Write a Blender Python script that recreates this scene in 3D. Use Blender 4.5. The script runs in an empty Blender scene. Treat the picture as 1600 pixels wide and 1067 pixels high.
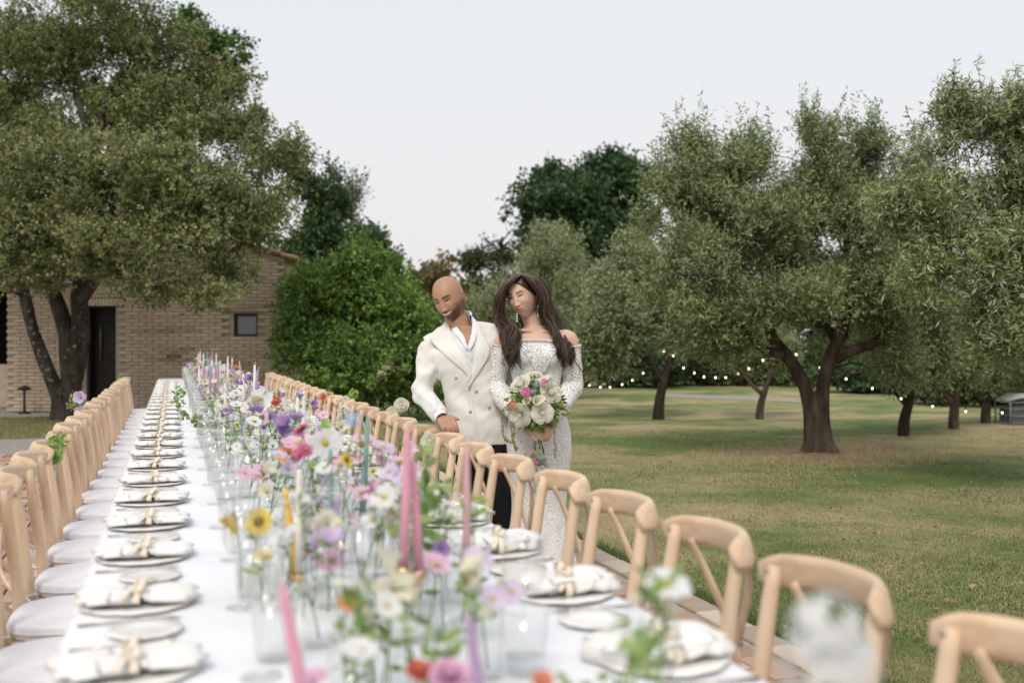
import bpy, bmesh, math, random
import numpy as np
from mathutils import Vector, Matrix, noise
from mathutils.bvhtree import BVHTree
PI = math.pi
SC = bpy.context.scene
COL = SC.collection
# ---------------------------------------------------------------- camera, sky, sun, exposure
FOC = 1600.0
YAW = math.atan(530 / FOC)
CAMH = 1.34
SY, CY = math.sin(YAW), math.cos(YAW)
cam_data = bpy.data.cameras.new('camera')
cam_data.lens = 36.0
cam_data.sensor_width = 36.0
cam_data.shift_y = -3.5 / 1600
cam_data.clip_start = 0.05
cam_data.clip_end = 2000
cam_data.dof.use_dof = True
cam_data.dof.focus_distance = 5.6
cam_data.dof.aperture_fstop = 2.1
cam = bpy.data.objects.new('camera', cam_data)
cam.location = (0, 0, CAMH)
cam.rotation_euler = (PI / 2, 0, -YAW)
COL.objects.link(cam)
SC.camera = cam

SUN_EL, SUN_AZ = math.radians(50), math.radians(215)
world = bpy.data.worlds.new('World')
SC.world = world
world.use_nodes = True
wn, wl = world.node_tree.nodes, world.node_tree.links
bg = wn['Background']
sky = wn.new('ShaderNodeTexSky')
sky.sky_type = 'NISHITA'
sky.sun_disc = False
sky.sun_elevation = SUN_EL
sky.sun_rotation = SUN_AZ
sky.air_density = 1.0
sky.dust_density = 4.0
sky.ozone_density = 1.0
hs = wn.new('ShaderNodeHueSaturation')
hs.inputs['Saturation'].default_value = 0.15
wl.new(sky.outputs[0], hs.inputs['Color'])
# an even veil of high cloud over the whole sky
cl = wn.new('ShaderNodeMix'); cl.data_type = 'RGBA'
cl.inputs['Factor'].default_value = 0.80
wl.new(hs.outputs[0], cl.inputs['A'])
gtc = wn.new('ShaderNodeTexCoord'); gsx = wn.new('ShaderNodeSeparateXYZ'); grp = wn.new('ShaderNodeValToRGB')
wl.new(gtc.outputs['Generated'], gsx.inputs[0]); wl.new(gsx.outputs['Z'], grp.inputs[0])
for e_, (p_, c_) in zip((grp.color_ramp.elements[0], grp.color_ramp.elements[1]), ((0.0, (0.915, 0.868, 0.850, 1)), (0.27, (0.855, 0.885, 0.925, 1)))):
    e_.position = p_; e_.color = c_
gsc = wn.new('ShaderNodeVectorMath'); gsc.operation = 'SCALE'; gsc.inputs['Scale'].default_value = 10.0
wl.new(grp.outputs[0], gsc.inputs[0]); wl.new(gsc.outputs[0], cl.inputs['B'])
wl.new(cl.outputs['Result'], bg.inputs[0])
bg.inputs[1].default_value = 0.10
sun_d = bpy.data.lights.new('sun', 'SUN')
sun_d.energy = 1.7
sun_d.angle = math.radians(20)
sun_d.color = (1.0, 0.90, 0.76)
sun = bpy.data.objects.new('sun', sun_d)
# direction light comes from: azimuth chosen behind and left of the camera
sdir = Vector((math.sin(SUN_AZ) * math.cos(SUN_EL), math.cos(SUN_AZ) * math.cos(SUN_EL), math.sin(SUN_EL)))
sun.rotation_euler = sdir.to_track_quat('Z', 'Y').to_euler()
sun.location = (-8, -8, 12)
COL.objects.link(sun)
SC.view_settings.view_transform = 'Standard'
SC.view_settings.look = 'None'
SC.view_settings.gamma = 1.0
SC.view_settings.use_curve_mapping = False
SC.view_settings.exposure = 0.12
SC.render.engine = 'CYCLES'
SC.cycles.max_bounces = 7
SC.cycles.diffuse_bounces = 3
SC.cycles.glossy_bounces = 2
SC.cycles.transmission_bounces = 4
SC.cycles.transparent_max_bounces = 24
SC.cycles.use_denoising = True
SC.cycles.caustics_reflective = False
SC.cycles.caustics_refractive = False

# ---------------------------------------------------------------- helpers
def W(px, py, Z):
    xc = (px - 800) / FOC * Z
    up = (530 - py) / FOC * Z
    return Vector((Z * SY + xc * CY, Z * CY - xc * SY, CAMH + up))
def G(px, py):
    Z = FOC * CAMH / (py - 530)
    p = W(px, py, Z); p.z = 0
    return p
def prop(o, label=None, cat=None, group=None, kind=None):
    if label: o['label'] = label
    if cat: o['category'] = cat
    if group: o['group'] = group
    if kind: o['kind'] = kind
    return o
def empty(name, loc=(0, 0, 0), rz=0.0):
    o = bpy.data.objects.new(name, None)
    o.empty_display_size = 0.1
    o.location = loc; o.rotation_euler = (0, 0, rz)
    COL.objects.link(o)
    return o
def link(name, me, parent=None, mat=None):
    o = bpy.data.objects.new(name, me)
    if mat is not None and len(me.materials) == 0: me.materials.append(mat)
    COL.objects.link(o)
    if parent is not None: o.parent = parent
    return o
def copy_tree(o, parent=None):
    c = o.copy(); COL.objects.link(c)
    if parent is not None: c.parent = parent
    for ch in o.children:
        copy_tree(ch, c)
    return c
class MB:
    """collects shapes, then links them as one mesh"""
    def __init__(s): s.v = []; s.f = []; s.mi = []; s.tone = []; s.m = 0; s.t = 0.5
    def add(s, vs, fs):
        b = len(s.v)
        s.v.extend(tuple(v) for v in vs); s.tone.extend([s.t] * len(vs))
        s.f.extend(tuple(b + i for i in f) for f in fs); s.mi.extend([s.m] * len(fs))
    def box(s, c, d, rot=None, bev=0.0):
        hx, hy, hz = d[0] / 2, d[1] / 2, d[2] / 2
        if bev <= 0:
            vs = [Vector((x * hx, y * hy, z * hz)) for z in (-1, 1) for y in (-1, 1) for x in (-1, 1)]
            fs = [(0, 2, 3, 1), (4, 5, 7, 6), (0, 1, 5, 4), (2, 6, 7, 3), (0, 4, 6, 2), (1, 3, 7, 5)]
        else:   # top edges chamfered
            a, b = hx - bev, hy - bev
            vs = [Vector(v) for v in ((-hx, -hy, -hz), (hx, -hy, -hz), (hx, hy, -hz), (-hx, hy, -hz),
                 (-hx, -hy, hz - bev), (hx, -hy, hz - bev), (hx, hy, hz - bev), (-hx, hy, hz - bev),
                 (-a, -b, hz), (a, -b, hz), (a, b, hz), (-a, b, hz))]
            fs = [(0, 3, 2, 1), (8, 9, 10, 11)]
            for i in range(4):
                j = (i + 1) % 4
                fs += [(i, j, j + 4, i + 4), (i + 4, j + 4, j + 8, i + 8)]
        c = Vector(c)
        if rot is not None: vs = [rot @ v for v in vs]
        s.add([v + c for v in vs], fs)
    def tube(s, pts, rad, n=10, cap=True, flat=None, up=None, wob=None):
        """tube through pts; rad a number or list; flat = (a, b) scales the section; up fixes its orientation"""
        pts = [Vector(p) for p in pts]
        m = len(pts)
        if not hasattr(rad, '__len__'): rad = [rad] * m
        T = []
        for i in range(m):
            t = pts[min(i + 1, m - 1)] - pts[max(i - 1, 0)]
            if t.length < 1e-9: t = Vector((0, 0, 1))
            T.append(t.normalized())
        if up is not None: nrm = Vector(up)
        else:
            nrm = Vector((1, 0, 0)) if abs(T[0].x) < 0.8 else Vector((0, 1, 0))
        vs = []
        for i in range(m):
            if up is not None: nrm = Vector(up)
            nrm = (nrm - T[i] * nrm.dot(T[i]))
            nrm.normalize()
            bi = T[i].cross(nrm)
            fa, fb = flat if flat else (1, 1)
            for k in range(n):
                a = 2 * PI * k / n
                r = rad[i]
                if wob: r = r * wob(pts[i], a, i)
                vs.append(pts[i] + nrm * (math.cos(a) * r * fa) + bi * (math.sin(a) * r * fb))
        fs = []
        for i in range(m - 1):
            for k in range(n):
                k2 = (k + 1) % n
                fs.append((i * n + k, i * n + k2, (i + 1) * n + k2, (i + 1) * n + k))
        if cap:
            fs.append(tuple(reversed(range(n)))); fs.append(tuple((m - 1) * n + k for k in range(n)))
        s.add(vs, fs)
    def lathe(s, prof, n=24, c=(0, 0, 0), cap0=True, cap1=True):
        c = Vector(c); vs = []; fs = []
        for r, z in prof:
            for k in range(n):
                a = 2 * PI * k / n
                vs.append(c + Vector((r * math.cos(a), r * math.sin(a), z)))
        for i in range(len(prof) - 1):
            for k in range(n):
                k2 = (k + 1) % n
                fs.append((i * n + k, i * n + k2, (i + 1) * n + k2, (i + 1) * n + k))
        if cap0: fs.append(tuple(reversed(range(n))))
        if cap1: fs.append(tuple((len(prof) - 1) * n + k for k in range(n)))
        s.add(vs, fs)
    def ell(s, c, r, n=12, m=8, rot=None):
        c = Vector(c); vs = []
        for i in range(m + 1):
            th = PI * i / m
            for k in range(n):
                a = 2 * PI * k / n
                p = Vector((r[0] * math.sin(th) * math.cos(a), r[1] * math.sin(th) * math.sin(a), r[2] * math.cos(th)))
                if rot is not None: p = rot @ p
                vs.append(c + p)
        fs = []
        for i in range(m):
            for k in range(n):
                k2 = (k + 1) % n
                if i == 0: fs.append((k, (i + 1) * n + k, (i + 1) * n + k2))
                elif i == m - 1: fs.append((i * n + k, (i + 1) * n + k, i * n + k2))
                else: fs.append((i * n + k, (i + 1) * n + k, (i + 1) * n + k2, i * n + k2))
        s.add(vs, fs)
    def mesh(s, name, mats, smooth=True):
        me = bpy.data.meshes.new(name)
        me.from_pydata(s.v, [], s.f)
        for m in (mats if isinstance(mats, (list, tuple)) else [mats]): me.materials.append(m)
        if any(s.mi): me.polygons.foreach_set('material_index', s.mi)
        a = me.attributes.new('tone', 'FLOAT', 'POINT'); a.data.foreach_set('value', s.tone)
        if smooth: me.polygons.foreach_set('use_smooth', [True] * len(me.polygons))
        me.update()
        return me
    def build(s, name, mats, parent=None, smooth=True):
        return link(name, s.mesh(name, mats, smooth), parent)
def np_mesh(name, V, F, mat=None, tone=None, smooth=False, matidx=None):
    """V (n,3), F (m,k) uniform faces"""
    me = bpy.data.meshes.new(name)
    V = np.ascontiguousarray(V, dtype=np.float32); F = np.ascontiguousarray(F, dtype=np.int32)
    k = F.shape[1]
    me.vertices.add(len(V)); me.vertices.foreach_set('co', V.ravel())
    me.loops.add(F.size); me.loops.foreach_set('vertex_index', F.ravel())
    me.polygons.add(len(F)); me.polygons.foreach_set('loop_start', np.arange(0, F.size, k, dtype=np.int32))
    if tone is not None:
        a = me.attributes.new('tone', 'FLOAT', 'POINT'); a.data.foreach_set('value', np.asarray(tone, dtype=np.float32))
    for m in (mat if isinstance(mat, (list, tuple)) else ([mat] if mat else [])): me.materials.append(m)
    if smooth: me.polygons.foreach_set('use_smooth', np.ones(len(F), dtype=bool))
    me.update(calc_edges=True); me.validate()
    return me
def cr(pts, n=8):
    """smooth curve (Catmull-Rom) through pts"""
    P = [Vector(p) for p in pts]
    P = [P[0] * 2 - P[1]] + P + [P[-1] * 2 - P[-2]]
    out = []
    for i in range(1, len(P) - 2):
        for k in range(n):
            t = k / n
            a, b, c, d = P[i - 1], P[i], P[i + 1], P[i + 2]
            out.append(0.5 * ((2 * b) + (c - a) * t + (2 * a - 5 * b + 4 * c - d) * t * t + (3 * b - a - 3 * c + d) * t ** 3))
    out.append(P[-2])
    return out
def lerp_list(vals, m):
    """resample a list of numbers to m entries"""
    return [float(x) for x in np.interp(np.linspace(0, len(vals) - 1, m), range(len(vals)), vals)]

# ---------------------------------------------------------------- materials
def newmat(name):
    m = bpy.data.materials.new(name); m.use_nodes = True
    nt = m.node_tree
    return m, nt.nodes, nt.links, nt.nodes['Principled BSDF']
def pmat(name, cols, rough=0.6, scale=8.0, detail=4.0, bump=0.0, bscale=40.0, spec=0.4, src='noise', metal=0.0, sheen=0.0, stretch=(1, 1, 1), bdist=0.01, sss=0.0, coat=0.0):
    """cols: list of colours; src: noise | tone | object | tone+noise"""
    m, N, L, P = newmat(name)
    P.inputs['Roughness'].default_value = rough
    P.inputs['Specular IOR Level'].default_value = spec
    P.inputs['Metallic'].default_value = metal
    if sheen: P.inputs['Sheen Weight'].default_value = sheen
    if coat: P.inputs['Coat Weight'].default_value = coat
    if sss:
        P.inputs['Subsurface Weight'].default_value = sss
        P.inputs['Subsurface Radius'].default_value = (0.012, 0.006, 0.003)
        P.inputs['Subsurface Scale'].default_value = 1.0
    tc = N.new('ShaderNodeTexCoord'); mp = N.new('ShaderNodeMapping')
    mp.inputs['Scale'].default_value = stretch
    L.new(tc.outputs['Object'], mp.inputs['Vector'])
    if len(cols) == 1 and src == 'noise':
        P.inputs['Base Color'].default_value = (*cols[0], 1)
    else:
        ra = N.new('ShaderNodeValToRGB')
        el = ra.color_ramp.elements
        lo, hi = (0.3, 0.7) if src == 'noise' else (0.0, 1.0)
        for i, c in enumerate(cols):
            p = lo + (hi - lo) * i / max(1, len(cols) - 1)
            e = el[i] if i < 2 else el.new(p)
            e.position = p; e.color = (*c, 1)
        if src in ('noise', 'tone+noise'):
            nz = N.new('ShaderNodeTexNoise'); nz.inputs['Scale'].default_value = scale; nz.inputs['Detail'].default_value = detail
            L.new(mp.outputs[0], nz.inputs['Vector'])
        if src == 'noise': L.new(nz.outputs['Fac'], ra.inputs[0])
        else:
            at = N.new('ShaderNodeAttribute'); at.attribute_name = 'tone'
            if src == 'tone': L.new(at.outputs['Fac'], ra.inputs[0])
            elif src == 'tone+noise':
                ma = N.new('ShaderNodeMath'); ma.operation = 'MULTIPLY_ADD'
                L.new(nz.outputs['Fac'], ma.inputs[0]); ma.inputs[1].default_value = 0.5
                ms = N.new('ShaderNodeMath'); ms.operation = 'SUBTRACT'; ms.inputs[1].default_value = 0.25
                L.new(at.outputs['Fac'], ms.inputs[0]); L.new(ms.outputs[0], ma.inputs[2]); L.new(ma.outputs[0], ra.inputs[0])
            elif src == 'object':
                oi = N.new('ShaderNodeObjectInfo'); L.new(oi.outputs['Random'], ra.inputs[0])
        L.new(ra.outputs[0], P.inputs['Base Color'])
    if bump:
        bn = N.new('ShaderNodeTexNoise'); bn.inputs['Scale'].default_value = bscale; bn.inputs['Detail'].default_value = 5
        L.new(mp.outputs[0], bn.inputs['Vector'])
        bu = N.new('ShaderNodeBump'); bu.inputs['Strength'].default_value = bump; bu.inputs['Distance'].default_value = bdist
        L.new(bn.outputs['Fac'], bu.inputs['Height']); L.new(bu.outputs[0], P.inputs['Normal'])
    return m
def leafmat(name, cols, back=None, trans=0.3, rough=0.5, spec=0.35):
    m, N, L, P = newmat(name)
    P.inputs['Roughness'].default_value = rough; P.inputs['Specular IOR Level'].default_value = spec
    at = N.new('ShaderNodeAttribute'); at.attribute_name = 'tone'
    ra = N.new('ShaderNodeValToRGB'); el = ra.color_ramp.elements
    for i, c in enumerate(cols):
        p = i / max(1, len(cols) - 1)
        e = el[i] if i < 2 else el.new(p)
        e.position = p; e.color = (*c, 1)
    L.new(at.outputs['Fac'], ra.inputs[0])
    colout = ra.outputs[0]
    if back:
        ge = N.new('ShaderNodeNewGeometry'); mx = N.new('ShaderNodeMix'); mx.data_type = 'RGBA'
        L.new(ge.outputs['Backfacing'], mx.inputs['Factor']); L.new(colout, mx.inputs['A']); mx.inputs['B'].default_value = (*back, 1)
        colout = mx.outputs['Result']
    L.new(colout, P.inputs['Base Color'])
    tr = N.new('ShaderNodeBsdfTranslucent'); L.new(colout, tr.inputs['Color'])
    mi = N.new('ShaderNodeMixShader'); mi.inputs[0].default_value = trans
    L.new(P.outputs[0], mi.inputs[1]); L.new(tr.outputs[0], mi.inputs[2])
    L.new(mi.outputs[0], N['Material Output'].inputs['Surface'])
    return m
def glassmat(name, tint=(0.978, 0.981, 0.978), refl=1.0):
    m, N, L, P = newmat(name)
    N.remove(P)
    tr = N.new('ShaderNodeBsdfTransparent'); tr.inputs[0].default_value = (*tint, 1)
    gl = N.new('ShaderNodeBsdfGlossy'); gl.inputs['Roughness'].default_value = 0.04; gl.inputs[0].default_value = (refl, refl, refl, 1)
    lw = N.new('ShaderNodeLayerWeight'); lw.inputs['Blend'].default_value = 0.5
    pw = N.new('ShaderNodeMath'); pw.operation = 'POWER'; pw.inputs[1].default_value = 4.0
    L.new(lw.outputs['Facing'], pw.inputs[0])
    ma = N.new('ShaderNodeMath'); ma.operation = 'MULTIPLY_ADD'; ma.inputs[1].default_value = 0.45; ma.inputs[2].default_value = 0.05
    L.new(pw.outputs[0], ma.inputs[0])
    mi = N.new('ShaderNodeMixShader')
    L.new(ma.outputs[0], mi.inputs[0]); L.new(tr.outputs[0], mi.inputs[1]); L.new(gl.outputs[0], mi.inputs[2])
    L.new(mi.outputs[0], N['Material Output'].inputs['Surface'])
    return m
# ================================================================ THE SETTING
RNG = np.random.default_rng(7)
random.seed(11)
LAWN_X = 2.58
# ---- lawn, one sheet to the horizon
def lawn_material():
    m, N, L, P = newmat('lawn_grass')
    P.inputs['Roughness'].default_value = 0.9; P.inputs['Specular IOR Level'].default_value = 0.15
    tc = N.new('ShaderNodeTexCoord')
    def nz(s, d, stretch=(1, 1, 1), dist=0.0):
        mp = N.new('ShaderNodeMapping'); mp.inputs['Scale'].default_value = stretch
        mp.inputs['Rotation'].default_value = (0, 0, 0.5)
        L.new(tc.outputs['Object'], mp.inputs[0])
        n = N.new('ShaderNodeTexNoise'); n.inputs['Scale'].default_value = s; n.inputs['Detail'].default_value = d; n.inputs['Distortion'].default_value = dist
        L.new(mp.outputs[0], n.inputs['Vector']); return n
    big = nz(0.35, 5, (1, 1.6, 1), 0.6); mid = nz(2.4, 6); fine = nz(60, 4)
    def math_(op, a, b=None, v=None):
        x = N.new('ShaderNodeMath'); x.operation = op; L.new(a, x.inputs[0])
        if b is not None: L.new(b, x.inputs[1])
        elif v is not None: x.inputs[1].default_value = v
        return x.outputs[0]
    s = math_('ADD', math_('MULTIPLY', big.outputs['Fac'], v=0.6), math_('MULTIPLY', mid.outputs['Fac'], v=0.25))
    s = math_('ADD', s, math_('MULTIPLY', fine.outputs['Fac'], v=0.15))
    ra = N.new('ShaderNodeValToRGB'); el = ra.color_ramp.elements
    cs = [(0.42, (0.130, 0.185, 0.062)), (0.48, (0.205, 0.240, 0.095)), (0.54, (0.345, 0.300, 0.165)), (0.62, (0.450, 0.360, 0.225))]
    for i, (p, c) in enumerate(cs):
        e = el[i] if i < 2 else el.new(p)
        e.position = p; e.color = (*c, 1)
    L.new(s, ra.inputs[0]); L.new(ra.outputs[0], P.inputs['Base Color'])
    bu = N.new('ShaderNodeBump'); bu.inputs['Strength'].default_value = 0.7; bu.inputs['Distance'].default_value = 0.03
    L.new(fine.outputs['Fac'], bu.inputs['Height']); L.new(bu.outputs[0], P.inputs['Normal'])
    return m
lawn_m = lawn_material()
me = bpy.data.meshes.new('lawn')
S = 600
me.from_pydata([(-S, -S, -0.02), (S, -S, -0.02), (S, S, -0.02), (-S, S, -0.02)], [], [(0, 1, 2, 3)])
lawn = link('lawn', me, None, lawn_m); prop(lawn, 'mown lawn of green grass with dry straw patches reaching to the trees', kind='structure')

# ---- gravel yard in front of the farmhouse and a pale track beyond the lawn
gravel_m = pmat('gravel', [(0.20, 0.19, 0.17), (0.36, 0.34, 0.31), (0.46, 0.43, 0.39)], 0.95, 45, 6, 0.8, 90, 0.2, bdist=0.02)
def sheet(name, pts, z, mat, label):
    me = bpy.data.meshes.new(name); me.from_pydata([(p[0], p[1], z) for p in pts], [], [tuple(range(len(pts)))])
    o = link(name, me, None, mat); prop(o, label, kind='structure'); return o
sheet('gravel_yard', [(-22, 12.5), (-1.0, 12.5), (1.2, 14.5), (1.2, 26), (-22, 26)], -0.012, gravel_m, 'pale gravel yard between the paving and the brick farmhouse')
a_, b_, c_, d_ = G(1000, 622), G(1220, 629), G(1220, 617), G(1000, 612)
sheet('gravel_track', [(p.x, p.y) for p in (G(1040, 619), G(1180, 624), G(1280, 629), G(1280, 626), G(1180, 619), G(1040, 614))], -0.014, gravel_m, 'pale gravel track beyond the far edge of the lawn')

# ---- herringbone paving
paver_m = pmat('terracotta_paver', [(0.27, 0.18, 0.13), (0.36, 0.24, 0.18), (0.44, 0.31, 0.235), (0.50, 0.38, 0.29)], 0.85, 9, 6, 0.5, 60, 0.25, src='tone+noise', bdist=0.004)
mortar_m = pmat('paving_mortar', [(0.28, 0.235, 0.195), (0.42, 0.37, 0.32)], 0.95, 14, 5, 0.4, 80, 0.2)
stone_m = pmat('edge_stone', [(0.36, 0.29, 0.23), (0.50, 0.41, 0.33), (0.57, 0.49, 0.40)], 0.9, 7, 6, 0.6, 40, 0.2, src='tone+noise', bdist=0.006)
PX0, PX1, PY0, PY1 = -3.4, 2.42, -0.6, 13.2
bed = MB(); bed.box(((PX0 + LAWN_X) / 2, (PY0 + PY1) / 2, -0.06), (LAWN_X - PX0, PY1 - PY0, 0.108))
paving = bed.build('paving', mortar_m, None, False)
prop(paving, 'herringbone terracotta brick paving under the long table and chairs', kind='structure')
PW, PL = 0.14, 0.28
pav = []
k0 = 0
for i in range(-60, 60):
    for j in range(-60, 110):
        # 90 degree herringbone: unit steps along the diagonal
        s = (i - j) % 4
        x, y = i * PW, j * PW
        if s == 0: c, hor = (x + PW, y + PW / 2), True
        elif s == 3: c, hor = (x + PW / 2, y + PW), False
        else: continue
        hx, hy = (PL / 2, PW / 2) if hor else (PW / 2, PL / 2)
        if c[0] - hx < PX0 or c[0] + hx > PX1 or c[1] - hy < PY0 or c[1] + hy > PY1: continue
        pav.append((c, hor))
def camdist(p): return p[0] * SY + p[1] * CY
def in_view(p, zc=0.0):
    Z = camdist(p)
    if Z < 0.8: return False
    xc = p[0] * CY - p[1] * SY
    px = 800 + FOC * xc / Z; py = 530 + FOC * (CAMH - zc) / Z
    return -60 < px < 1660 and py < 1110
paver_meshes = []
for k in range(14):
    b = MB(); b.t = k / 13; b.box((0, 0, 0), (PL - 0.012, PW - 0.012, 0.03), bev=0.004)
    paver_meshes.append(b.mesh('brick', paver_m, False))
def visible_strip(p):
    x, y = p
    if not in_view(p): return False
    return (x > 1.15) or (x < -0.45)
pav.sort(key=lambda a: (0 if visible_strip(a[0]) else 1, camdist(a[0])))
rest = MB(); nn = 0
for c, hor in pav:
    t = random.random(); dz = random.uniform(-0.002, 0.002)
    if nn < 270 and visible_strip(c):
        o = link('brick', paver_meshes[int(t * 13.99)], paving)
        o.location = (c[0], c[1], -0.006 + dz); o.rotation_euler = (random.uniform(-.006, .006), random.uniform(-.006, .006), (0 if hor else PI / 2) + random.uniform(-.01, .01))
        nn += 1
    else:
        rest.t = t
        d = (PL - 0.012, PW - 0.012, 0.03) if hor else (PW - 0.012, PL - 0.012, 0.03)
        rest.box((c[0], c[1], -0.006 + dz), d, Matrix.Rotation(random.uniform(-.01, .01), 3, 'Z'), 0.004)
o = rest.build('bricks_beyond', paver_m, paving, False); prop(o, kind='stuff')
stone_meshes = []
for k in range(8):
    b = MB(); b.t = k / 7; b.box((0, 0, 0), (0.148, 0.288, 0.04), bev=0.007); stone_meshes.append(b.mesh('edge_stone', stone_m, False))
y = PY0 + 0.15
while y < PY1 - 0.1:
    o = link('edge_stone', random.choice(stone_meshes), paving)
    o.location = (LAWN_X - 0.078 + random.uniform(-.006, .006), y, -0.008); o.rotation_euler = (random.uniform(-.01, .01), random.uniform(-.01, .01), random.uniform(-.015, .015))
    y += 0.298

# ---- grass blades on the near lawn, and round the oak
def blades(name, n, sampler, hmin, hmax, wid, mat, label, clump=0.02):
    P = sampler(n); n = len(P)
    ang = RNG.uniform(0, 2 * PI, n); h = RNG.uniform(hmin, hmax, n) * RNG.uniform(.5, 1, n)
    lean = RNG.uniform(0.1, 0.9, n); la = RNG.uniform(0, 2 * PI, n)
    w = wid * RNG.uniform(0.6, 1.3, n)
    V = np.zeros((n, 3, 3))
    V[:, 0, 0] = P[:, 0] - np.cos(ang) * w; V[:, 0, 1] = P[:, 1] - np.sin(ang) * w; V[:, 0, 2] = P[:, 2]
    V[:, 1, 0] = P[:, 0] + np.cos(ang) * w; V[:, 1, 1] = P[:, 1] + np.sin(ang) * w; V[:, 1, 2] = P[:, 2]
    V[:, 2, 0] = P[:, 0] + np.cos(la) * lean * h; V[:, 2, 1] = P[:, 1] + np.sin(la) * lean * h; V[:, 2, 2] = P[:, 2] + h
    return V, P
def patch(x, y):
    """dryness of the lawn 0..1"""
    return (np.sin(x * 0.9 + 1.3 * np.sin(y * 0.5)) + np.sin(y * 1.3 + 1.1 * np.sin(x * 0.7 + 2)) + np.sin(x * 2.9 - y * 2.1) * 0.6 + np.sin(x * 5.3 + y * 4.7 + 1) * 0.35) / 3 * 0.5 + 0.5
grass_m = leafmat('grass_blades', [(0.115, 0.175, 0.058), (0.22, 0.26, 0.10), (0.42, 0.375, 0.20), (0.60, 0.50, 0.33)], trans=0.3, rough=0.7, spec=0.1)
def samp_lawn(n):
    Z = 3.6 + 12.0 * RNG.random(n) ** 1.4
    px = RNG.uniform(560, 1720, n)
    xc = (px - 800) / FOC * Z
    x = Z * SY + xc * CY; y = Z * CY - xc * SY
    k = x > LAWN_X + 0.0
    return np.stack([x[k], y[k], np.full(k.sum(), -0.02)], 1)
V1, P1 = blades('grass', 330000, samp_lawn, 0.012, 0.036, 0.0022, grass_m, '')
def samp_edge(n):
    y = RNG.uniform(1.5, 13, n); x = LAWN_X + np.abs(RNG.normal(0, 0.05, n)) - 0.012
    return np.stack([x, y, np.full(n, -0.02)], 1)
V2, P2 = blades('grass', 26000, samp_edge, 0.03, 0.075, 0.0022, grass_m, '')
V = np.concatenate([V1, V2]); P = np.concatenate([P1, P2])
d = patch(P[:, 0], P[:, 1]); d[len(P1):] *= 0.30; d[len(P1):] -= .05
tuft = np.sin(P[:, 0] * 11 + 2 * np.sin(P[:, 1] * 4)) * np.sin(P[:, 1] * 9 + 2 * np.sin(P[:, 0] * 5)) + .6 * np.sin(P[:, 0] * 27 + P[:, 1] * 19)
tone = np.clip((d - .5) * 1.35 + .52 + tuft * .10 + RNG.normal(0, 0.18, len(d)), 0, 1)
o = link('lawn_grass', np_mesh('lawn_grass', V.reshape(-1, 3), np.arange(len(V) * 3).reshape(-1, 3), grass_m, np.repeat(tone, 3)))
prop(o, 'short green and straw coloured grass blades of the lawn beside the paving', 'grass', kind='stuff')
oakp = G(88, 658)
def samp_oak(n):
    a = RNG.uniform(0, 2 * PI, n); r = np.sqrt(RNG.random(n)) * (1 + 0.25 * np.sin(3 * a))
    return np.stack([oakp.x + np.cos(a) * r * 2.6 - 0.2, oakp.y - 0.6 + np.sin(a) * r * 1.9, np.full(n, -0.012)], 1)
V3, P3 = blades('g', 60000, samp_oak, 0.03, 0.09, 0.005, grass_m, '')
tone = np.clip(RNG.normal(0.5, 0.25, len(P3)), 0, 1)
o = link('grass_patch', np_mesh('grass_patch', V3.reshape(-1, 3), np.arange(len(V3) * 3).reshape(-1, 3), grass_m, np.repeat(tone, 3)))
prop(o, 'patch of rough yellowing grass on the gravel round the oak trunk', 'grass', kind='stuff')

nf = 1500
Zf = RNG.uniform(4.2, 15, nf); pf_ = RNG.uniform(850, 1650, nf); xf = (pf_ - 800) / FOC * Zf
Xf = Zf * SY + xf * CY; Yf = Zf * CY - xf * SY; kf = Xf > LAWN_X + .05; Xf, Yf = Xf[kf], Yf[kf]; nf = len(Xf)
af = RNG.uniform(0, 6.28, nf); lf = RNG.uniform(.012, .03, nf); tz = RNG.uniform(-.006, .012, (nf, 4))
Vf = np.zeros((nf, 4, 3))
for q_, (u_, w_) in enumerate(((0, 0), (.5, .3), (1, 0), (.5, -.3))):
    Vf[:, q_, 0] = Xf + (np.cos(af) * u_ - np.sin(af) * w_) * lf * 1.6; Vf[:, q_, 1] = Yf + (np.sin(af) * u_ + np.cos(af) * w_) * lf * 1.6; Vf[:, q_, 2] = .008 + tz[:, q_]
litter_m = leafmat('fallen_leaf', [(.16, .09, .04), (.30, .19, .09), (.40, .33, .20)], trans=.2)
o = link('fallen_leaves', np_mesh('fallen_leaves', Vf.reshape(-1, 3), np.arange(nf * 4).reshape(-1, 4), litter_m, np.repeat(RNG.random(nf), 4)))
prop(o, 'small dry leaves fallen on the lawn', 'leaves', kind='stuff')

# ---- brick farmhouse
BZ = 19.0
bk = BZ / FOC
house = empty('farmhouse', tuple(G(230, 530 + FOC * CAMH / BZ)), -YAW)
prop(house, 'low brick farmhouse with gabled tile roof behind the oak tree', 'building')
def bx(px): return (px - 230) * bk
def bz(py): return CAMH + (530 - py) * bk
HX0, HX1 = bx(12), bx(447)
EAVE, RIDGE = bz(405), bz(405) + 0.3 * (HX1 - HX0) / 2
DX0, DX1, DZ = bx(134), bx(181), bz(478)
WX0, WX1, WZ0, WZ1 = bx(365), bx(403), bz(526), bz(490)
wallmortar_m = pmat('wall_mortar', [(0.40, 0.33, 0.26), (0.52, 0.44, 0.35)], 0.95, 6, 5, 0.4, 60, 0.2)
brick_m = pmat('farmhouse_brick', [(0.27, 0.15, 0.09), (0.50, 0.365, 0.26), (0.58, 0.445, 0.33), (0.64, 0.515, 0.39), (0.70, 0.585, 0.46)], 0.92, 5, 5, 0.6, 40, 0.2, src='tone+noise', bdist=0.01)
dark_m = pmat('dark_interior', [(0.010, 0.009, 0.008)], 0.9)  # near-black wall colour stands in for the shade inside the porch
doorm = pmat('dark_door_paint', [(0.018, 0.014, 0.012), (0.028, 0.022, 0.018)], 0.6, 12)
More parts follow.
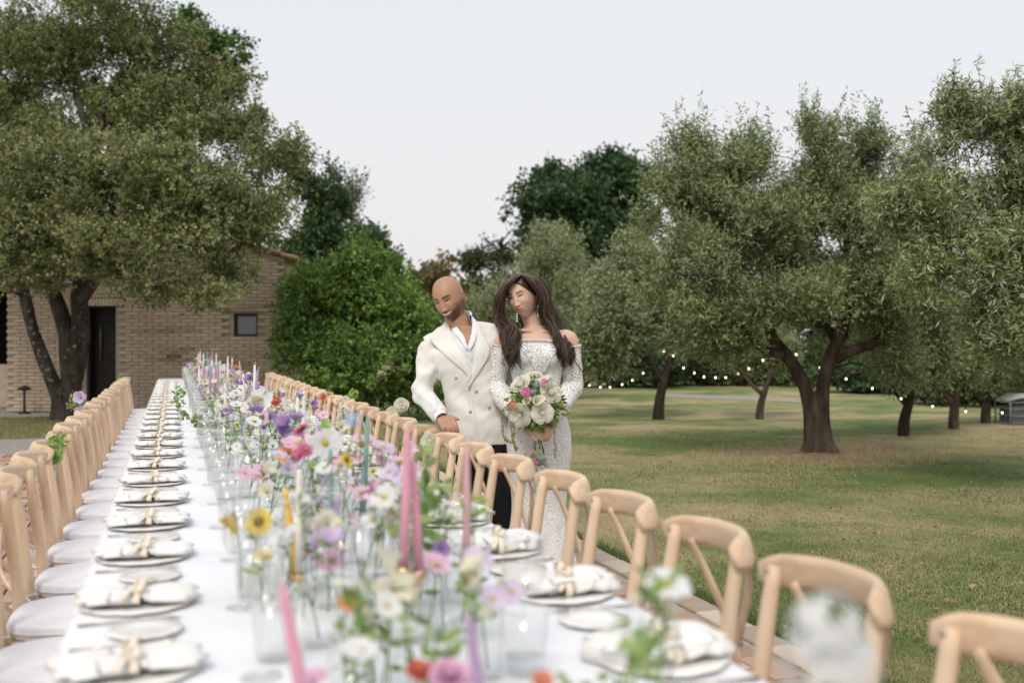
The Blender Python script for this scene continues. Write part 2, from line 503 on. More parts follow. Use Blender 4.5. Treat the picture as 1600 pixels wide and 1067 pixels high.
roof_m = pmat('roof_tile', [(0.26, 0.15, 0.10), (0.42, 0.27, 0.19), (0.50, 0.38, 0.28)], 0.9, 6, 5, 0.5, 30, 0.2, src='tone+noise')
HM = (HX0 + HX1) / 2
def top_z(x): return EAVE + (RIDGE - EAVE) * (1 - abs(x - HM) / ((HX1 - HX0) / 2))
w = MB()
DEP = 5.0
def prism(x0, x1, za, zb0, zb1, y0, y1):
    """wall slab from x0 to x1, bottom za, top zb0 at x0 and zb1 at x1"""
    vs = [(x0, y0, za), (x1, y0, za), (x1, y0, zb1), (x0, y0, zb0), (x0, y1, za), (x1, y1, za), (x1, y1, zb1), (x0, y1, zb0)]
    w.add(vs, [(0, 1, 2, 3), (5, 4, 7, 6), (0, 3, 7, 4), (1, 5, 6, 2), (3, 2, 6, 7), (0, 4, 5, 1)])
T = 0.3
prism(HX0, DX0, 0, top_z(HX0), top_z(DX0), 0, T)
prism(DX0, DX1, DZ, top_z(DX0), top_z(DX1), 0, T)
prism(DX1, HM, 0, top_z(DX1), top_z(HM), 0, T)
prism(HM, WX0, 0, top_z(HM), top_z(WX0), 0, T)
prism(WX0, WX1, 0, WZ0, WZ0, 0, T)
prism(WX0, WX1, WZ1, top_z(WX0), top_z(WX1), 0, T)
prism(WX1, HX1, 0, top_z(WX1), top_z(HX1), 0, T)
prism(HX0, HX0 + T, 0, EAVE, EAVE + .09, T, DEP)
prism(HX1 - T, HX1, 0, EAVE + .09, EAVE, T, DEP)
prism(HX0 + T, HX1 - T, 0, EAVE + .09, EAVE + .09, DEP - T, DEP)
wall = w.build('wall', wallmortar_m, house, False)
bmeshes = []
for k in range(14):
    b = MB(); b.t = k / 13; b.box((0, 0, 0), (0.245, 0.05, 0.052)); bmeshes.append(b.mesh('brick', brick_m, False))
cand = []
row = 0; z = 0.035
while z < RIDGE:
    x = HX0 + 0.128 + (0.128 if row % 2 else 0)
    while x < HX1:
        if z + 0.03 < min(top_z(x - .12), top_z(x + .12)) - 0.02 and x + .12 < HX1 + .01:
            if not (x + .11 > DX0 and x - .11 < DX1 and z - .02 < DZ + .12) and not (x + .11 > WX0 and x - .11 < WX1 and z + .02 > WZ0 and z - .02 < WZ1):
                cand.append((x, z))
        x += 0.258
    z += 0.066; row += 1
# the parts of the wall the trees leave open come first
def open_rank(c):
    px = 230 + c[0] / bk; py = 530 + (CAMH - c[1]) / bk
    if px > 340 and py < 600: return 0
    if 185 < px < 430 and 495 < py < 590: return 1
    return 2
cand.sort(key=lambda c: (open_rank(c), random.random()))
rest = MB()
for i, (x, z) in enumerate(cand):
    # long thin stains: darker bricks come in short horizontal runs
    r = noise.noise(Vector((x * 0.9, z * 7.0, 3.1)))
    t = min(1, max(0, 0.66 + random.gauss(0, 0.10) - (0.42 if r > 0.40 else 0)))
    y = -0.020 + random.uniform(-.006, .004)
    if i < 290:
        o = link('brick', bmeshes[int(t * 13.99)], wall); o.location = (x, y, z)
    else:
        rest.t = t; rest.box((x, y, z), (0.245, 0.05, 0.052))
o = rest.build('bricks_around', brick_m, wall, False); prop(o, kind='stuff')
# soldier course over the door
b = MB()
x = DX0 - .10
while x < DX1 + .12:
    b = MB(); b.t = random.uniform(.5, .95); b.box((x, -0.022, DZ + .065), (0.052, 0.05, 0.125)); o = b.build('brick', brick_m, wall, False); x += .064
b = MB(); b.box(((DX0 + DX1) / 2 + .1, T + 0.02, DZ / 2), (DX1 - DX0 + .3, 0.03, DZ)); o = b.build('door_panel', doorm, house, False)
b = MB(); b.box((DX0 + .02, .17, DZ / 2), (.04, .12, DZ)); b.box((DX1 - .02, .17, DZ / 2), (.04, .12, DZ)); b.box(((DX0 + DX1) / 2, .17, DZ - .02), (DX1 - DX0 - .08, .12, .04))
b.build('door_frame', doorm, house, False)
b = MB(); b.tube([(DX0 + .175, T - .06, .95), (DX0 + .175, T - .06, 1.62)], .012, 8)
for zz in (1.0, 1.57): b.tube([(DX0 + .175, T - .06, zz), (DX0 + .175, T + .01, zz)], .008, 6)
b.build('door_handle', pmat('aged_steel', [(.35, .33, .3)], .4, metal=.8), house)
win = MB()
fw = .045
for c, d in (((WX0 + fw / 2, .09, (WZ0 + WZ1) / 2), (fw, .07, WZ1 - WZ0)), ((WX1 - fw / 2, .09, (WZ0 + WZ1) / 2), (fw, .07, WZ1 - WZ0)),
             (((WX0 + WX1) / 2, .09, WZ0 + fw / 2), (WX1 - WX0 - 2 * fw, .07, fw)), (((WX0 + WX1) / 2, .09, WZ1 - fw / 2), (WX1 - WX0 - 2 * fw, .07, fw))):
    win.box(c, d)
wi = win.build('window', pmat('dark_window_frame', [(.03, .028, .03)], .5), house, False)
b = MB(); b.box(((WX0 + WX1) / 2, .10, (WZ0 + WZ1) / 2), (WX1 - WX0 - 2 * fw - .004, .012, WZ1 - WZ0 - 2 * fw - .004))
b.build('pane', pmat('window_pane_glass', [(.10, .13, .16)], .08, spec=1.0), wi, False)
# roof: two slopes of barrel tiles
b = MB(); rs = (RIDGE - EAVE) / ((HX1 - HX0) / 2)
for sgn in (-1, 1):
    xe = HM + sgn * ((HX1 - HX0) / 2 + .18); ze = EAVE - .18 * rs
    vs = [(HM, -.14, RIDGE + .002), (xe, -.14, ze + .002), (xe, DEP + .14, ze + .002), (HM, DEP + .14, RIDGE + .002)]
    vs += [(v[0], v[1], v[2] + .05) for v in vs]
    b.add(vs, [(0, 1, 2, 3), (7, 6, 5, 4), (0, 4, 5, 1), (1, 5, 6, 2), (2, 6, 7, 3), (3, 7, 4, 0)])
roof = b.build('roof', roof_m, house, False)
for sgn in (-1, 1):
    n = 9
    for i in range(n):
        b = MB(); b.t = random.random()
        t0, t1 = i / n, (i + 1.12) / n
        half = (HX1 - HX0) / 2 + .2
        p0 = Vector((HM + sgn * half * t0, -.10, RIDGE - rs * half * t0 + .052)); p1 = Vector((HM + sgn * half * t1, -.10, RIDGE - rs * half * t1 + .066))
        b.tube([p0, p1], [.075, .095], 10, flat=(1, .62))
        b.build('tile', roof_m, roof)
b = MB()
for sgn in (-1, 1):
    for i in range(1, 28):
        yy = -.10 + i * .19
        half = (HX1 - HX0) / 2 + .2
        b.t = random.random()
        b.tube([(HM, yy, RIDGE + .055), (HM + sgn * half, yy, RIDGE - rs * half + .055)], .085, 8, flat=(1, .6))
o = b.build('tile_rows', roof_m, roof); prop(o, kind='stuff')
# brick cornice under the verge
b = MB()
for sgn in (-1, 1):
    for k, (pr, th) in enumerate(((.05, .05), (.09, .05))):
        half = (HX1 - HX0) / 2
        n = 12
        for i in range(n):
            xa = HM + sgn * half * i / n; xb = HM + sgn * half * (i + .96) / n
            za = top_z(xa) - .115 + k * .056; zb = top_z(xb) - .115 + k * .056
            b.t = random.uniform(.3, .9)
            vs = [(xa, -pr, za), (xb, -pr, zb), (xb, -.001, zb), (xa, -.001, za), (xa, -pr, za + th), (xb, -pr, zb + th), (xb, -.001, zb + th), (xa, -.001, za + th)]
            b.add(vs, [(0, 3, 2, 1), (4, 5, 6, 7), (0, 1, 5, 4), (1, 2, 6, 5), (2, 3, 7, 6), (3, 0, 4, 7)])
b.build('cornice', brick_m, wall, False)
# left wing: open porch over a low wall
b = MB()
b.box((HX0 - 2.6, 1.4, .42), (5.0, .3, .84)); o = b.build('porch_wall', wallmortar_m, house, False)
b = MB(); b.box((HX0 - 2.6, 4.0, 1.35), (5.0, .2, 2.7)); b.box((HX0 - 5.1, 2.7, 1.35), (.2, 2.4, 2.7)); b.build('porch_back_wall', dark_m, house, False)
b = MB(); b.box((HX0 - 2.6, 2.4, 2.5), (5.2, 3.6, .14), Matrix.Rotation(.08, 3, 'X')); b.build('porch_roof', roof_m, house, False)
b = MB(); b.box((HX0 - 3.9, 1.4, 1.6), (.28, .28, 1.55)); b.build('porch_pillar', wallmortar_m, house, False)
# iron lamp post low against the wall
b = MB(); lp = W(38, 640, 18.6)
ls = empty('garden_lamp', (lp.x, lp.y, -0.012), -YAW); prop(ls, 'short dark iron garden lamp standing by the left corner of the brick wall', 'lamp')
b.lathe([(.10, 0), (.10, .03), (.035, .05), (.022, .09)], 12); b.build('base', doorm, ls)
b = MB(); b.tube([(0, 0, .05), (0, 0, .42)], .022, 8); b.build('pole', doorm, ls)
b = MB(); b.lathe([(.03, .42), (.11, .44), (.12, .46), (.04, .50), (.01, .52)], 12); b.build('hood', doorm, ls)
# ================================================================ TREES
def gapnoise(P, s, seed):
    r = np.random.default_rng(seed); v = np.zeros(len(P))
    for k in range(6):
        d = r.normal(size=3); d /= np.linalg.norm(d)
        f = s * r.uniform(0.7, 1.6)
        v += np.sin(P @ d * f + r.uniform(0, 6.28))
    return v / 3.0
def unit(A): return A / (np.linalg.norm(A, axis=1, keepdims=True) + 1e-9)
def leaf_cloud(blobs, ntw, per, tl, ll, lw, up=0.3, droop=0.0, spread=0.8, gap=-0.45, gs=2.2, seed=1, shell=2.4, tip=0.0, tonem=0.45, tonev=0.2, clumps=0.6, fold=0.25, ragged=0.16, shoots=0, split=7, sr=(.26, .52)):
    """twigs spread through the crown volume, leaves along every twig; returns verts, tone, twig segments"""
    r = np.random.default_rng(seed)
    if split:      # break every lobe into smaller leafy clumps
        nb = []
        for c_, r_ in blobs:
            for k in range(split):
                d = r.normal(size=3); d /= np.linalg.norm(d)
                nb.append((c_ + d * r_ * r.uniform(.15, .82), r_ * r.uniform(*sr)))
        blobs = nb
    C = np.array([b[0] for b in blobs]); R = np.array([b[1] for b in blobs])
    w = R.prod(1) ** 0.75; w /= w.sum()
    idx = r.choice(len(blobs), ntw, p=w)
    D = unit(r.normal(size=(ntw, 3)))
    rad = r.random(ntw) ** (1 / shell) 
    lump = 1 + ragged * gapnoise(D * 1.0 + C[idx] * 3, 5.0, seed + 5)
    P = C[idx] + D * R[idx] * (rad * lump)[:, None]
    keep = (gapnoise(P, gs, seed + 9) > gap) & (P[:, 2] > 0.12)
    P, D, idx, rad = P[keep], D[keep], idx[keep], rad[keep]
    n = len(P)
    cm = C.mean(0); O = unit(0.6 * D + 0.4 * unit(P - cm))
    TD = unit(O * 0.7 + np.array([0, 0, up]) + r.normal(size=(n, 3)) * 0.45)
    if shoots:     # upright leafy shoots out of the top of the crown
        top = np.argsort(-(P[:, 2] + 0.3 * D[:, 2]))[:n // 3]
        s = r.choice(top, shoots)
        SP = P[s]; SD = unit(np.array([[0, 0, 1.0]]) + r.normal(size=(shoots, 3)) * 0.22)
        k = 3
        Q = np.concatenate([SP + SD * tl * 0.7 * i for i in range(k)])
        P = np.concatenate([P, Q]); TD = np.concatenate([TD, np.tile(SD, (k, 1))]); n = len(P)
    L = tl * r.uniform(0.6, 1.3, n)
    clump = gapnoise(P, 5.5, seed + 3)
    t = (np.arange(per) + 0.5) / per
    base = P[:, None, :] + TD[:, None, :] * (L[:, None] * t[None, :])[:, :, None]
    base[:, :, 2] -= droop * (t[None, :] ** 2) * L[:, None]
    N = n * per
    base = base.reshape(N, 3)
    td = np.repeat(TD, per, 0)
    ld = unit(td * (1 - spread) + r.normal(size=(N, 3)) * spread * 0.75 + np.array([0, 0, -droop * 0.5]))
    side = unit(np.cross(ld, r.normal(size=(N, 3))))
    nr = np.cross(ld, side)
    ln = ll * r.uniform(0.65, 1.25, N)[:, None]; wd = lw * r.uniform(0.7, 1.2, N)[:, None]
    V = np.zeros((N, 4, 3))
    V[:, 0] = base
    V[:, 1] = base + ld * ln * 0.48 + side * wd * 0.5 + nr * wd * fold
    V[:, 2] = base + ld * ln
    V[:, 3] = base + ld * ln * 0.48 - side * wd * 0.5 + nr * wd * fold
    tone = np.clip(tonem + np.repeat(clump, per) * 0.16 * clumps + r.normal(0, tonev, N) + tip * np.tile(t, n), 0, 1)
    return V.reshape(-1, 3), np.repeat(tone, 4), (P, P + TD * L[:, None])
def twig_mesh(A, B, rad, pick, r):
    k = r.choice(len(A), min(pick, len(A)), replace=False)
    A, B = A[k], B[k]; A = A - (B - A) * 0.6
    d = unit(B - A); s = unit(np.cross(d, r.normal(size=(len(A), 3)))); t = np.cross(d, s)
    V = np.stack([A + s * rad, A - s * rad * .5 + t * rad * .87, A - s * rad * .5 - t * rad * .87, B], 1)
    F = np.array([[0, 1, 3], [1, 2, 3], [2, 0, 3]])
    F = (np.arange(len(A))[:, None, None] * 4 + F[None]).reshape(-1, 3)
    return V.reshape(-1, 3), F
def blob(px, py, Z, rx, ry=None, rd=None):
    ry = ry or rx; k = Z / FOC
    return (np.array(W(px, py, Z)), np.array([rx * k, (rd if rd else (rx * k * 0.9)), ry * k]))
def tree(name, base, blobs, limbs, bark, leafm, leaf, label, cat, group=None, nbr=40, br=0.03, seed=1, twigs=0, twr=0.003, stuff_crown=False):
    """limbs: list of (points, radii) in world space; nbr thin branches grow from them into the crown"""
    root = empty(name, tuple(base)); prop(root, label, cat, group)
    b0 = Vector(base); rr = random.Random(seed)
    m = MB(); skel = []
    for pts, rads in limbs:
        c = cr([Vector(p) - b0 for p in pts], 7); rd = lerp_list(rads, len(c))
        ph = rr.uniform(0, 6)
        def wob(p, a, i, ph=ph): return 1 + 0.16 * noise.noise(Vector((math.cos(a) * 1.6 + ph, math.sin(a) * 1.6, p.z * 2.2))) + 0.07 * math.sin(3 * a + p.z * 2 + ph)
        m.tube(c, rd, 14 if max(rads) > .06 else 8, wob=wob)
        skel += [(c[i], rd[i]) for i in range(len(c) // 3, len(c))]
    if limbs:
        m.build('trunk', bark, root)
    if nbr:
        m = MB()
        vol = [float(b[1].prod()) ** .7 for b in blobs]
        for i in range(nbr):
            bl = rr.choices(blobs, vol)[0]
            d = Vector([rr.gauss(0, 1) for _ in range(3)]).normalized()
            k = rr.uniform(.45, .95)
            tgt = Vector(bl[0]) + Vector(d * k * Vector(bl[1]) if False else (d.x * bl[1][0] * k, d.y * bl[1][1] * k, d.z * bl[1][2] * k)) - b0
            if tgt.z < .3: continue
            s, sr = min(skel, key=lambda q: (q[0] - tgt).length + (0.8 if q[0].z > tgt.z else 0) + rr.uniform(0, .3))
            mid = (s + tgt) / 2 + Vector((rr.uniform(-.15, .15), rr.uniform(-.15, .15), rr.uniform(0, .25))) * (tgt - s).length
            r0 = min(sr * .7, br * rr.uniform(.6, 1.2))
            q = cr([s, mid, tgt], 5)
            m.tube(q, [r0 * (1 - .85 * j / (len(q) - 1)) for j in range(len(q))], 5, cap=False)
            if rr.random() < .5: skel += [(q[j], r0 * (1 - .85 * j / (len(q) - 1))) for j in (4, 6, 8)]
        m.build('branches', bark, root)
    V, tone, (A, B) = leaf_cloud(blobs, seed=seed, **leaf)
    V = V - np.array(base)
    cro = link('crown', np_mesh('crown', V, np.arange(len(V)).reshape(-1, 4), leafm, tone), root)
    if twigs:
        TV, TF = twig_mesh(A - np.array(base), B - np.array(base), twr, twigs, np.random.default_rng(seed))
        link('twigs', np_mesh('twigs', TV, TF, bark), root)
    return root
bark_m = pmat('olive_bark', [(0.040, 0.030, 0.022), (0.085, 0.065, 0.048), (0.14, 0.115, 0.09)], 0.95, 9, 6, 1.0, 26, 0.1, stretch=(1, 1, .35), bdist=0.03)
darkbark_m = pmat('dark_bark', [(0.025, 0.020, 0.015), (0.055, 0.045, 0.035)], 0.95, 12, 5, 0.9, 30, 0.1, stretch=(1, 1, .4), bdist=0.02)
twig_m = pmat('grey_twig', [(0.12, 0.10, 0.085), (0.20, 0.175, 0.15)], 0.9, 12)
# oak bark: dark with pale lichen spots
def oakbark():
    m = pmat('oak_bark', [(0.035, 0.028, 0.022), (0.075, 0.062, 0.05), (0.11, 0.095, 0.08)], 0.95, 8, 6, 1.0, 22, 0.1, stretch=(1, 1, .45), bdist=0.03)
    N, L, P = m.node_tree.nodes, m.node_tree.links, m.node_tree.nodes['Principled BSDF']
    src = P.inputs['Base Color'].links[0].from_socket
    tc = N.new('ShaderNodeTexCoord'); vo = N.new('ShaderNodeTexNoise'); vo.inputs['Scale'].default_value = 13; vo.inputs['Detail'].default_value = 3
    L.new(tc.outputs['Object'], vo.inputs['Vector'])
    ra = N.new('ShaderNodeValToRGB'); ra.color_ramp.elements[0].position = .63; ra.color_ramp.elements[1].position = .70
    L.new(vo.outputs['Fac'], ra.inputs[0])
    mx = N.new('ShaderNodeMix'); mx.data_type = 'RGBA'
    L.new(ra.outputs[0], mx.inputs['Factor']); L.new(src, mx.inputs['A']); mx.inputs['B'].default_value = (.34, .34, .29, 1)
    L.new(mx.outputs['Result'], P.inputs['Base Color'])
    return m
oakbark_m = oakbark()
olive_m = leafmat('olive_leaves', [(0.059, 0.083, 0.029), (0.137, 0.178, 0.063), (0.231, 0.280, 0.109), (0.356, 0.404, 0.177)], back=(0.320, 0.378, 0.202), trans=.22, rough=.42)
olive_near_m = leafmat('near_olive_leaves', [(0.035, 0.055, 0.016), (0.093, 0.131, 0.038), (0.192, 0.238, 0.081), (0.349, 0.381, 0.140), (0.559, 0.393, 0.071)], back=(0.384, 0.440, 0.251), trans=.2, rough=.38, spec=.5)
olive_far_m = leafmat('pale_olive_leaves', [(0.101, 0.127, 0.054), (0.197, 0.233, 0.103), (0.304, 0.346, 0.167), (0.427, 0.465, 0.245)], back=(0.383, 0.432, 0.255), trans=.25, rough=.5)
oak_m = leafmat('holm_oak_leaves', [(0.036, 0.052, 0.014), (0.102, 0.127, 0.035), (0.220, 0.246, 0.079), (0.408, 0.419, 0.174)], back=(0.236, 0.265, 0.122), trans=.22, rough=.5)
green_m = leafmat('bright_green_leaves', [(0.026, 0.060, 0.016), (0.066, 0.145, 0.030), (0.145, 0.260, 0.052), (0.30, 0.43, 0.10)], trans=.3, rough=.4, spec=.45)
dkgreen_m = leafmat('dark_oak_leaves', [(0.021, 0.048, 0.018), (0.042, 0.090, 0.033), (0.081, 0.152, 0.053), (0.143, 0.225, 0.083)], trans=.2)
mixgreen_m = leafmat('mixed_green_leaves', [(0.030, 0.055, 0.020), (0.060, 0.095, 0.032), (0.105, 0.135, 0.050), (0.22, 0.18, 0.07)], trans=.25)
autumn_m = leafmat('autumn_leaves', [(0.06, 0.075, 0.03), (0.13, 0.12, 0.05), (0.24, 0.17, 0.07), (0.30, 0.20, 0.09)], trans=.25)

# ---- holm oak at the left, in front of the farmhouse (Z about 16.8)
ZO = 16.8
def limb(pts, rads, Z=ZO, dz=None):
    return ([W(p[0], p[1], Z + (dz[i] if dz else 0)) for i, p in enumerate(pts)], rads)
ob = Vector(oakp)
ob.z = -.05
ZOb = camdist(oakp)
oak_blobs = [blob(60, 90, 17.5, 140, 105, 1.6), blob(190, 70, 17, 150, 85, 1.5), blob(300, 130, 16.8, 80, 55, 1.0), blob(-60, 200, 17, 190, 180, 2.0),
             blob(110, 270, 15.2, 170, 95, 1.6), blob(270, 270, 15.0, 160, 90, 1.5), blob(400, 255, 16.0, 85, 52, 1.0), blob(372, 320, 15.2, 90, 75, 1.1),
             blob(300, 400, 14.6, 95, 75, 1.1), blob(180, 400, 14.8, 120, 60, 1.2), blob(50, 380, 15.2, 110, 70, 1.3), blob(355, 165, 16.4, 45, 40, .5), blob(395, 125, 16.5, 18, 15, .2),
             blob(330, 455, 14.4, 55, 30, .6), blob(-40, 430, 15.5, 70, 60, 1.0), blob(230, 185, 16.8, 150, 70, 1.2), blob(450, 240, 15.8, 38, 30, .5), blob(60, 440, 15.8, 60, 26, .6), blob(225, 455, 14.6, 60, 22, .5), blob(340, 350, 15.4, 90, 70, 1.0), blob(345, 205, 16.2, 70, 45, .9), blob(395, 190, 16.4, 34, 30, .5), blob(60, 215, 16.6, 120, 60, 1.2), blob(400, 330, 15.6, 60, 55, .8), blob(360, 430, 14.8, 55, 45, .7), blob(240, 340, 15.0, 110, 70, 1.2), blob(430, 290, 15.8, 45, 34, .6), blob(120, 350, 15.4, 110, 70, 1.2), blob(20, 330, 15.8, 90, 90, 1.2)]
limbs = [limb([(96, 662), (94, 640), (92, 620), (78, 585), (62, 545), (48, 500), (36, 455), (10, 380), (-20, 300)], [.22, .16, .13, .108, .10, .095, .088, .07, .05], ZOb),
         limb([(104, 662), (108, 632), (112, 600), (108, 550), (100, 505), (84, 460), (66, 410), (52, 340), (70, 250)], [.25, .19, .165, .145, .13, .105, .09, .07, .05], ZOb),
         limb([(112, 600), (120, 560), (126, 510), (124, 455), (132, 400), (140, 330), (150, 240), (165, 150)], [.15, .17, .155, .125, .11, .10, .08, .05], ZOb),
         limb([(124, 470), (160, 425), (215, 408), (270, 380), (330, 340)], [.11, .10, .085, .06, .03], ZOb - .5),
         limb([(140, 330), (200, 260), (290, 200), (360, 150)], [.08, .07, .05, .02], ZOb),
         limb([(150, 240), (120, 150), (110, 70)], [.07, .05, .02], ZOb),
         limb([(66, 410), (110, 330), (200, 290), (300, 300)], [.08, .06, .05, .02], ZOb - 1)]
tree('holm_oak_tree', ob, oak_blobs, limbs, oakbark_m, oak_m, dict(ntw=40000, per=8, tl=.16, ll=.062, lw=.034, up=.35, spread=.8, gap=-.42, gs=6.0, shell=2.4, tonem=.44, tonev=.21, tip=.36, clumps=1.6, ragged=.13, shoots=200, split=12, sr=(.30, .56)),  # tip lightens leaves towards twig ends: lit clumps put into the tone
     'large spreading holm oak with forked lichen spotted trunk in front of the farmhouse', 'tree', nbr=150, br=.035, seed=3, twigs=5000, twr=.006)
# ---- bright green tree behind it
gb = G(300, 615); gb.z = -.05
tree('green_leafed_tree', gb, [blob(300, 70, 24, 65, 45, 1.2), blob(340, 110, 24, 55, 60, 1.2), blob(280, 150, 24, 80, 60, 1.3), blob(60, 190, 24, 70, 70, 1.3), blob(180, 180, 24, 110, 70, 1.5), blob(160, 10, 25, 60, 40, 1.2), blob(290, 35, 24, 30, 25, .4), blob(320, 250, 24, 70, 120, 1.5)],
     [limb([(290, 625), (292, 500), (285, 380), (290, 220), (300, 80)], [.25, .2, .18, .12, .05], 25)], darkbark_m, green_m, dict(ntw=9000, per=6, tl=.3, ll=.11, lw=.08, up=.3, gap=-.25, gs=1.8, tonem=.4, shell=2.2, ragged=.3, seed=None) if False else dict(ntw=9000, per=6, tl=.3, ll=.11, lw=.08, up=.3, gap=-.25, gs=1.8, tonem=.4, shell=2.2, ragged=.3),
     'tall bright green broadleaf tree rising behind the holm oak', 'tree', nbr=40, br=.05, seed=5)
# ---- dark feathery tree right of the farmhouse, with a bare pale top
db = W(505, 590, 25); db.z = -.05
tree('feathery_tree', db, [blob(500, 330, 25, 50, 70, 1.2), blob(520, 400, 25, 70, 50, 1.2), blob(585, 385, 25, 38, 28, .6), blob(460, 390, 25, 50, 50, 1.0), blob(470, 265, 25, 26, 32, .5), blob(545, 450, 25, 60, 60, 1.0), blob(485, 300, 25, 40, 30, .6)],
     [limb([(505, 618), (508, 520), (503, 430), (500, 340), (490, 270)], [.2, .16, .12, .08, .03], 25)], darkbark_m, dkgreen_m, dict(ntw=5200, per=6, tl=.3, ll=.10, lw=.07, up=.2, gap=-.15, gs=2.2, tonem=.6, shell=1.9, ragged=.35),
     'dark green feathery tree behind the right corner of the farmhouse', 'tree', nbr=50, br=.04, seed=6, twigs=800, twr=.008)
pb = W(548, 590, 27); pb.z = -.05
tree('bare_topped_tree', pb, [blob(550, 315, 27, 40, 48, .8), blob(556, 370, 27, 40, 34, .8)], [limb([(548, 612), (550, 480), (548, 400), (552, 300)], [.15, .12, .07, .02], 27)], twig_m, mixgreen_m,
     dict(ntw=420, per=3, tl=.3, ll=.08, lw=.05, up=.9, gap=-.6, gs=2, shell=2), 'thin leafless pale topped tree showing behind the dark feathery tree', 'tree', nbr=70, br=.022, seed=8, twigs=420, twr=.006)
# ---- bright green round shrub behind the right row of chairs
sb = G(560, 650); sb.z = -.05; ZS = camdist(sb)
tree('green_shrub', sb, [blob(560, 500, ZS, 100, 95, 1.3), blob(545, 430, ZS, 55, 38, .8), blob(495, 455, ZS, 48, 40, .8), blob(620, 495, ZS - .3, 66, 60, 1.0), blob(475, 560, ZS - .4, 48, 90, 1.0), blob(640, 575, ZS - .4, 62, 75, 1.0), blob(560, 590, ZS - .8, 120, 75, 1.2), blob(600, 440, ZS, 40, 34, .6), blob(560, 405, ZS, 22, 20, .3), blob(440, 540, ZS, 18, 16, .3)],
     [limb([(555, 655), (552, 600), (540, 520)], [.09, .07, .04], ZS), limb([(565, 655), (575, 600), (600, 530)], [.08, .06, .03], ZS)], darkbark_m, green_m,
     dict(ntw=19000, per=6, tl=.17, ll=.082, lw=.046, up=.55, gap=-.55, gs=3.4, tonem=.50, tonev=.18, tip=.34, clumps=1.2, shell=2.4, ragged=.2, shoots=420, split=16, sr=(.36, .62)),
     'dense round bright green shrub behind the chairs to the right of the farmhouse', 'shrub', nbr=40, br=.03, seed=9)
# ---- dark oak far behind the couple
kb = W(930, 590, 36); kb.z = -.05
tree('dark_oak_tree', kb, [blob(905, 310, 36, 90, 45, 3), blob(965, 290, 36, 50, 45, 2.5), blob(870, 285, 36, 38, 32, 2), blob(835, 320, 36, 32, 36, 2), blob(930, 262, 36, 24, 18, 1), blob(985, 340, 36, 50, 60, 2.5), blob(900, 380, 36, 95, 60, 3), blob(960, 252, 36, 20, 12, 1)],
     [limb([(930, 592), (928, 480), (920, 380), (910, 300)], [.45, .35, .28, .1], 36)], darkbark_m, dkgreen_m, dict(ntw=9500, per=6, tl=.45, ll=.17, lw=.12, up=.3, gap=-.6, gs=1.6, tonem=.42, shell=2.4, ragged=.42),
     'big dark green oak standing tall behind the olive trees and the couple', 'tree', nbr=40, br=.08, seed=10)
# ---- thin spreading tree left of the dark oak
tb = W(770, 590, 30); tb.z = -.05
tree('sparse_tree', tb, [blob(770, 380, 30, 34, 26, 1), blob(800, 365, 30, 40, 22, 1), blob(745, 410, 30, 26, 22, .8), blob(790, 400, 30, 50, 28, 1)],
     [limb([(770, 602), (775, 500), (780, 430), (785, 370)], [.16, .13, .09, .03], 30)], darkbark_m, mixgreen_m, dict(ntw=2400, per=5, tl=.3, ll=.10, lw=.07, up=.3, gap=-.1, gs=2.6, tonem=.45, shell=2, ragged=.35),
     'thin dark leafed tree whose sparse top shows left of the dark oak', 'tree', nbr=40, br=.035, seed=12, twigs=400, twr=.008)
# ---- far wooded treeline behind the man
def far_blob(px, py, Z, r, rr=None): return blob(px, py, Z, r, rr, 2.5)
far = [far_blob(620 + 22 * i, 470 + (i % 3) * 8 - (12 if i in (2, 3) else 0), 55, 26, 48) for i in range(8)]
V, tone, _ = leaf_cloud(far + [far_blob(560 + 40 * i, 520, 55, 40, 80) for i in range(7)], 7000, 5, .6, .28, .20, seed=20, gap=-.7, gs=1, tonem=.5, shell=2.5, ragged=.3)
o = link('distant_woods', np_mesh('distant_woods', V, np.arange(len(V)).reshape(-1, 4), autumn_m, tone)); prop(o, 'far off wooded treeline of green and rusty brown trees behind the man', 'woods', kind='stuff')

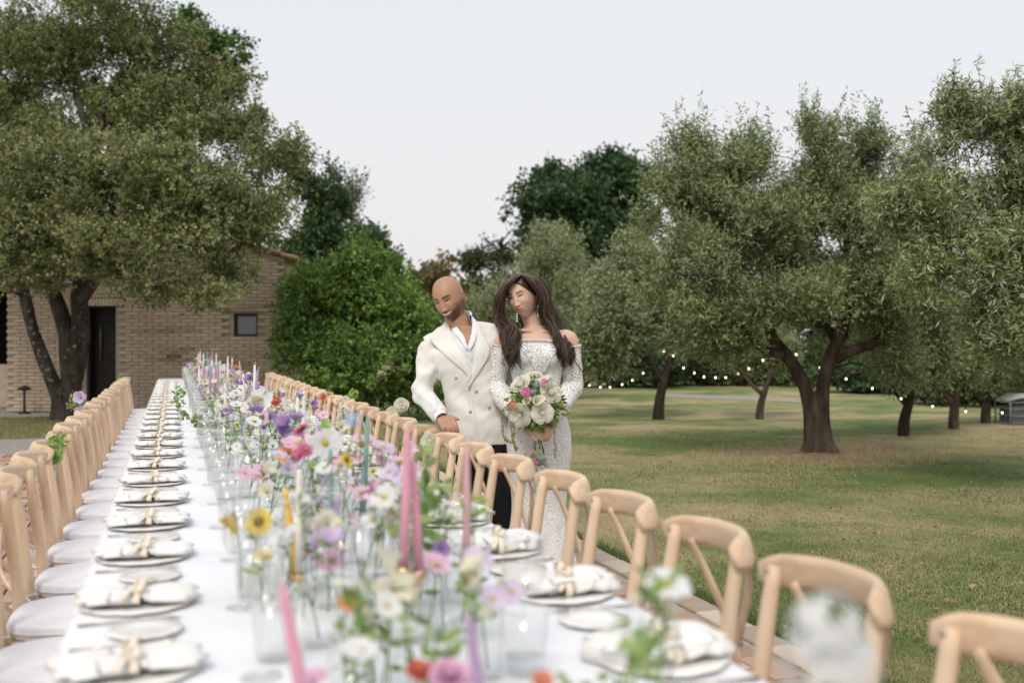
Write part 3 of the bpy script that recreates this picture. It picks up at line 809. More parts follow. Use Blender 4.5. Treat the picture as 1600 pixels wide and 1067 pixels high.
# ---- pale olive trees in the middle distance
OL = dict(per=9, tl=.30, ll=.075, lw=.020, up=.55, spread=.72, gap=-.5, gs=6.5, shell=2.6, tonem=.45, tonev=.2, fold=.1, ragged=.16)
def olive_leaf(n, **k): d = dict(OL); d['ntw'] = n; d.update(k); return d
def trunk_simple(px, py, Z, top, lean=0, r=.12):
    """leaning slender trunk that forks below the crown"""
    hx = px + lean * .6
    k = (py - top) 
    return [limb([(px, py + 6), (px + lean * .15, py - k * .3), (hx, py - k * .62), (px + lean * 1.3, top)], [r * 1.25, r, r * .85, r * .4], Z),
            limb([(hx, py - k * .55), (px + lean - 26, py - k * .85), (px + lean - 50, top - 20)], [r * .7, r * .5, r * .2], Z)]
olives = [
  # name label, trunk px,py, top, lean, r, blobs, twigs
  ('pale silvery olive tree directly behind the bride, its crown below the dark oak', (850, 622), 480, 5, .13, [(860, 470, 90, 110), (880, 400, 62, 52), (810, 470, 60, 75), (765, 500, 50, 80), (870, 560, 95, 55), (780, 570, 55, 50), (850, 372, 30, 26)], 11000, 23.3),
  ('pale olive tree with dark slanting slender trunk just right of the bride', (1029, 653), 555, 16, .085, [(985, 470, 62, 75), (1000, 420, 42, 38), (960, 525, 68, 56), (1040, 508, 50, 42), (1015, 480, 60, 60), (930, 558, 45, 38), (985, 395, 20, 22)], 11500, 17.4),
  ('small olive tree with thin pale trunk seen left of the big olive trunk', (1187, 653), 590, 12, .06, [(1190, 565, 50, 34), (1160, 540, 45, 40), (1215, 545, 40, 34)], 3600, 17.6),
  ('olive tree with slim curved trunk to the right of the big forked olive', (1411, 679), 600, 14, .07, [(1420, 560, 75, 52), (1385, 520, 62, 55), (1465, 540, 62, 60), (1430, 480, 80, 60)], 9500, 14.4),
  ('small olive with straight thin trunk, second from the right edge of the lawn', (1490, 668), 600, 3, .07, [(1490, 570, 50, 45), (1520, 540, 55, 50), (1490, 510, 60, 50)], 4600, 15.7),
  ('small olive with stout short trunk nearest the right edge of the lawn', (1540, 659), 600, 2, .07, [(1550, 565, 50, 40), (1580, 530, 60, 60), (1620, 560, 60, 50)], 4600, 16.8)]
for i, (lab, (tx, ty), top, lean, r, bl, n, Z) in enumerate(olives):
    bp = G(tx, ty); bp.z = -.05; Z = camdist(bp)
    tree('olive_tree', bp, [blob(a, b, Z + (0.5 if i in (2,) else 0), c, d, None) for a, b, c, d in bl], trunk_simple(tx, ty, Z, top, lean, r), darkbark_m if i in (1, 3) else bark_m, olive_far_m if i < 2 else olive_m,
         olive_leaf(n, ll=.085 if i < 2 else .075, lw=.026 if i < 2 else .022), lab, 'tree', 'olive trees on the lawn', nbr=26, br=.03, seed=30 + i)
# ---- the big olive
mb_ = G(1277, 708); ZM = camdist(mb_); mb_.z = -.06
big = [blob(1100, 330, ZM, 88, 95, .9), blob(1150, 270, ZM, 68, 55, .7), blob(1080, 240, ZM, 34, 46, .35), blob(1180, 250, ZM, 42, 40, .4), blob(1075, 420, ZM - .3, 66, 80, .8), blob(1130, 470, ZM - .5, 95, 80, .9), blob(1200, 400, ZM, 90, 95, 1.0), blob(1090, 530, ZM - .3, 50, 36, .6),
       blob(1300, 340, ZM, 72, 90, .9), blob(1290, 230, ZM, 48, 66, .4), blob(1350, 240, ZM + .3, 50, 44, .5), blob(1395, 300, ZM + .4, 70, 80, .9), blob(1330, 440, ZM, 90, 70, 1.0), blob(1250, 465, ZM - .4, 90, 42, .9), blob(1400, 420, ZM + .3, 60, 70, .8), blob(1145, 535, ZM - .2, 50, 32, .6), blob(1375, 505, ZM - .2, 60, 42, .8), blob(1225, 360, ZM, 40, 36, .6), blob(1115, 345, ZM - .3, 75, 62, .7), blob(1175, 335, ZM - .2, 60, 60, .7), blob(1035, 300, ZM, 28, 40, .35), blob(1400, 560, ZM, 46, 36, .5)]
ml = [limb([(1266, 714), (1268, 690), (1266, 650), (1258, 606), (1246, 582), (1232, 560), (1208, 530), (1196, 490), (1170, 430), (1130, 360)], [.15, .095, .08, .074, .078, .078, .070, .055, .04, .02], ZM),
      limb([(1293, 714), (1289, 690), (1284, 650), (1285, 606), (1293, 570), (1308, 535), (1320, 490), (1318, 430), (1325, 360), (1300, 260)], [.15, .095, .084, .078, .084, .080, .068, .055, .04, .02], ZM),
      limb([(1280, 714), (1279, 685), (1274, 645), (1270, 612)], [.14, .12, .095, .05], ZM - .02),
      limb([(1304, 560), (1330, 548), (1365, 535), (1400, 505), (1430, 450)], [.07, .065, .055, .04, .02], ZM),
      limb([(1312, 535), (1290, 510), (1270, 500), (1240, 440), (1230, 350)], [.06, .055, .045, .035, .015], ZM + .2),
      limb([(1222, 556), (1190, 545), (1150, 500), (1110, 450)], [.05, .045, .03, .015], ZM - .3)]
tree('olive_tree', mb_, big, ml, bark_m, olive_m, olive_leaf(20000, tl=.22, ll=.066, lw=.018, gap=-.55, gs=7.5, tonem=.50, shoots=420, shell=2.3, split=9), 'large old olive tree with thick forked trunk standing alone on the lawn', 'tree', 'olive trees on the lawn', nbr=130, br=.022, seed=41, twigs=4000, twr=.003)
# ring of bare earth and straw round its base
dirt_m = pmat('bare_earth', [(0.13, 0.085, 0.055), (0.24, 0.165, 0.105), (0.33, 0.25, 0.16)], .95, 10, 6, .8, 50, .1, bdist=.02)
rv = []; cx, cy = mb_.x, mb_.y
nr_ = 40
for j, rr_ in enumerate((0, .25, .5, .75, 1.0)):
    for k in range(nr_):
        a = 2 * PI * k / nr_
        q = rr_ * (1 + .3 * math.sin(3 * a + 1) + .15 * math.sin(7 * a)) * .85
        rv.append((cx + math.cos(a) * q * 1.25, cy + math.sin(a) * q, -.0195 + .05 * (1 - rr_) ** 1.5 + (0.006 * noise.noise(Vector((a * 3, q * 5, 0))) if 0 < rr_ < 1 else 0)))
rf = [(j * nr_ + k, j * nr_ + (k + 1) % nr_, (j + 1) * nr_ + (k + 1) % nr_, (j + 1) * nr_ + k) for j in range(4) for k in range(nr_)]
me = bpy.data.meshes.new('earth_mound'); me.from_pydata(rv, [], rf); me.polygons.foreach_set('use_smooth', [True] * len(rf))
o = link('earth_mound', me, None, dirt_m); prop(o, 'low mound of bare brown earth round the foot of the big olive', kind='structure')
def samp_m(n):
    a = RNG.uniform(0, 2 * PI, n); r = RNG.random(n) ** .6
    return np.stack([cx + np.cos(a) * r * 1.6, cy + np.sin(a) * r * 1.3, np.full(n, -.02)], 1)
V3, P3 = blades('g', 14000, samp_m, .02, .08, .003, grass_m, '')
o = link('dry_grass', np_mesh('dry_grass', V3.reshape(-1, 3), np.arange(len(V3) * 3).reshape(-1, 3), grass_m, np.repeat(np.clip(RNG.normal(.8, .2, len(P3)), 0, 1), 3)))
prop(o, 'dry straw and rusty weeds round the foot of the big olive', 'grass', kind='stuff')
# ---- near olive hanging in from the right
ZN = 9.2
nb_ = W(1730, 530, ZN); nb_.z = -.05
near = [blob(1560, 300, ZN, 120, 110, 1.0), blob(1480, 330, ZN, 90, 80, .7), blob(1420, 330, ZN, 48, 42, .4), blob(1540, 420, ZN - .2, 110, 90, .9), blob(1480, 220, ZN, 70, 60, .6), blob(1560, 190, ZN, 90, 70, .8), blob(1640, 260, ZN, 110, 130, 1.0), blob(1600, 480, ZN - .2, 100, 90, .9), blob(1700, 420, ZN, 140, 170, 1.2),
        blob(1490, 170, ZN, 30, 40, .25), blob(1460, 430, ZN - .2, 50, 66, .4), blob(1560, 530, ZN - .1, 55, 45, .4), blob(1780, 250, ZN, 150, 160, 1.2), blob(1390, 300, ZN, 26, 26, .2)]
tree('olive_tree', nb_, near, [limb([(1730, 775), (1735, 690), (1728, 600), (1700, 500), (1650, 400), (1600, 300)], [.24, .19, .16, .12, .08, .03], ZN), limb([(1728, 600), (1760, 500), (1790, 380), (1780, 260)], [.12, .10, .07, .03], ZN),
      limb([(1700, 500), (1600, 440), (1520, 380), (1450, 330)], [.07, .05, .035, .015], ZN)], bark_m, olive_near_m,
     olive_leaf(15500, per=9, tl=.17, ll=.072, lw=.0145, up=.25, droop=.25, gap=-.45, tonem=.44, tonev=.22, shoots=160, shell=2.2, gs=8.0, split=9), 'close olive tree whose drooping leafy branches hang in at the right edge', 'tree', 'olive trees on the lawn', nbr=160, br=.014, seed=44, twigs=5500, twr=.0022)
# ---- hedges and scrub beyond the lawn
def scrub(pxs, py, Z, r, mat, label, seed, n=2600, name='hedge_bush', ll=.12, tm=.45):
    for i, px in enumerate(pxs):
        p = W(px, 530, Z); p.z = -.05
        rr = r * random.uniform(.8, 1.2)
        yield tree(name, p, [blob(px, py, Z, rr, rr * .8, 1.3), blob(px - rr * .5, py + rr * .35, Z, rr * .7, rr * .6, 1.2), blob(px + rr * .5, py + rr * .3, Z, rr * .75, rr * .6, 1.2)], [], darkbark_m, mat,
             dict(ntw=n, per=5, tl=.25, ll=ll, lw=ll * .6, up=.4, gap=-.7, gs=2.4, tonem=tm, shell=2.5, ragged=.25), label[i % len(label)], 'bush', 'bushes along the far edge of the lawn', nbr=0, seed=seed + i)
L_ = ['dark leafy bush beyond the lawn, between the bride and the slanting olive trunk', 'second dark bush beyond the lawn, close to the slanting olive trunk']
list(scrub((930, 1005), 575, 29, 46, dkgreen_m, L_, 60, 1700))
list(scrub((1075, 1130, 1185, 1240), 568, 30, 44, mixgreen_m, ['scrubby bush beyond the gravel track, just right of the slanting trunk', 'scrubby bush beyond the gravel track under the string lights', 'low scrub behind the thin pale olive trunk', 'scrub showing just left of the big forked trunk'], 70, 1500))
list(scrub((1330, 1385, 1440), 590, 26, 46, dkgreen_m, ['dark hedge bush just right of the big olive trunk', 'dark hedge bush behind the slim curved olive trunk', 'dark hedge bush between the two slim olive trunks'], 80, 1700))
list(scrub((1500, 1560, 1625), 600, 21, 50, mixgreen_m, ['bush behind the thin straight olive trunk', 'bush at the right behind the stout short trunk', 'bush beside the wire crate at the right edge'], 90, 1700))
list(scrub((720, 770), 560, 32, 60, mixgreen_m, ['green bush between the shrub and the man', 'green bush hidden behind the couple'], 95, 1500))
# mass of pale woodland closing the view beyond
mass = [far_blob(1010 + 60 * i, 520 - (i % 3) * 12, 44, 60, 85) for i in range(13)] + [far_blob(760 + 50 * i, 500, 46, 50, 90) for i in range(5)] + [far_blob(-60 + 70 * i, 480, 46, 70, 110) for i in range(4)]
V, tone, _ = leaf_cloud(mass, 16000, 5, .5, .24, .15, seed=25, gap=-.85, gs=1.2, tonem=.5, shell=2.6, ragged=.3)
o = link('far_woodland', np_mesh('far_woodland', V, np.arange(len(V)).reshape(-1, 4), mixgreen_m, tone)); prop(o, 'mass of far scrub and woodland closing the view behind the olive grove', 'woods', kind='stuff')
# ---- string lights
cable_m = pmat('black_cable', [(.02, .02, .02)], .6)
bulb_m, N_, L__, P_ = newmat('lit_bulb'); P_.inputs['Emission Color'].default_value = (1.0, .86, .60, 1); P_.inputs['Emission Strength'].default_value = 4
P_.inputs['Base Color'].default_value = (.9, .85, .7, 1)
def string_lights(pts, Z0, Z1, label, r=.0125):
    n = len(pts)
    P3 = [W(p[0], p[1], Z0 + (Z1 - Z0) * i / (n - 1)) for i, p in enumerate(pts)]
    root = empty('string_lights', tuple(P3[0])); prop(root, label, 'string lights', 'string lights hung between the olives')
    m = MB(); q = cr([p - P3[0] + Vector((0, 0, .09)) for p in P3], 4); m.tube(q, .006, 5); m.build('cable', cable_m, root)
    bm_ = None
    for p in P3:
        if bm_ is None:
            b = MB(); b.lathe([(.008, r * 1.3), (r * .8, r * .7), (r, 0), (r * .7, -r * .8), (.003, -r * 1.1)], 10); bm_ = b.mesh('bulb', bulb_m)
            s = MB(); s.lathe([(.010, .09), (.010, .016)], 8); sm_ = s.mesh('socket', cable_m)
        o = link('bulb', bm_, root); o.location = p - P3[0]
        o2 = link('socket', sm_, o)
string_lights([(905, 600), (921, 602), (938, 605), (953, 605), (972, 601), (988, 594), (1005, 583), (1037, 549)], 17.5, 16.6, 'warm string lights rising from the bride to the slanting olive trunk')
string_lights([(1052, 556), (1068, 575), (1085, 583), (1100, 589), (1118, 590), (1134, 590), (1153, 584), (1170, 576), (1192, 563)], 16.6, 15.0, 'warm string lights sagging between the slanting trunk and the big olive')
string_lights([(1244, 554), (1281, 575), (1322, 592), (1363, 607), (1408, 623), (1457, 635), (1509, 643), (1566, 645), (1610, 642)], 13.0, 13.6, 'string lights running low from the big olive to the right edge', .0115)
# ---- grey wire crate structure at the right edge beyond the lawn
wc = G(1604, 662); crate = empty('wire_enclosure', (wc.x, wc.y, -.02), -YAW); prop(crate, 'grey wire and metal enclosure with pale top at the right edge of the lawn', 'enclosure')
gm = pmat('grey_metal', [(.20, .21, .22), (.30, .31, .31)], .6, 9, metal=.3); pm = pmat('pale_cover', [(.55, .57, .57), (.68, .69, .68)], .7, 6)
b = MB()
for x in (-.3, .05, .4):
    for yy in (0, .6): b.tube([(x, yy, 0), (x, yy, .42)], .015, 6)
for zz in (.03, .17, .30, .42):
    for yy in (0, .6): b.tube([(-.3, yy, zz), (.4, yy, zz)], .010, 6)
    for x in (-.3, .4): b.tube([(x, 0, zz), (x, .6, zz)], .010, 6)
b.build('frame', gm, crate)
b = MB(); b.box((.05, .3, .18), (.58, .5, .3)); b.build('bin', pmat('dark_bin', [(.08, .10, .11), (.12, .14, .15)], .6, 8), crate, False)
b = MB(); b.tube([(-.32, .3, .44), (-.1, .3, .52), (.2, .3, .52), (.42, .3, .44)], [.10, .14, .14, .10], 12, flat=(.45, 2.2), up=(0, 0, 1)); b.build('cover', pm, crate); crate.scale = (.85, .85, .85)
# ================================================================ THE TABLE
TX0, TX1, TY0, TY1, TZ = -0.20, 0.965, 0.45, 15.9, 0.76
ONES = ['', 'first', 'second', 'third', 'fourth', 'fifth', 'sixth', 'seventh', 'eighth', 'ninth', 'tenth', 'eleventh', 'twelfth', 'thirteenth', 'fourteenth', 'fifteenth', 'sixteenth', 'seventeenth', 'eighteenth', 'nineteenth', 'twentieth']
def ordinal(n):
    if n <= 20: return ONES[n]
    return ('twenty-' if n < 30 else 'thirty-') + ONES[n % 10] if n % 10 else 'thirtieth'
wood_m = pmat('pale_beech_wood', [(0.56, 0.385, 0.25), (0.72, 0.535, 0.375), (0.78, 0.61, 0.455)], 0.5, 3.0, 8, 0.10, 60, 0.35, stretch=(7, 7, 0.7))
def vary(m, lo, hi):
    N, L, P_ = m.node_tree.nodes, m.node_tree.links, m.node_tree.nodes['Principled BSDF']
    src = P_.inputs['Base Color'].links[0].from_socket; oi = N.new('ShaderNodeObjectInfo'); mr = N.new('ShaderNodeMapRange'); mr.inputs[3].default_value = lo; mr.inputs[4].default_value = hi
    L.new(oi.outputs['Random'], mr.inputs[0]); vm = N.new('ShaderNodeVectorMath'); vm.operation = 'SCALE'; L.new(src, vm.inputs[0]); L.new(mr.outputs[0], vm.inputs['Scale']); L.new(vm.outputs[0], P_.inputs['Base Color'])
vary(wood_m, .88, 1.06)
rail_m = pmat('pale_beech_rail', [(0.56, 0.385, 0.25), (0.72, 0.535, 0.375), (0.78, 0.61, 0.455)], 0.5, 3.0, 8, 0.10, 60, 0.35, stretch=(.8, 6, 7))
vary(rail_m, .88, 1.06)
cush_m = pmat('white_cushion_cloth', [(0.72, 0.71, 0.76), (0.79, 0.78, 0.82)], 0.9, 30, 5, 0.25, 160, 0.15, sheen=.2, bdist=.002)
cloth_m = pmat('white_table_linen', [(0.78, 0.80, 0.86), (0.84, 0.855, 0.90)], 0.85, 3, 5, 0.30, 240, 0.2, sheen=.15, bdist=.0015)
napkin_m = pmat('white_napkin_linen', [(0.76, 0.75, 0.74), (0.84, 0.83, 0.82)], 0.9, 20, 5, 0.3, 120, 0.15, sheen=.2, bdist=.002)
ribbon_m = pmat('champagne_ribbon', [(0.76, 0.66, 0.54), (0.83, 0.75, 0.64)], 0.45, 20)
china_m = pmat('white_china', [(0.84, 0.83, 0.81)], 0.18, spec=.6)
gold_m = pmat('gold_metal', [(0.72, 0.52, 0.28)], 0.3, metal=.9)
goldrim_m = pmat('worn_gold_rim', [(0.82, 0.81, 0.79), (0.80, 0.77, 0.72), (0.72, 0.62, 0.50), (0.55, 0.42, 0.30)], 0.35, 22, 3)
cutlery_m = pmat('champagne_cutlery', [(0.62, 0.55, 0.45)], 0.25, metal=.9)
brass_m = pmat('brass', [(0.66, 0.46, 0.22)], 0.35, metal=.85)
glass_m = glassmat('clear_glass')
screw_m = pmat('steel_screw', [(0.5, 0.5, 0.5)], .35, metal=.9)
tbl = empty('banquet_table', ((TX0 + TX1) / 2, (TY0 + TY1) / 2, 0)); prop(tbl, 'very long banquet table hidden under white linen between two rows of chairs', 'table')
hw = (TX1 - TX0) / 2 - .03; hl = (TY1 - TY0) / 2
b = MB(); b.box((0, 0, TZ - .03), (hw * 2, hl * 2 - .04, .035)); b.build('tabletop', wood_m, tbl, False)
for yy in np.linspace(-hl + .3, hl - .3, 9):
    for xx in (-.33, .33):
        b = MB(); b.box((xx, yy, (TZ - .05) / 2), (.06, .06, TZ - .05)); b.build('leg', wood_m, tbl, False)
# cloth
def cloth():
    nx, ny = 56, 620
    V = []; DROP = 0.26
    w = TX1 - TX0
    for j in range(ny + 1):
        y = TY0 + (TY1 - TY0) * j / ny
        for i in range(nx + 1):
            s = -DROP + (w + 2 * DROP) * i / nx
            if s < 0 or s > w:
                d = -s if s < 0 else s - w
                out = 0.010 + 0.014 * (d / DROP) * math.sin(y * 21 + (0 if s < 0 else 2) + 1.3 * math.sin(y * 5.1)) + 0.004 * math.sin(y * 47)
                r = 0.02
                x = (TX0 - out if s < 0 else TX1 + out)
                z = TZ - d
                if d < r: x = (TX0 if s < 0 else TX1) + (-out if s < 0 else out) * d / r; z = TZ - d * d / r * .8
            else:
                x = TX0 + s; 
                z = TZ + 0.0016 * noise.noise(Vector((x * 6, y * 5, 0))) + 0.0030 * max(0, noise.noise(Vector((x * 2.5 + 9, y * 9, 4)))) 
                cre = (y / 1.9) % 1.0
                z += 0.005 * math.exp(-((cre - .5) / .008) ** 2) + .0012 * math.sin(x * 38 + 3 * noise.noise(Vector((x * 3, y * 3, 7)))) * max(0, noise.noise(Vector((x * 2, y * 1.5, 2)))) + 0.0022 * math.exp(-((x - .385) / .012) ** 2)
            V.append((x, y, z))
    F = [(j * (nx + 1) + i, j * (nx + 1) + i + 1, (j + 1) * (nx + 1) + i + 1, (j + 1) * (nx + 1) + i) for j in range(ny) for i in range(nx)]
    # the far end drops too
    base = len(V)
    for k in range(1, 9):
        for i in range(nx + 1):
            x, y, z = V[ny * (nx + 1) + i]
            V.append((x, TY1 + .012 + .006 * math.sin(x * 30), max(.5, z - k * .0325)))
    for k in range(8):
        for i in range(nx):
            a = (ny * (nx + 1) if k == 0 else base + (k - 1) * (nx + 1)) + i; c = base + k * (nx + 1) + i
            F.append((a, a + 1, c + 1, c))
    return np_mesh('tablecloth', np.array(V), np.array(F), cloth_m, np.full(len(V), .5), True)
o = link('tablecloth', cloth()); prop(o, 'long white linen tablecloth with hanging edges covering the banquet table', 'tablecloth')

# ---------------------------------------------------------------- the chair
def make_chair():
    root = empty('cross_back_chair')
    def post(s):
        m = MB()
        pts = cr([(s * .176, -.225, 0), (s * .170, -.205, .22), (s * .166, -.195, .45), (s * .160, -.215, .66), (s * .157, -.246, .862)], 5)
        m.tube(pts, lerp_list([.015, .018, .020, .019, .0165], len(pts)), 12)
        return m
    for s in (-1, 1): post(s).build('rear_leg', wood_m, root)
    for s in (-1, 1):
        m = MB(); m.tube([(s * .178, .185, 0), (s * .176, .18, .22), (s * .172, .175, .44)], [.013, .016, .019], 12); m.build('front_leg', wood_m, root)
    # bent top rail wraps round the outside of the posts
    m = MB(); pts = []; n = 22
    for i in range(n + 1):
        a = -1 + 2 * i / n
        x = .180 * (a * (1.12 - .12 * a * a))
        y = -.322 + .094 * abs(a) ** 2.6
        pts.append(Vector((x, y + .008, .848 + .005 * (1 - a * a))))
    sec = []
    # rounded rectangular section, taller than thick, hand laid
    ns = 12; vs = []; fs = []
    for i, p in enumerate(pts):
        t = (pts[min(i + 1, n)] - pts[max(i - 1, 0)]).normalized(); out = Vector((t.y, -t.x, 0))
        e = min(1, .55 + .45 * min(i, n - i) / 1.5)
        for k in range(ns):
            a = 2 * PI * k / ns
            ca, sa = math.cos(a), math.sin(a)
            q = (abs(ca) ** 4 + abs(sa) ** 4) ** -.25
            vs.append(p + out * (ca * q * .0145 * e) + Vector((0, 0, sa * q * .037 * e)) + out * (-.010 * sa))
    for i in range(n):
        for k in range(ns):
            k2 = (k + 1) % ns; fs.append((i * ns + k, i * ns + k2, (i + 1) * ns + k2, (i + 1) * ns + k))
    fs.append(tuple(reversed(range(ns)))); fs.append(tuple(n * ns + k for k in range(ns)))
    m.add(vs, fs); rail = m.build('top_rail', rail_m, root)
    for s in (-1, 1):
        m = MB(); m.tube([(s * .158, -.230, .852), (s * .158, -.225, .852)], .006, 8); m.build('screw', screw_m, rail)
        pass
    # two crossed bent slats
    for s in (-1, 1):
        m = MB(); q = cr([(s * .136, -.272, .828), (s * .108, -.298, .76), (s * .012, -.322 - .006 * s, .605), (s * -.08, -.283, .52), (s * -.152, -.208, .455)], 6)
        m.tube(q, .013, 8, flat=(.42, 1.35), up=(0, 1, 0)); m.build('cross_slat', wood_m, root)
    m = MB(); m.tube([(0, -.342, .598), (0, -.310, .598)], .009, 8); m.build('slat_button', screw_m, root)
    # seat frame and woven seat
    def outline(k, grow=0.0):
        a = 2 * PI * k / 32; ca, sa = math.cos(a), math.sin(a)
        q = (abs(ca) ** 3.2 + abs(sa) ** 3.2) ** (-1 / 3.2)
        wdt = .208 + .012 * sa + grow
        return ca * q * wdt, sa * q * (.205 + grow)
    def pad(z0, z1, grow, rnd, bulge=0.0):
        m = MB(); prof = [(-.8, 0), (0, .15), (0, .85), (-.8, 1)]
        vs = []; fs = []
        for gg, t in prof:
            for k in range(32):
                x, y = outline(k, grow + gg * rnd); vs.append((x, y, z0 + (z1 - z0) * t))
        for i in range(3):
            for k in range(32):
                k2 = (k + 1) % 32; fs.append((i * 32 + k, i * 32 + k2, (i + 1) * 32 + k2, (i + 1) * 32 + k))
        c0, c1 = len(vs), None
        vs.append((0, 0, z0)); vs.append((0, 0, z1 + bulge))
        ring2 = len(vs)
        for k in range(32):
            x, y = outline(k, grow - .05); vs.append((x, y, z1 + bulge * .6))
        for k in range(32):
            k2 = (k + 1) % 32
            fs.append((c0, k2, k)); fs.append((96 + k, 96 + k2, ring2 + k2, ring2 + k)); fs.append((ring2 + k, ring2 + k2, c0 + 1))
        m.add(vs, fs); return m
    pad(.432, .468, .004, .004).build('seat', wood_m, root)
    cu = pad(.470, .514, -.010, .010, .005).build('cushion', cush_m, root)
    m = MB(); ring = [Vector((*outline(k, -.0075), .492)) for k in range(33)]; m.tube(ring, .0028, 5, cap=False); m.build('piping', cush_m, cu)
    for s in (-1, 1):
        m = MB()
        m.tube(cr([(s * .17, -.17, .49), (s * .20, -.19, .492), (s * .215, -.21, .488), (s * .19, -.228, .49), (s * .16, -.205, .488)], 4), .003, 5)
        m.tube(cr([(s * .205, -.20, .49), (s * .235, -.215, .53), (s * .225, -.235, .56), (s * .21, -.21, .50)], 4), .003, 5)
        m.tube(cr([(s * .205, -.20, .49), (s * .23, -.18, .47), (s * .235, -.20, .42), (s * .225, -.215, .38)], 4), .003, 5)
        m.tube(cr([(s * .205, -.20, .49), (s * .22, -.215, .45), (s * .215, -.23, .39)], 4), .003, 5)
        m.build('tie', cush_m, cu)
    for s in (-1, 1):
        m = MB(); m.tube([(s * .183, -.21, .20), (s * .176, .18, .24)], .010, 8); m.build('stretcher', wood_m, root)
    return root
chair = make_chair()
RC = [1.19 + .489 * i for i in range(-1, 27)]
LC = [1.90 + .489 * i for i in range(0, 23)]
first = True
random.seed(5)
for side, ys in (('right', RC), ('left', LC)):
    for i, y in enumerate(ys):
        c = chair if first else copy_tree(chair); first = False
        sg = 1 if side == 'right' else -1
        j = random.uniform(-.012, .012)
        c.location = ((0.955 if side == 'right' else -0.255) + j, y + random.uniform(-.01, .01), 0.011)
        c.rotation_euler = (0, 0, sg * PI / 2 + random.uniform(-.035, .035))
        n = i + 1
        prop(c, f'pale wooden cross-back chair, {ordinal(n)} from the front in the {side} row', 'chair', f'cross-back chairs along the {side} side of the table')

# ---------------------------------------------------------------- place settings
def make_plate(r, name):
    root = empty(name)
    m = MB(); n = 48
    prof = [(.0, .004), (r * .55, .003), (r * .64, .004), (r * .98, .0075), (r, .009), (r * .99, .0105), (r * .64, .0080), (r * .55, .007), (.0, .007)]
    prof = prof[::-1]
    vs = []; fs = []
    for q, z in prof:
        for k in range(n):
            a = 2 * PI * k / n; sc = 1 + (.018 * math.cos(12 * a) if q > r * .9 else 0)
            vs.append((max(q, .0005) * sc * math.cos(a), max(q, .0005) * sc * math.sin(a), z))
    for i in range(len(prof) - 1):
        for k in range(n):
            k2 = (k + 1) % n; fs.append((i * n + k2, i * n + k, (i + 1) * n + k, (i + 1) * n + k2))
    m.add(vs, fs); m.build('dish', china_m, root)
    m = MB(); m.tube([Vector((r * (1 + .018 * math.cos(12 * 2 * PI * k / 72)) * math.cos(2 * PI * k / 72), r * (1 + .018 * math.cos(12 * 2 * PI * k / 72)) * math.sin(2 * PI * k / 72), .0098)) for k in range(73)], .0006, 5, cap=False)
    m.build('gold_rim', goldrim_m, root)
    return root
def make_napkin(seed):
    root = empty('napkin'); r = random.Random(seed); puffy = seed >= 4; FL = .30 if puffy else .16
    m = MB(); L = .118
    for s in (-1, 1):      # two gathered wings tied in the middle
        pts = [Vector((s * t * L, (r.uniform(-.004, .004)), .014 + (.012 if puffy else .003) * math.sin(t * PI))) for t in np.linspace(.03, 1, 12)]
        rad = [.052, .060, .067, .071, .074, .076, .077, .077, .076, .074, .068, .052]
        ph = r.uniform(0, 6)
        m.tube(pts, rad, 22, flat=(1, FL), up=(0, 1, 0), wob=lambda p, a, i, ph=ph: 1 + .10 * math.sin(5 * a + ph + i * .22) * (1 - i / 16) + .12 * noise.noise(Vector((math.cos(a) * 2 + ph, math.sin(a) * 2, i * .35))))
    # loose top fold standing up a little
    for sy in (-1, 1): m.tube([Vector((t * .125, sy * .03 + .01 * math.sin(t * 4 + seed), (.034 if puffy else .019) + .003 * math.cos(t * 9))) for t in np.linspace(-1, 1, 12)], [.012, .026, .030, .030, .026, .022, .022, .026, .030, .030, .026, .012], 12, flat=(1, .22), up=(0, 1, 0))
    m.build('linen', napkin_m, root)
    m = MB()
    m.tube([Vector((0, .070 * math.cos(a), .016 + (.026 if puffy else .013) * math.sin(a))) for a in np.linspace(0, 2 * PI, 17)], .009, 8, cap=False, flat=(1, .15), up=(1, 0, 0))
    hz = .045 if puffy else .030
    for s in (-1, 1):
        m.tube(cr([(0, 0, hz), (.012, s * .025, hz + .014), (.004, s * .045, hz + .006), (-.008, s * .02, hz)], 4), .008, 6, flat=(1, .2))
        m.tube(cr([(0, 0, hz), (.010 * s, s * .03, hz - .004), (.015 * s, s * .06, .030 + r.uniform(0, .01)), (.03 * s, s * .09, .024)], 4), .007, 6, flat=(1, .2))
    m.build('ribbon', ribbon_m, root)
    return root
def make_glass(kind):
    root = empty('wine_glass' if kind == 'wine' else 'tumbler')
    m = MB()
    if kind == 'wine':
        m.lathe([(.036, 0), (.034, .003), (.006, .008), (.004, .02), (.0038, .095), (.008, .102), (.030, .118), (.041, .142), (.042, .165), (.038, .195), (.034, .215), (.0328, .215), (.037, .194), (.0405, .165), (.0395, .143), (.029, .120), (.0, .105)], 24, cap1=False)
    else:
        m.lathe([(.0, .001), (.033, .001), (.036, .01), (.042, .11), (.0408, .11), (.034, .012), (.0, .010)], 24, cap0=False, cap1=False)
    m.build('bowl', glass_m, root)
    rr, zz = (.0334, .215) if kind == 'wine' else (.0414, .11)
    m = MB(); m.tube([Vector((rr * math.cos(2 * PI * k / 32), rr * math.sin(2 * PI * k / 32), zz)) for k in range(33)], .0011, 5, cap=False)
    m.build('rim', pmat('glass_rim_highlight', [(.80, .82, .84)], .1, spec=1.0), root)  # opaque pale ring: the highlight along the glass edge put into its colour
    return root
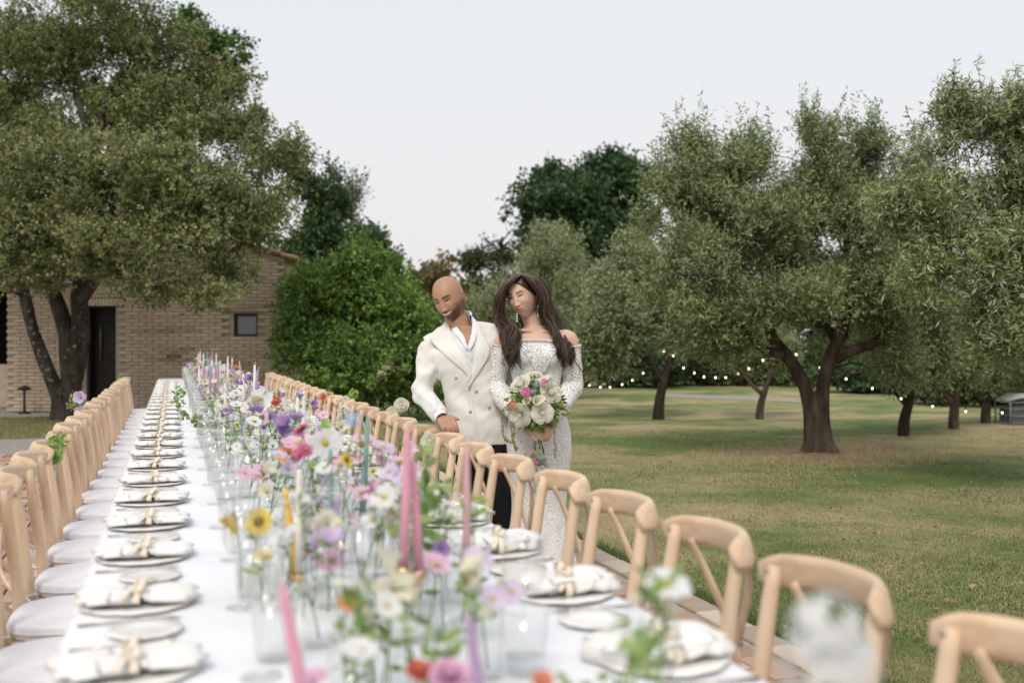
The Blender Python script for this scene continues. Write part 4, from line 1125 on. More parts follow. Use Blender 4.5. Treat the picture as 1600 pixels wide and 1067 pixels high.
def make_cutlery(kind):
    root = empty(kind)
    m = MB(); m.tube([(-.10, 0, .003), (-.04, 0, .004), (.02, 0, .005)], [.006, .0045, .003], 8, flat=(1, .4), up=(0, 1, 0)); m.build('handle', cutlery_m, root)
    m = MB()
    if kind == 'knife':
        m.tube([(.02, 0, .004), (.04, .001, .004), (.08, .001, .004), (.10, -.002, .004)], [.003, .008, .008, .002], 8, flat=(1, .15), up=(0, 1, 0)); m.build('blade', cutlery_m, root)
    else:
        m.tube([(.02, 0, .005), (.035, 0, .003), (.05, 0, .004)], [.003, .010, .011], 8, flat=(1, .2), up=(0, 1, 0))
        for q in (-.009, -.003, .003, .009): m.tube([(.048, q, .004), (.075, q, .006), (.09, q, .009)], [.0018, .0016, .0008], 5)
        m.build('tines', cutlery_m, root)
    return root
P = {'charger': make_plate(.122, 'dinner_plate'), 'bread': make_plate(.072, 'bread_plate'), 'wine': make_glass('wine'), 'tumbler': make_glass('tumbler'),
     'fork': make_cutlery('fork'), 'knife': make_cutlery('knife')}
naps = [make_napkin(k) for k in range(8)]
used = set()
def put(key, proto, loc, rz, label, cat, group):
    if key in used: o = copy_tree(proto)
    else: o = proto; used.add(key)
    o.location = loc; o.rotation_euler = (0, 0, rz); prop(o, label, cat, group); return o
TT = TZ + .0035
for side, ys in (('left', LC + [LC[-1] + .489 * k for k in (1, 2, 3)]), ('right', RC)):
    sg = 1 if side == 'left' else -1
    ex = TX0 if side == 'left' else TX1
    for i, y in enumerate(ys):
        if side == 'left' and y < 1.5: continue
        if y < .8: continue
        w = f'{ordinal(i + 1)} place from front, {side} side'
        y += random.uniform(-.012, .012)
        cx = ex + sg * .128
        put('charger', P['charger'], (cx, y, TT - .003), random.uniform(-.2, .2), f'gold rimmed dinner plate at the {w}', 'plate', 'gold rimmed dinner plates')
        k = random.randrange(4) + (4 if side == 'right' else 0)
        put(('nap', k), naps[k], (cx, y, TT + .004), random.uniform(-.16, .16), f'ribbon tied white napkin at the {w}', 'napkin', 'white napkins tied with ribbon')
        put('bread', P['bread'], (cx + sg * .02, y + sg * .245 if y + sg * .245 > .7 else y, TT - .003), random.uniform(-.2, .2), f'small gold rimmed bread plate at the {w}', 'plate', 'small bread plates')
        put('fork', P['fork'], (cx - sg * .01, y + sg * .152, TT - .001), (0 if sg > 0 else PI) + random.uniform(-.05, .05), f'champagne coloured fork at the {w}', 'fork', 'forks beside the plates')
        put('knife', P['knife'], (cx - sg * .01, y - sg * .152, TT - .001), (0 if sg > 0 else PI) + random.uniform(-.05, .05), f'champagne coloured knife at the {w}', 'knife', 'knives beside the plates')
        gx = ex + sg * (.345 + random.uniform(-.01, .01))
        put('wine', P['wine'], (gx, y - sg * .10, TT), random.uniform(0, 6), f'clear stemmed wine glass at the {w}', 'wine glass', 'stemmed wine glasses')
        put('tumbler', P['tumbler'], (gx + sg * .03, y - sg * .005, TT), random.uniform(0, 6), f'clear glass tumbler at the {w}', 'tumbler', 'glass tumblers')

# ---------------------------------------------------------------- candles
wax = {k: pmat(k + '_wax', [c], .5, spec=.3, sss=.0) for k, c in dict(lavender=(.42, .29, .44), pink=(.70, .33, .43), dusty_pink=(.62, .38, .42), cream=(.80, .77, .68), white=(.82, .81, .80), sage_green=(.24, .38, .36), yellow=(.82, .50, .10), mauve=(.42, .30, .46)).items()}
wick_m = pmat('wick', [(.75, .72, .66)], .9)
used_c = {}
def landmark(y):
    n = int(round((y - 1.19) / .489)) + 2
    k = ((y - 1.19) / .489 + 2) - n
    return ('just before' if k < -.17 else ('just past' if k > .17 else 'level with')) + f' {ordinal(max(1, n))} right chair'
def candle(px, py, Z, col, length=.27, lean=(0, 0), extra=''):
    top = W(px, py, Z)
    top.z = min(top.z, 1.215)
    basez = max(TT + .035, top.z - length); length = top.z - basez
    x0, y0 = top.x - lean[0] * length, top.y - lean[1] * length
    cn = col.replace('_', ' ')
    st = empty('candlestick', (x0, y0, TT)); prop(st, f'stick of {cn} taper {extra or landmark(y0)}', 'candlestick', 'candlesticks along the middle of the table')
    m = MB(); h = basez - TT
    m.lathe([(.028, 0), (.028, .004), (.008, .010), (.0055, .02), (.0055, max(.021, h - .012)), (.010, h - .004)], 16); m.build('glass_stem', glass_m, st)
    m = MB(); m.lathe([(.010, h - .004), (.0135, h + .002), (.0145, h + .016), (.0125, h + .016), (.011, h + .003)], 16); m.build('brass_cup', brass_m, st)
    ca = empty('taper_candle', (x0, y0, basez + .004)); prop(ca, f'{cn} taper candle {extra or landmark(y0)}', 'candle', 'unlit taper candles among the flowers')
    ca.rotation_euler = (math.atan(-lean[1]), math.atan(lean[0]), 0)
    m = MB(); m.tube([(0, 0, 0), (0, 0, length * .5), (0, 0, length * .9), (0, 0, length * .985), (0, 0, length)], [.0102, .0090, .0066, .0050, .002], 14); m.build('wax', wax[col], ca)
    m = MB(); m.tube([(0, 0, length - .002), (.002, 0, length + .008), (.006, 0, length + .014)], .0011, 5); m.build('wick', wick_m, ca)
CD = [(637, 672, 1.95, 'pink', .275, (.03, 0), 'tall in front, left of the pair in front of the groom'), (645, 722, 1.98, 'pink', .225, (-.06, 0), 'shorter right one of the blurred front pair'), (729, 697, 2.1, 'dusty_pink', .27, (.0, 0), 'blurred, right of the front pink pair'),
      (440, 915, 1.35, 'pink', .21, (-.18, 0), 'leaning, lowest at the front of the table'), (732, 962, 1.35, 'mauve', .2, (-.14, 0), 'slim and blurred at the bottom of the table'), (446, 765, 2.3, 'yellow', .21, (-.11, 0), 'leaning beside the cream one'),
      (467, 735, 2.3, 'cream', .25, (0, 0), 'thick and blurred, beside the yellow one'), (516, 703, 2.7, 'sage_green', .24, (0, 0), 'left of the two tall green ones'), (575, 655, 2.7, 'sage_green', .27, (.06, 0), 'taller right one of the green pair'), (498, 722, 3.2, 'sage_green', .2, (-.05, 0), 'short and partly hidden behind the green pair'),
      (455, 658, 4.0, 'sage_green', .2, (-.12, 0), 'leaning left of the two white ones'), (465, 622, 4.0, 'white', .27, (0, 0), 'left of the close white pair'), (475, 612, 4.1, 'white', .28, (0, 0), 'right of the close white pair'),
      (389, 600, 5.2, 'lavender', .26, (0, 0), 'left of the two lavender ones by the white one'), (403, 579, 5.0, 'lavender', .28, (.09, 0), 'right leaning one of the lavender pair'), (398, 571, 5.15, 'white', .28, (0, 0), 'tall between the lavender ones'),
      (328, 574, 7.0, 'lavender', .27, (0, 0), ''), (339, 578, 7.4, 'dusty_pink', .26, (0, 0), ''), (356, 558, 8.8, 'white', .28, (0, 0), ''), (366, 575, 8.0, 'lavender', .22, (0, 0), ''), (374, 565, 8.4, 'dusty_pink', .25, (-.1, 0), ''),
      (310, 553, 12.6, 'cream', .27, (0, 0), 'pale, first of the far cluster from the left'), (313, 549, 13.0, 'white', .28, (0, 0), 'second of the far cluster from the left'), (318, 553, 12.2, 'white', .27, (0, 0), 'third of the far cluster from the left'), (324, 549, 13.3, 'sage_green', .28, (0, 0), 'fourth of the far cluster from the left'),
      (330, 556, 12.0, 'sage_green', .26, (0, 0), 'fifth of the far cluster from the left'), (332, 548, 14.0, 'lavender', .28, (0, 0), 'sixth of the far cluster from the left'), (338, 552, 12.4, 'white', .27, (0, 0), 'last of the far cluster on the right'), (344, 565, 10.5, 'white', .2, (0, 0), ''),
      (420, 600, 5.9, 'mauve', .2, (0, 0), ''), (352, 600, 6.2, 'cream', .2, (0, 0), '')]
rc = random.Random(77)
for k_ in range(16):
    Z_ = rc.uniform(3.6, 10.5); x_ = rc.uniform(.22, .56); xc_ = (x_ - Z_ * SY) / CY
    CD.append((800 + FOC * xc_ / Z_, 530 + FOC * rc.uniform(.17, .25) / Z_, Z_, rc.choice(('lavender', 'white', 'dusty_pink', 'sage_green', 'white', 'lavender', 'cream')), rc.uniform(.2, .27), (rc.uniform(-.06, .06), 0), ''))
seen_c = {}
for c in CD:
    c = list(c)
    if not c[6]:
        b_ = c[3].replace('_', ' ') + landmark(W(c[0], c[1], c[2]).y); seen_c[b_] = seen_c.get(b_, 0) + 1
        if seen_c[b_] > 1: c[6] = landmark(W(c[0], c[1], c[2]).y) + ', shorter'
    candle(*c)

# ---------------------------------------------------------------- flowers
petal = {k: leafmat(k + '_petals', c, trans=.35, rough=.6, spec=.2) for k, c in dict(
    white=[(.78, .79, .80), (.86, .86, .86)], cream=[(.80, .77, .62), (.86, .84, .74)], pink=[(.78, .48, .66), (.86, .64, .77)], magenta=[(.64, .16, .34), (.76, .30, .48)], lilac=[(.68, .56, .76), (.78, .68, .85)],
    purple=[(.36, .22, .52), (.52, .38, .66)], red=[(.52, .10, .08), (.64, .20, .15)], orange=[(.78, .30, .08), (.85, .44, .16)], yellow=[(.80, .60, .08), (.86, .72, .22)], blue=[(.50, .60, .80), (.66, .74, .86)],
    coral=[(.68, .26, .16), (.76, .36, .24)], lime=[(.30, .46, .10), (.46, .60, .20)]).items()}
stem_m = leafmat('flower_stem_green', [(.10, .20, .05), (.20, .32, .09)], trans=.2)
sprig_m = leafmat('sprig_leaf_green', [(.13, .22, .06), (.26, .37, .12), (.40, .50, .20)], trans=.35)
euc_m = leafmat('eucalyptus_leaf', [(.22, .30, .22), (.34, .42, .33)], trans=.25)
eye_m = pmat('yellow_flower_eye', [(.62, .46, .06), (.48, .36, .05)], .9, 300)
dkeye_m = pmat('dark_flower_eye', [(.10, .05, .02), (.30, .18, .04)], .9, 300)
def petals(m, n, r0, r1, w, up=.15, z=0.0, jit=.1, rot=0.0, rr=random):
    for k in range(n):
        a = 2 * PI * k / n + rot + rr.uniform(-jit, jit); L = (r1) * rr.uniform(.88, 1.08)
        d = Vector((math.cos(a), math.sin(a), 0)); s = Vector((-d.y, d.x, 0)); u = rr.uniform(.7, 1.3) * up
        m.t = rr.random()
        pts = []
        for t, ww in ((0, .25), (.35, .75), (.7, 1.0), (.93, .8), (1.0, .35)):
            c = d * (r0 + (L - r0) * t) + Vector((0, 0, z + u * L * t - .25 * L * t * t * up))
            pts += [c - s * w * ww * .5 + Vector((0, 0, .06 * w)), c, c + s * w * ww * .5 + Vector((0, 0, .06 * w))]
        fs = []
        for i in range(4):
            for j in (0, 1): fs.append((i * 3 + j, i * 3 + j + 1, i * 3 + j + 4, i * 3 + j + 3))
        m.add(pts, fs)
def bloom_mesh(kind, col, seed):
    rr = random.Random(seed); m = MB(); mats = [petal[col], eye_m, stem_m]
    if kind == 'cosmos': petals(m, 8, .004, .036, .024, .18, rr=rr); m.m = 1; m.ell((0, 0, .003), (.0075, .0075, .005), 10, 6)
    elif kind == 'daisy': mats[1] = dkeye_m; petals(m, 13, .005, .030, .011, .1, rr=rr); m.m = 1; m.ell((0, 0, .003), (.011, .011, .007), 10, 6)
    elif kind == 'zinnia':
        for j, (r, nn, z) in enumerate(((.032, 14, 0), (.026, 12, .006), (.019, 10, .011), (.012, 8, .015))): petals(m, nn, .003, r, .012, .25 + j * .15, z, rot=j, rr=rr)
        m.m = 1; m.ell((0, 0, .016), (.005, .005, .004), 8, 5)
    elif kind == 'rose':
        for j, (r, nn, up, z) in enumerate(((.038, 6, .45, -.004), (.034, 6, .8, 0), (.026, 5, 1.3, .002), (.018, 5, 2.0, .004), (.010, 4, 3.0, .006))): petals(m, nn, .002, r, r * 1.05, up, z, rot=j * .7, rr=rr)
        m.ell((0, 0, .018), (.010, .010, .014), 8, 6)
    elif kind == 'dahlia':
        for j, (r, nn, z) in enumerate(((.036, 16, 0), (.032, 15, .008), (.026, 13, .015), (.018, 10, .022), (.010, 7, .026))): petals(m, nn, .003, r, .013, .35 + j * .35, z, rot=j * .5, rr=rr)
    elif kind == 'cup':
        petals(m, 5, .003, .032, .032, 1.1, rr=rr); petals(m, 5, .003, .027, .028, 1.5, rot=.6, rr=rr); m.m = 2; m.ell((0, 0, 0), (.008, .008, .007), 8, 5)
    elif kind == 'calla':
        vs = []; fs = []; n = 16
        for i, (r, z) in enumerate(((.004, -.03), (.009, 0), (.015, .025), (.026, .045), (.034, .052))):
            for k in range(n):
                a = 2 * PI * k / n; e = 1 + (.5 * max(0, math.cos(a)) if i > 2 else 0)
                vs.append((r * math.cos(a) * e, r * math.sin(a), z + (.035 * max(0, math.cos(a)) if i > 2 else 0)))
        for i in range(4):
            for k in range(n): fs.append((i * n + k, i * n + (k + 1) % n, (i + 1) * n + (k + 1) % n, (i + 1) * n + k))
        m.add(vs, fs); m.m = 1; m.tube([(0, 0, 0), (0, 0, .045)], [.004, .003], 8)
    elif kind == 'spike':
        for j in range(22):
            z = -.06 + j * .006; a = j * 2.4; rad = .015 * (1 - .035 * j)
            c = Vector((math.cos(a) * rad, math.sin(a) * rad, z)); m.t = rr.random()
            for q in range(4):
                b_ = a + q * 1.57; m.t = rr.random()
                d = Vector((math.cos(b_), math.sin(b_), .3)) * .010; s = Vector((-d.y, d.x, 0)) * .5
                m.add([c, c + d * .6 + s, c + d * 1.3, c + d * .6 - s], [(0, 1, 2, 3)])
    elif kind == 'umbel':
        for j in range(46):
            a = rr.uniform(0, 6.28); q = rr.random() ** .5 * .034; c = Vector((math.cos(a) * q, math.sin(a) * q, .010 - q * q * 9 + rr.uniform(-.004, .004)))
            m.t = rr.random(); s = .0042
            for ax in (Vector((1, 0, .3)), Vector((0, 1, .3))):
                m.add([c - ax * s, c + Vector((s, -s, 0)) * .5, c + ax * s, c + Vector((-s, s, 0)) * .5], [(0, 1, 2, 3)])
        m.m = 2
        for j in range(8):
            a = j * .78; m.tube([(0, 0, -.03), (.022 * math.cos(a), .022 * math.sin(a), .002)], .0007, 4)
    elif kind == 'hydrangea':
        for j in range(60):
            d = Vector((rr.gauss(0, 1), rr.gauss(0, 1), rr.gauss(.35, 1))).normalized(); c = d * .034; m.t = rr.random()
            s = d.cross(Vector((.3, .5, .8))).normalized(); t = d.cross(s)
            for q in range(4):
                a = q * 1.57; e = s * math.cos(a) + t * math.sin(a); f = s * math.cos(a + .7) + t * math.sin(a + .7); g = s * math.cos(a - .7) + t * math.sin(a - .7)
                m.add([c, c + f * .006 + d * .002, c + e * .010, c + g * .006 + d * .002], [(0, 1, 2, 3)])
    return m.mesh('bloom', mats)
def add_leaf(m, p, d, L, w, rr):
    d = d.normalized(); s = d.cross(Vector((rr.gauss(0, 1), rr.gauss(0, 1), rr.gauss(0, 1)))).normalized(); nn = d.cross(s); m.t = rr.random()
    m.add([p, p + d * L * .3 + s * w * .45 + nn * w * .1, p + d * L * .7 + s * w * .4 + nn * w * .1, p + d * L, p + d * L * .7 - s * w * .4 + nn * w * .1, p + d * L * .3 - s * w * .45 + nn * w * .1], [(0, 1, 2, 5), (5, 2, 3, 4)])
bcache = {}
KN = dict(cosmos='open cosmos', daisy='dark eyed daisy', zinnia='layered zinnia', rose='full rose', dahlia='round dahlia', cup='cup shaped lisianthus', calla='calla lily', spike='larkspur spike', umbel='lacy umbel flower', hydrangea='hydrangea head')
def flower(base, top, kind, col, size=1.0, facing=None, label=None, leaves=3, leafL=.045, seed=0, extra=0):
    rr = random.Random(seed * 7 + 1)
    base, top = Vector(base), Vector(top)
    root = empty('flower_stem', tuple(base))
    prop(root, label, 'flower', 'cut flowers standing in bud vases')
    v = top - base
    q = cr([Vector((0, 0, 0)), v * .5 + Vector((rr.uniform(-.012, .012), rr.uniform(-.012, .012), .01)), v - (facing or Vector((0, 0, 1))).normalized() * .012 * size, v], 5)
    m = MB(); m.tube(q, lerp_list([.0018, .0015, .0011], len(q)), 5); m.build('stem', stem_m, root)
    key = (kind, col, rr.randrange(2))
    if key not in bcache: bcache[key] = bloom_mesh(kind, col, key[2])
    bl = link('bloom', bcache[key], root); bl.location = v
    f = (facing or Vector((rr.uniform(-.5, .5), rr.uniform(-.9, .1), rr.uniform(.3, 1)))).normalized()
    bl.rotation_euler = f.to_track_quat('Z', 'Y').to_euler(); bl.scale = (size,) * 3
    for e in range(extra):
        k2 = (kind, col, rr.randrange(2))
        if k2 not in bcache: bcache[k2] = bloom_mesh(kind, col, k2[2])
        t0 = q[int((len(q) - 1) * rr.uniform(.5, .75))]; v2 = v + Vector((rr.uniform(-.055, .055), rr.uniform(-.055, .055), rr.uniform(-.07, .02)))
        m = MB(); m.tube(cr([t0, t0.lerp(v2, .5) + Vector((0, 0, .005)), v2], 4), .001, 4); m.build('side_stem', stem_m, root)
        b2 = link('bloom', bcache[k2], root); b2.location = v2; b2.scale = (size * rr.uniform(.6, .95),) * 3
        b2.rotation_euler = Vector((rr.uniform(-.7, .7), rr.uniform(-1, .2), rr.uniform(.2, 1))).normalized().to_track_quat('Z', 'Y').to_euler()
    if leaves:
        m = MB()
        for i in range(leaves):
            t = rr.uniform(.30, .92); p = q[int(t * (len(q) - 1))]
            add_leaf(m, p, Vector((rr.gauss(0, 1), rr.gauss(0, 1), rr.uniform(.1, 1))), leafL * rr.uniform(.6, 1.2), leafL * .3, rr)
        m.build('leaf_sprays', sprig_m if rr.random() < .6 else stem_m, root)
    return root
def sprig(base, top, size, label, mat=None, n=22, L=.035, w=.018, seed=0, cat='foliage', spread=.05):
    rr = random.Random(seed); base, top = Vector(base), Vector(top)
    root = empty('leafy_sprig', tuple(base)); prop(root, label, cat, 'leafy green sprigs in the bud vases')
    v = top - base; q = cr([Vector((0, 0, 0)), v * .5 + Vector((0, 0, .02)), v], 8)
    m = MB(); m.tube(q, .0016, 5); m.build('stem', stem_m, root)
    m = MB()
    for i in range(n):
        t = rr.uniform(.35, 1.0); p = q[int(t * (len(q) - 1))] + Vector((rr.gauss(0, 1), rr.gauss(0, 1), rr.gauss(0, 1))) * spread * .3 * size
        add_leaf(m, p, Vector((rr.gauss(0, 1), rr.gauss(0, 1), rr.uniform(-.3, 1))), L * size, w * size, rr)
    m.build('leaves', mat or sprig_m, root)
    return root
vmeshes = {}
def vase(x, y, kind, label):
    root = empty('bud_vase', (x, y, TT)); prop(root, label, 'vase', 'clear glass bud vases down the middle of the table')
    if kind not in vmeshes:
        m = MB()
        if kind == 0: m.lathe([(.0, .001), (.030, .001), (.034, .008), (.036, .05), (.030, .075), (.013, .095), (.011, .125), (.014, .135), (.0125, .135), (.0098, .125), (.0115, .095), (.028, .074), (.034, .05), (.032, .010), (.0, .006)], 20, cap0=False, cap1=False)
        elif kind == 1: m.lathe([(.0, .001), (.024, .001), (.026, .01), (.026, .15), (.0248, .15), (.0242, .012), (.0, .008)], 20, cap0=False, cap1=False)
        else: m.lathe([(.0, .001), (.040, .001), (.044, .01), (.044, .19), (.0425, .19), (.042, .012), (.0, .008)], 24, cap0=False, cap1=False)
        vmeshes[kind] = m.mesh('glass_body', glass_m)
        r, z = ((.0133, .135), (.0254, .15), (.0433, .19))[kind]
        m = MB(); m.tube([Vector((r * math.cos(2 * PI * k / 28), r * math.sin(2 * PI * k / 28), z)) for k in range(29)], .0013, 5, cap=False); vmeshes[('r', kind)] = m.mesh('rim', bpy.data.materials['glass_rim_highlight'])
        h = (.06, .08, .09)[kind]; rr_ = (.031, .0235, .041)[kind]
    link('glass_body', vmeshes[kind], root); link('rim', vmeshes[('r', kind)], root)
    return root
random.seed(21)
palette = [('cosmos', 'white', 14), ('cosmos', 'pink', 7), ('cosmos', 'white', 6), ('umbel', 'white', 16), ('spike', 'lilac', 4), ('spike', 'blue', 3), ('daisy', 'orange', 1), ('daisy', 'yellow', 1), ('zinnia', 'magenta', 1), ('cup', 'purple', 3), ('cup', 'cream', 4), ('dahlia', 'cream', 3), ('cosmos', 'lilac', 5), ('calla', 'cream', 2), ('umbel', 'lime', 3), ('zinnia', 'pink', 2), ('dahlia', 'coral', 1)]
vn = 0; y = 2.35; seedc = 0
def sd_(s): return ' ' + s
seen_l = set()
def uniq(l, extra):
    c = l; i = 0
    while c in seen_l and i < len(extra): c = l + ', ' + extra[i]; i += 1
    seen_l.add(c); return c
SIDE = ['at left edge', 'left of middle', 'at middle', 'right of middle', 'at right edge']
cnt = {}
while y < 15.3:
    nx = 3 if y < 8.5 else 2
    for k in range(nx):
        x = .20 + .40 * ((k + .5) / nx) + random.uniform(-.07, .07) + (.03 if y < 4 else 0)
        yy = y + random.uniform(-.06, .06); kd = random.choices((0, 1, 2), (5, 4, 2))[0]
        vn += 1
        lm = landmark(yy)
        sd = SIDE[min(4, max(0, int((x - .15) / .1)))]
        vase(x, yy, kd, uniq(['clear bottle vase', 'slim cylinder vase', 'wide vase'][kd] + f'{sd_(sd)}, {lm}', ['second', 'third']))
        for f in range(2):
            kind, col, _ = random.choices(palette, [p[2] for p in palette])[0]
            seedc += 1
            h = random.triangular(.12, .36, .22) * (1 if y < 6 else .88); 
            ln = .5 if y > 3.2 else .3
            tx, ty = x + random.uniform(-.16, .16) * ln * 1.2, yy + random.uniform(-.2, .2) * ln
            sz = random.uniform(.55, .9)
            kk = (kind, col, lm, sd); cnt[kk] = cnt.get(kk, 0) + 1
            hh = 'tall' if h > .30 else ('short' if h < .2 else 'medium')
            flower((x, yy, TT + .01), (tx, ty, TT + h), kind, col, sz, None, uniq(f'{hh} {col} {KN[kind]}{sd_(sd)}, {lm}', ['leaning left' if tx < x else 'leaning right', 'smaller' if sz < .9 else 'larger', 'the other one']), leaves=random.choice((4, 5, 7)), leafL=.03, seed=seedc, extra=random.choice((1, 2, 2, 3)) if kind != 'calla' else 0)
        if random.random() < .30:
            seedc += 1
            sprig((x, yy, TT + .02), (x + random.uniform(-.08, .08), yy + random.uniform(-.05, .05), TT + random.uniform(.16, .26)), .9, uniq(f'small leafy sprig{sd_(sd)}, {lm}', ['taller one', 'other one']), n=16, L=.03, w=.015, seed=seedc)
    y += .25
# the flowers that can be picked out one by one: pixel, distance
def pf(px, py, Z, kind, col, size, facing, label, leaves=2, dx=0.0, seed=500, vs=None, leafL=.045):
    t = W(px, py, Z); f = Vector(facing) if facing else None
    bx_, by_ = t.x + dx, t.y + .02
    if vs is not None: vase(bx_, by_, vs, 'clear glass vase holding the ' + label)
    return flower((bx_, by_, TT + .012), t, kind, col, size, f, label, leaves, leafL=leafL, seed=seed)
TOCAM = (-.25, -1, .35)
pf(467, 693, 3.0, 'cosmos', 'pink', 1.35, (-.1, -.5, 1), 'large pink cosmos seen from the side in front of the white candle pair', 3, -.02, 501, 1)
pf(508, 692, 3.0, 'cosmos', 'white', 1.35, (.1, -1, .2), 'largest white cosmos facing us beside the pink one', 3, .02, 502, 0)
pf(486, 700, 3.3, 'cosmos', 'white', 1.2, (-.3, -.9, .5), 'white cosmos tucked behind the largest white one', 2, .0, 514)
pf(408, 624, 4.3, 'cosmos', 'white', 1.3, (-.2, -1, .3), 'big white cosmos left of the small red zinnia', 2, .02, 503, 1)
pf(430, 627, 4.4, 'zinnia', 'red', .8, (-.1, -.8, .6), 'small brick red zinnia above the pink blooms', 2, .02, 504)
pf(409, 652, 4.2, 'daisy', 'pink', 1.1, TOCAM, 'pink petalled daisy with dark eye below the big white cosmos', 2, .01, 505, 0)
pf(437, 652, 4.2, 'hydrangea', 'pink', .55, TOCAM, 'pink cluster bloom right below the small red zinnia', 2, .01, 506)
pf(447, 710, 3.0, 'daisy', 'orange', .9, TOCAM, 'orange daisy just under the large pink cosmos', 2, -.01, 507)
pf(525, 728, 3.1, 'dahlia', 'coral', .75, TOCAM, 'terracotta dahlia behind the left green taper', 2, .01, 508, 0)
pf(590, 768, 2.5, 'zinnia', 'magenta', .95, (.4, -1, .5), 'magenta zinnia right of the taller green taper', 3, .01, 509, 1)
pf(500, 676, 3.1, 'calla', 'lime', .55, (.5, 0, .7), 'yellow green calla pointing up right behind the white cosmos', 0, -.03, 510)
pf(552, 656, 2.3, 'hydrangea', 'blue', .55, TOCAM, 'pale blue round bloom floating blurred left of the taller green taper', 0, -.02, 511, 1)
pf(404, 815, 2.25, 'daisy', 'yellow', 1.05, TOCAM, 'bright yellow daisy with dark eye, left of the yellow taper', 2, .01, 512, 0)
pf(364, 805, 2.3, 'cup', 'yellow', .8, (-.3, -.4, -.5), 'soft yellow drooping bloom left of the bright yellow daisy', 1, .02, 513)
pf(411, 872, 2.1, 'zinnia', 'yellow', .7, (0, -.3, 1), 'low greenish yellow bloom under the bright yellow daisy', 3, .0, 515)
pf(510, 824, 2.2, 'dahlia', 'cream', .95, (0, -.9, .5), 'cream dahlia in front of the left green taper', 2, .01, 516, 0)
pf(515, 850, 2.1, 'cup', 'lilac', .8, (.1, -.5, 1), 'lilac bloom with purple heart just below the cream dahlia', 2, .0, 517)
pf(492, 850, 2.15, 'spike', 'lilac', .8, (0, 0, 1), 'lilac spike beside the cream taper', 1, .0, 518)
pf(690, 860, 2.0, 'cup', 'purple', .55, (-.2, -.9, .4), 'vivid purple lisianthus between the pink tapers', 2, .01, 519, 0)
pf(722, 895, 1.95, 'cup', 'purple', .55, (.3, -.5, .6), 'small dark purple bud right of the vivid purple lisianthus', 4, .0, 520)
pf(612, 900, 1.6, 'calla', 'cream', .62, (-.1, .1, 1), 'cream calla blurred in the foreground below the pink tapers', 0, .0, 521, 1)
pf(598, 700, 2.6, 'cosmos', 'lilac', 1.0, (.3, -.3, 1), 'lilac cosmos right of the taller green taper', 2, .0, 522)
pf(626, 722, 2.7, 'cosmos', 'pink', 1.0, (.2, -.2, 1), 'pink cosmos low behind the front pink taper pair', 2, .0, 523)
pf(1042, 915, 1.35, 'cosmos', 'white', .85, (0, -.5, .9), 'blurred white bloom with green leaves floating before the right-hand paving', 5, -.05, 524, None, .05)
pf(1290, 988, .86, 'hydrangea', 'white', .9, (0, 0, 1), 'very near white bloom blurred before the second chair from the right edge', 0, .0, 525)
pf(1298, 1040, .87, 'hydrangea', 'white', 1.1, (0, 0, 1), 'very near lower white bloom blurred before the second chair from the right edge', 0, .0, 526)
pf(655, 1050, 1.32, 'zinnia', 'red', .6, (0, -.5, 1), 'dark red zinnia blurred at the bottom of the picture', 4, .0, 527, 0)
pf(700, 1062, 1.3, 'rose', 'pink', .75, (0, -.5, 1), 'pink rose blurred at the bottom of the picture beside the dark red zinnia', 2, .0, 528)
pf(845, 1075, 1.2, 'cup', 'coral', .45, (0, -.5, 1), 'coral bud at the bottom edge left of the green spike', 2, .0, 529)
pf(490, 1068, 1.3, 'cup', 'pink', .5, (0, -.5, 1), 'small pink bloom at the foot of the leaning pink taper', 2, .0, 530)
pf(745, 950, 1.7, 'umbel', 'lime', 1.0, (0, -.5, 1), 'pale green umbel flower blurred right of the pink tapers', 2, .0, 531)
pf(545, 940, 1.65, 'daisy', 'orange', .6, (0, -.8, .5), 'small orange flower among the front green leaves', 3, .0, 532, 0)
pf(740, 790, 2.1, 'umbel', 'lime', 1.1, (0, -.5, 1), 'lime green umbel flower left of the dusty pink taper', 3, .0, 533, 1)
pf(700, 800, 2.3, 'umbel', 'white', 1.2, (0, -.5, 1), 'white umbel flower blurred right of the front pink tapers', 3, .0, 534)
rf_ = random.Random(31)
for k_ in range(20):
    Z_ = rf_.uniform(1.35, 2.35); x_ = rf_.uniform(.20, .50); xc_ = (x_ - Z_ * SY) / CY; px_ = 800 + FOC * xc_ / Z_; h_ = rf_.uniform(.10, .26)
    py_ = 530 + FOC * (CAMH - TT - h_) / Z_
    kd_, cl_ = rf_.choice((('cosmos', 'white'), ('umbel', 'white'), ('umbel', 'white'), ('cup', 'cream'), ('cosmos', 'lilac'), ('spike', 'white'), ('spike', 'lilac'), ('umbel', 'lime'), ('cosmos', 'pink')))
    t_ = W(px_, py_, Z_); b_ = (t_.x + rf_.uniform(-.03, .03), t_.y + .02)
    lm_ = uniq(f'blurred {cl_} {KN[kd_]} at the runner front, {landmark(b_[1])}', ['lower one', 'leaning one', 'other one'])
    if k_ % 2 == 0: vase(b_[0], b_[1], rf_.choice((0, 1, 1)), uniq(f'clear vase at the front of the runner, {landmark(b_[1])}', ['second one', 'third one', 'fourth one']))
    flower((b_[0], b_[1], TT + .012), t_, kd_, cl_, rf_.uniform(.6, .9), None, lm_, 4, leafL=.03, seed=700 + k_, extra=2)
def ps(px, py, Z, bpx, label, size=1.0, n=22, seed=0, dz=0, **k):
    t = W(px, py, Z); b0 = W(bpx, py, Z); return sprig((b0.x, b0.y, TT + .02), t, size, label, n=n, seed=seed, **k)
ps(667, 705, 2.1, 655, 'bright green leafy sprig rising right of the tallest pink taper', 1.0, 34, 1, L=.04, w=.022)
ps(690, 760, 2.2, 680, 'lower bright green sprig between the pink tapers', .9, 26, 2)
ps(575, 930, 1.6, 585, 'dark green leaf cluster at the left of the blurred cream calla', .8, 30, 3, L=.035, w=.025)
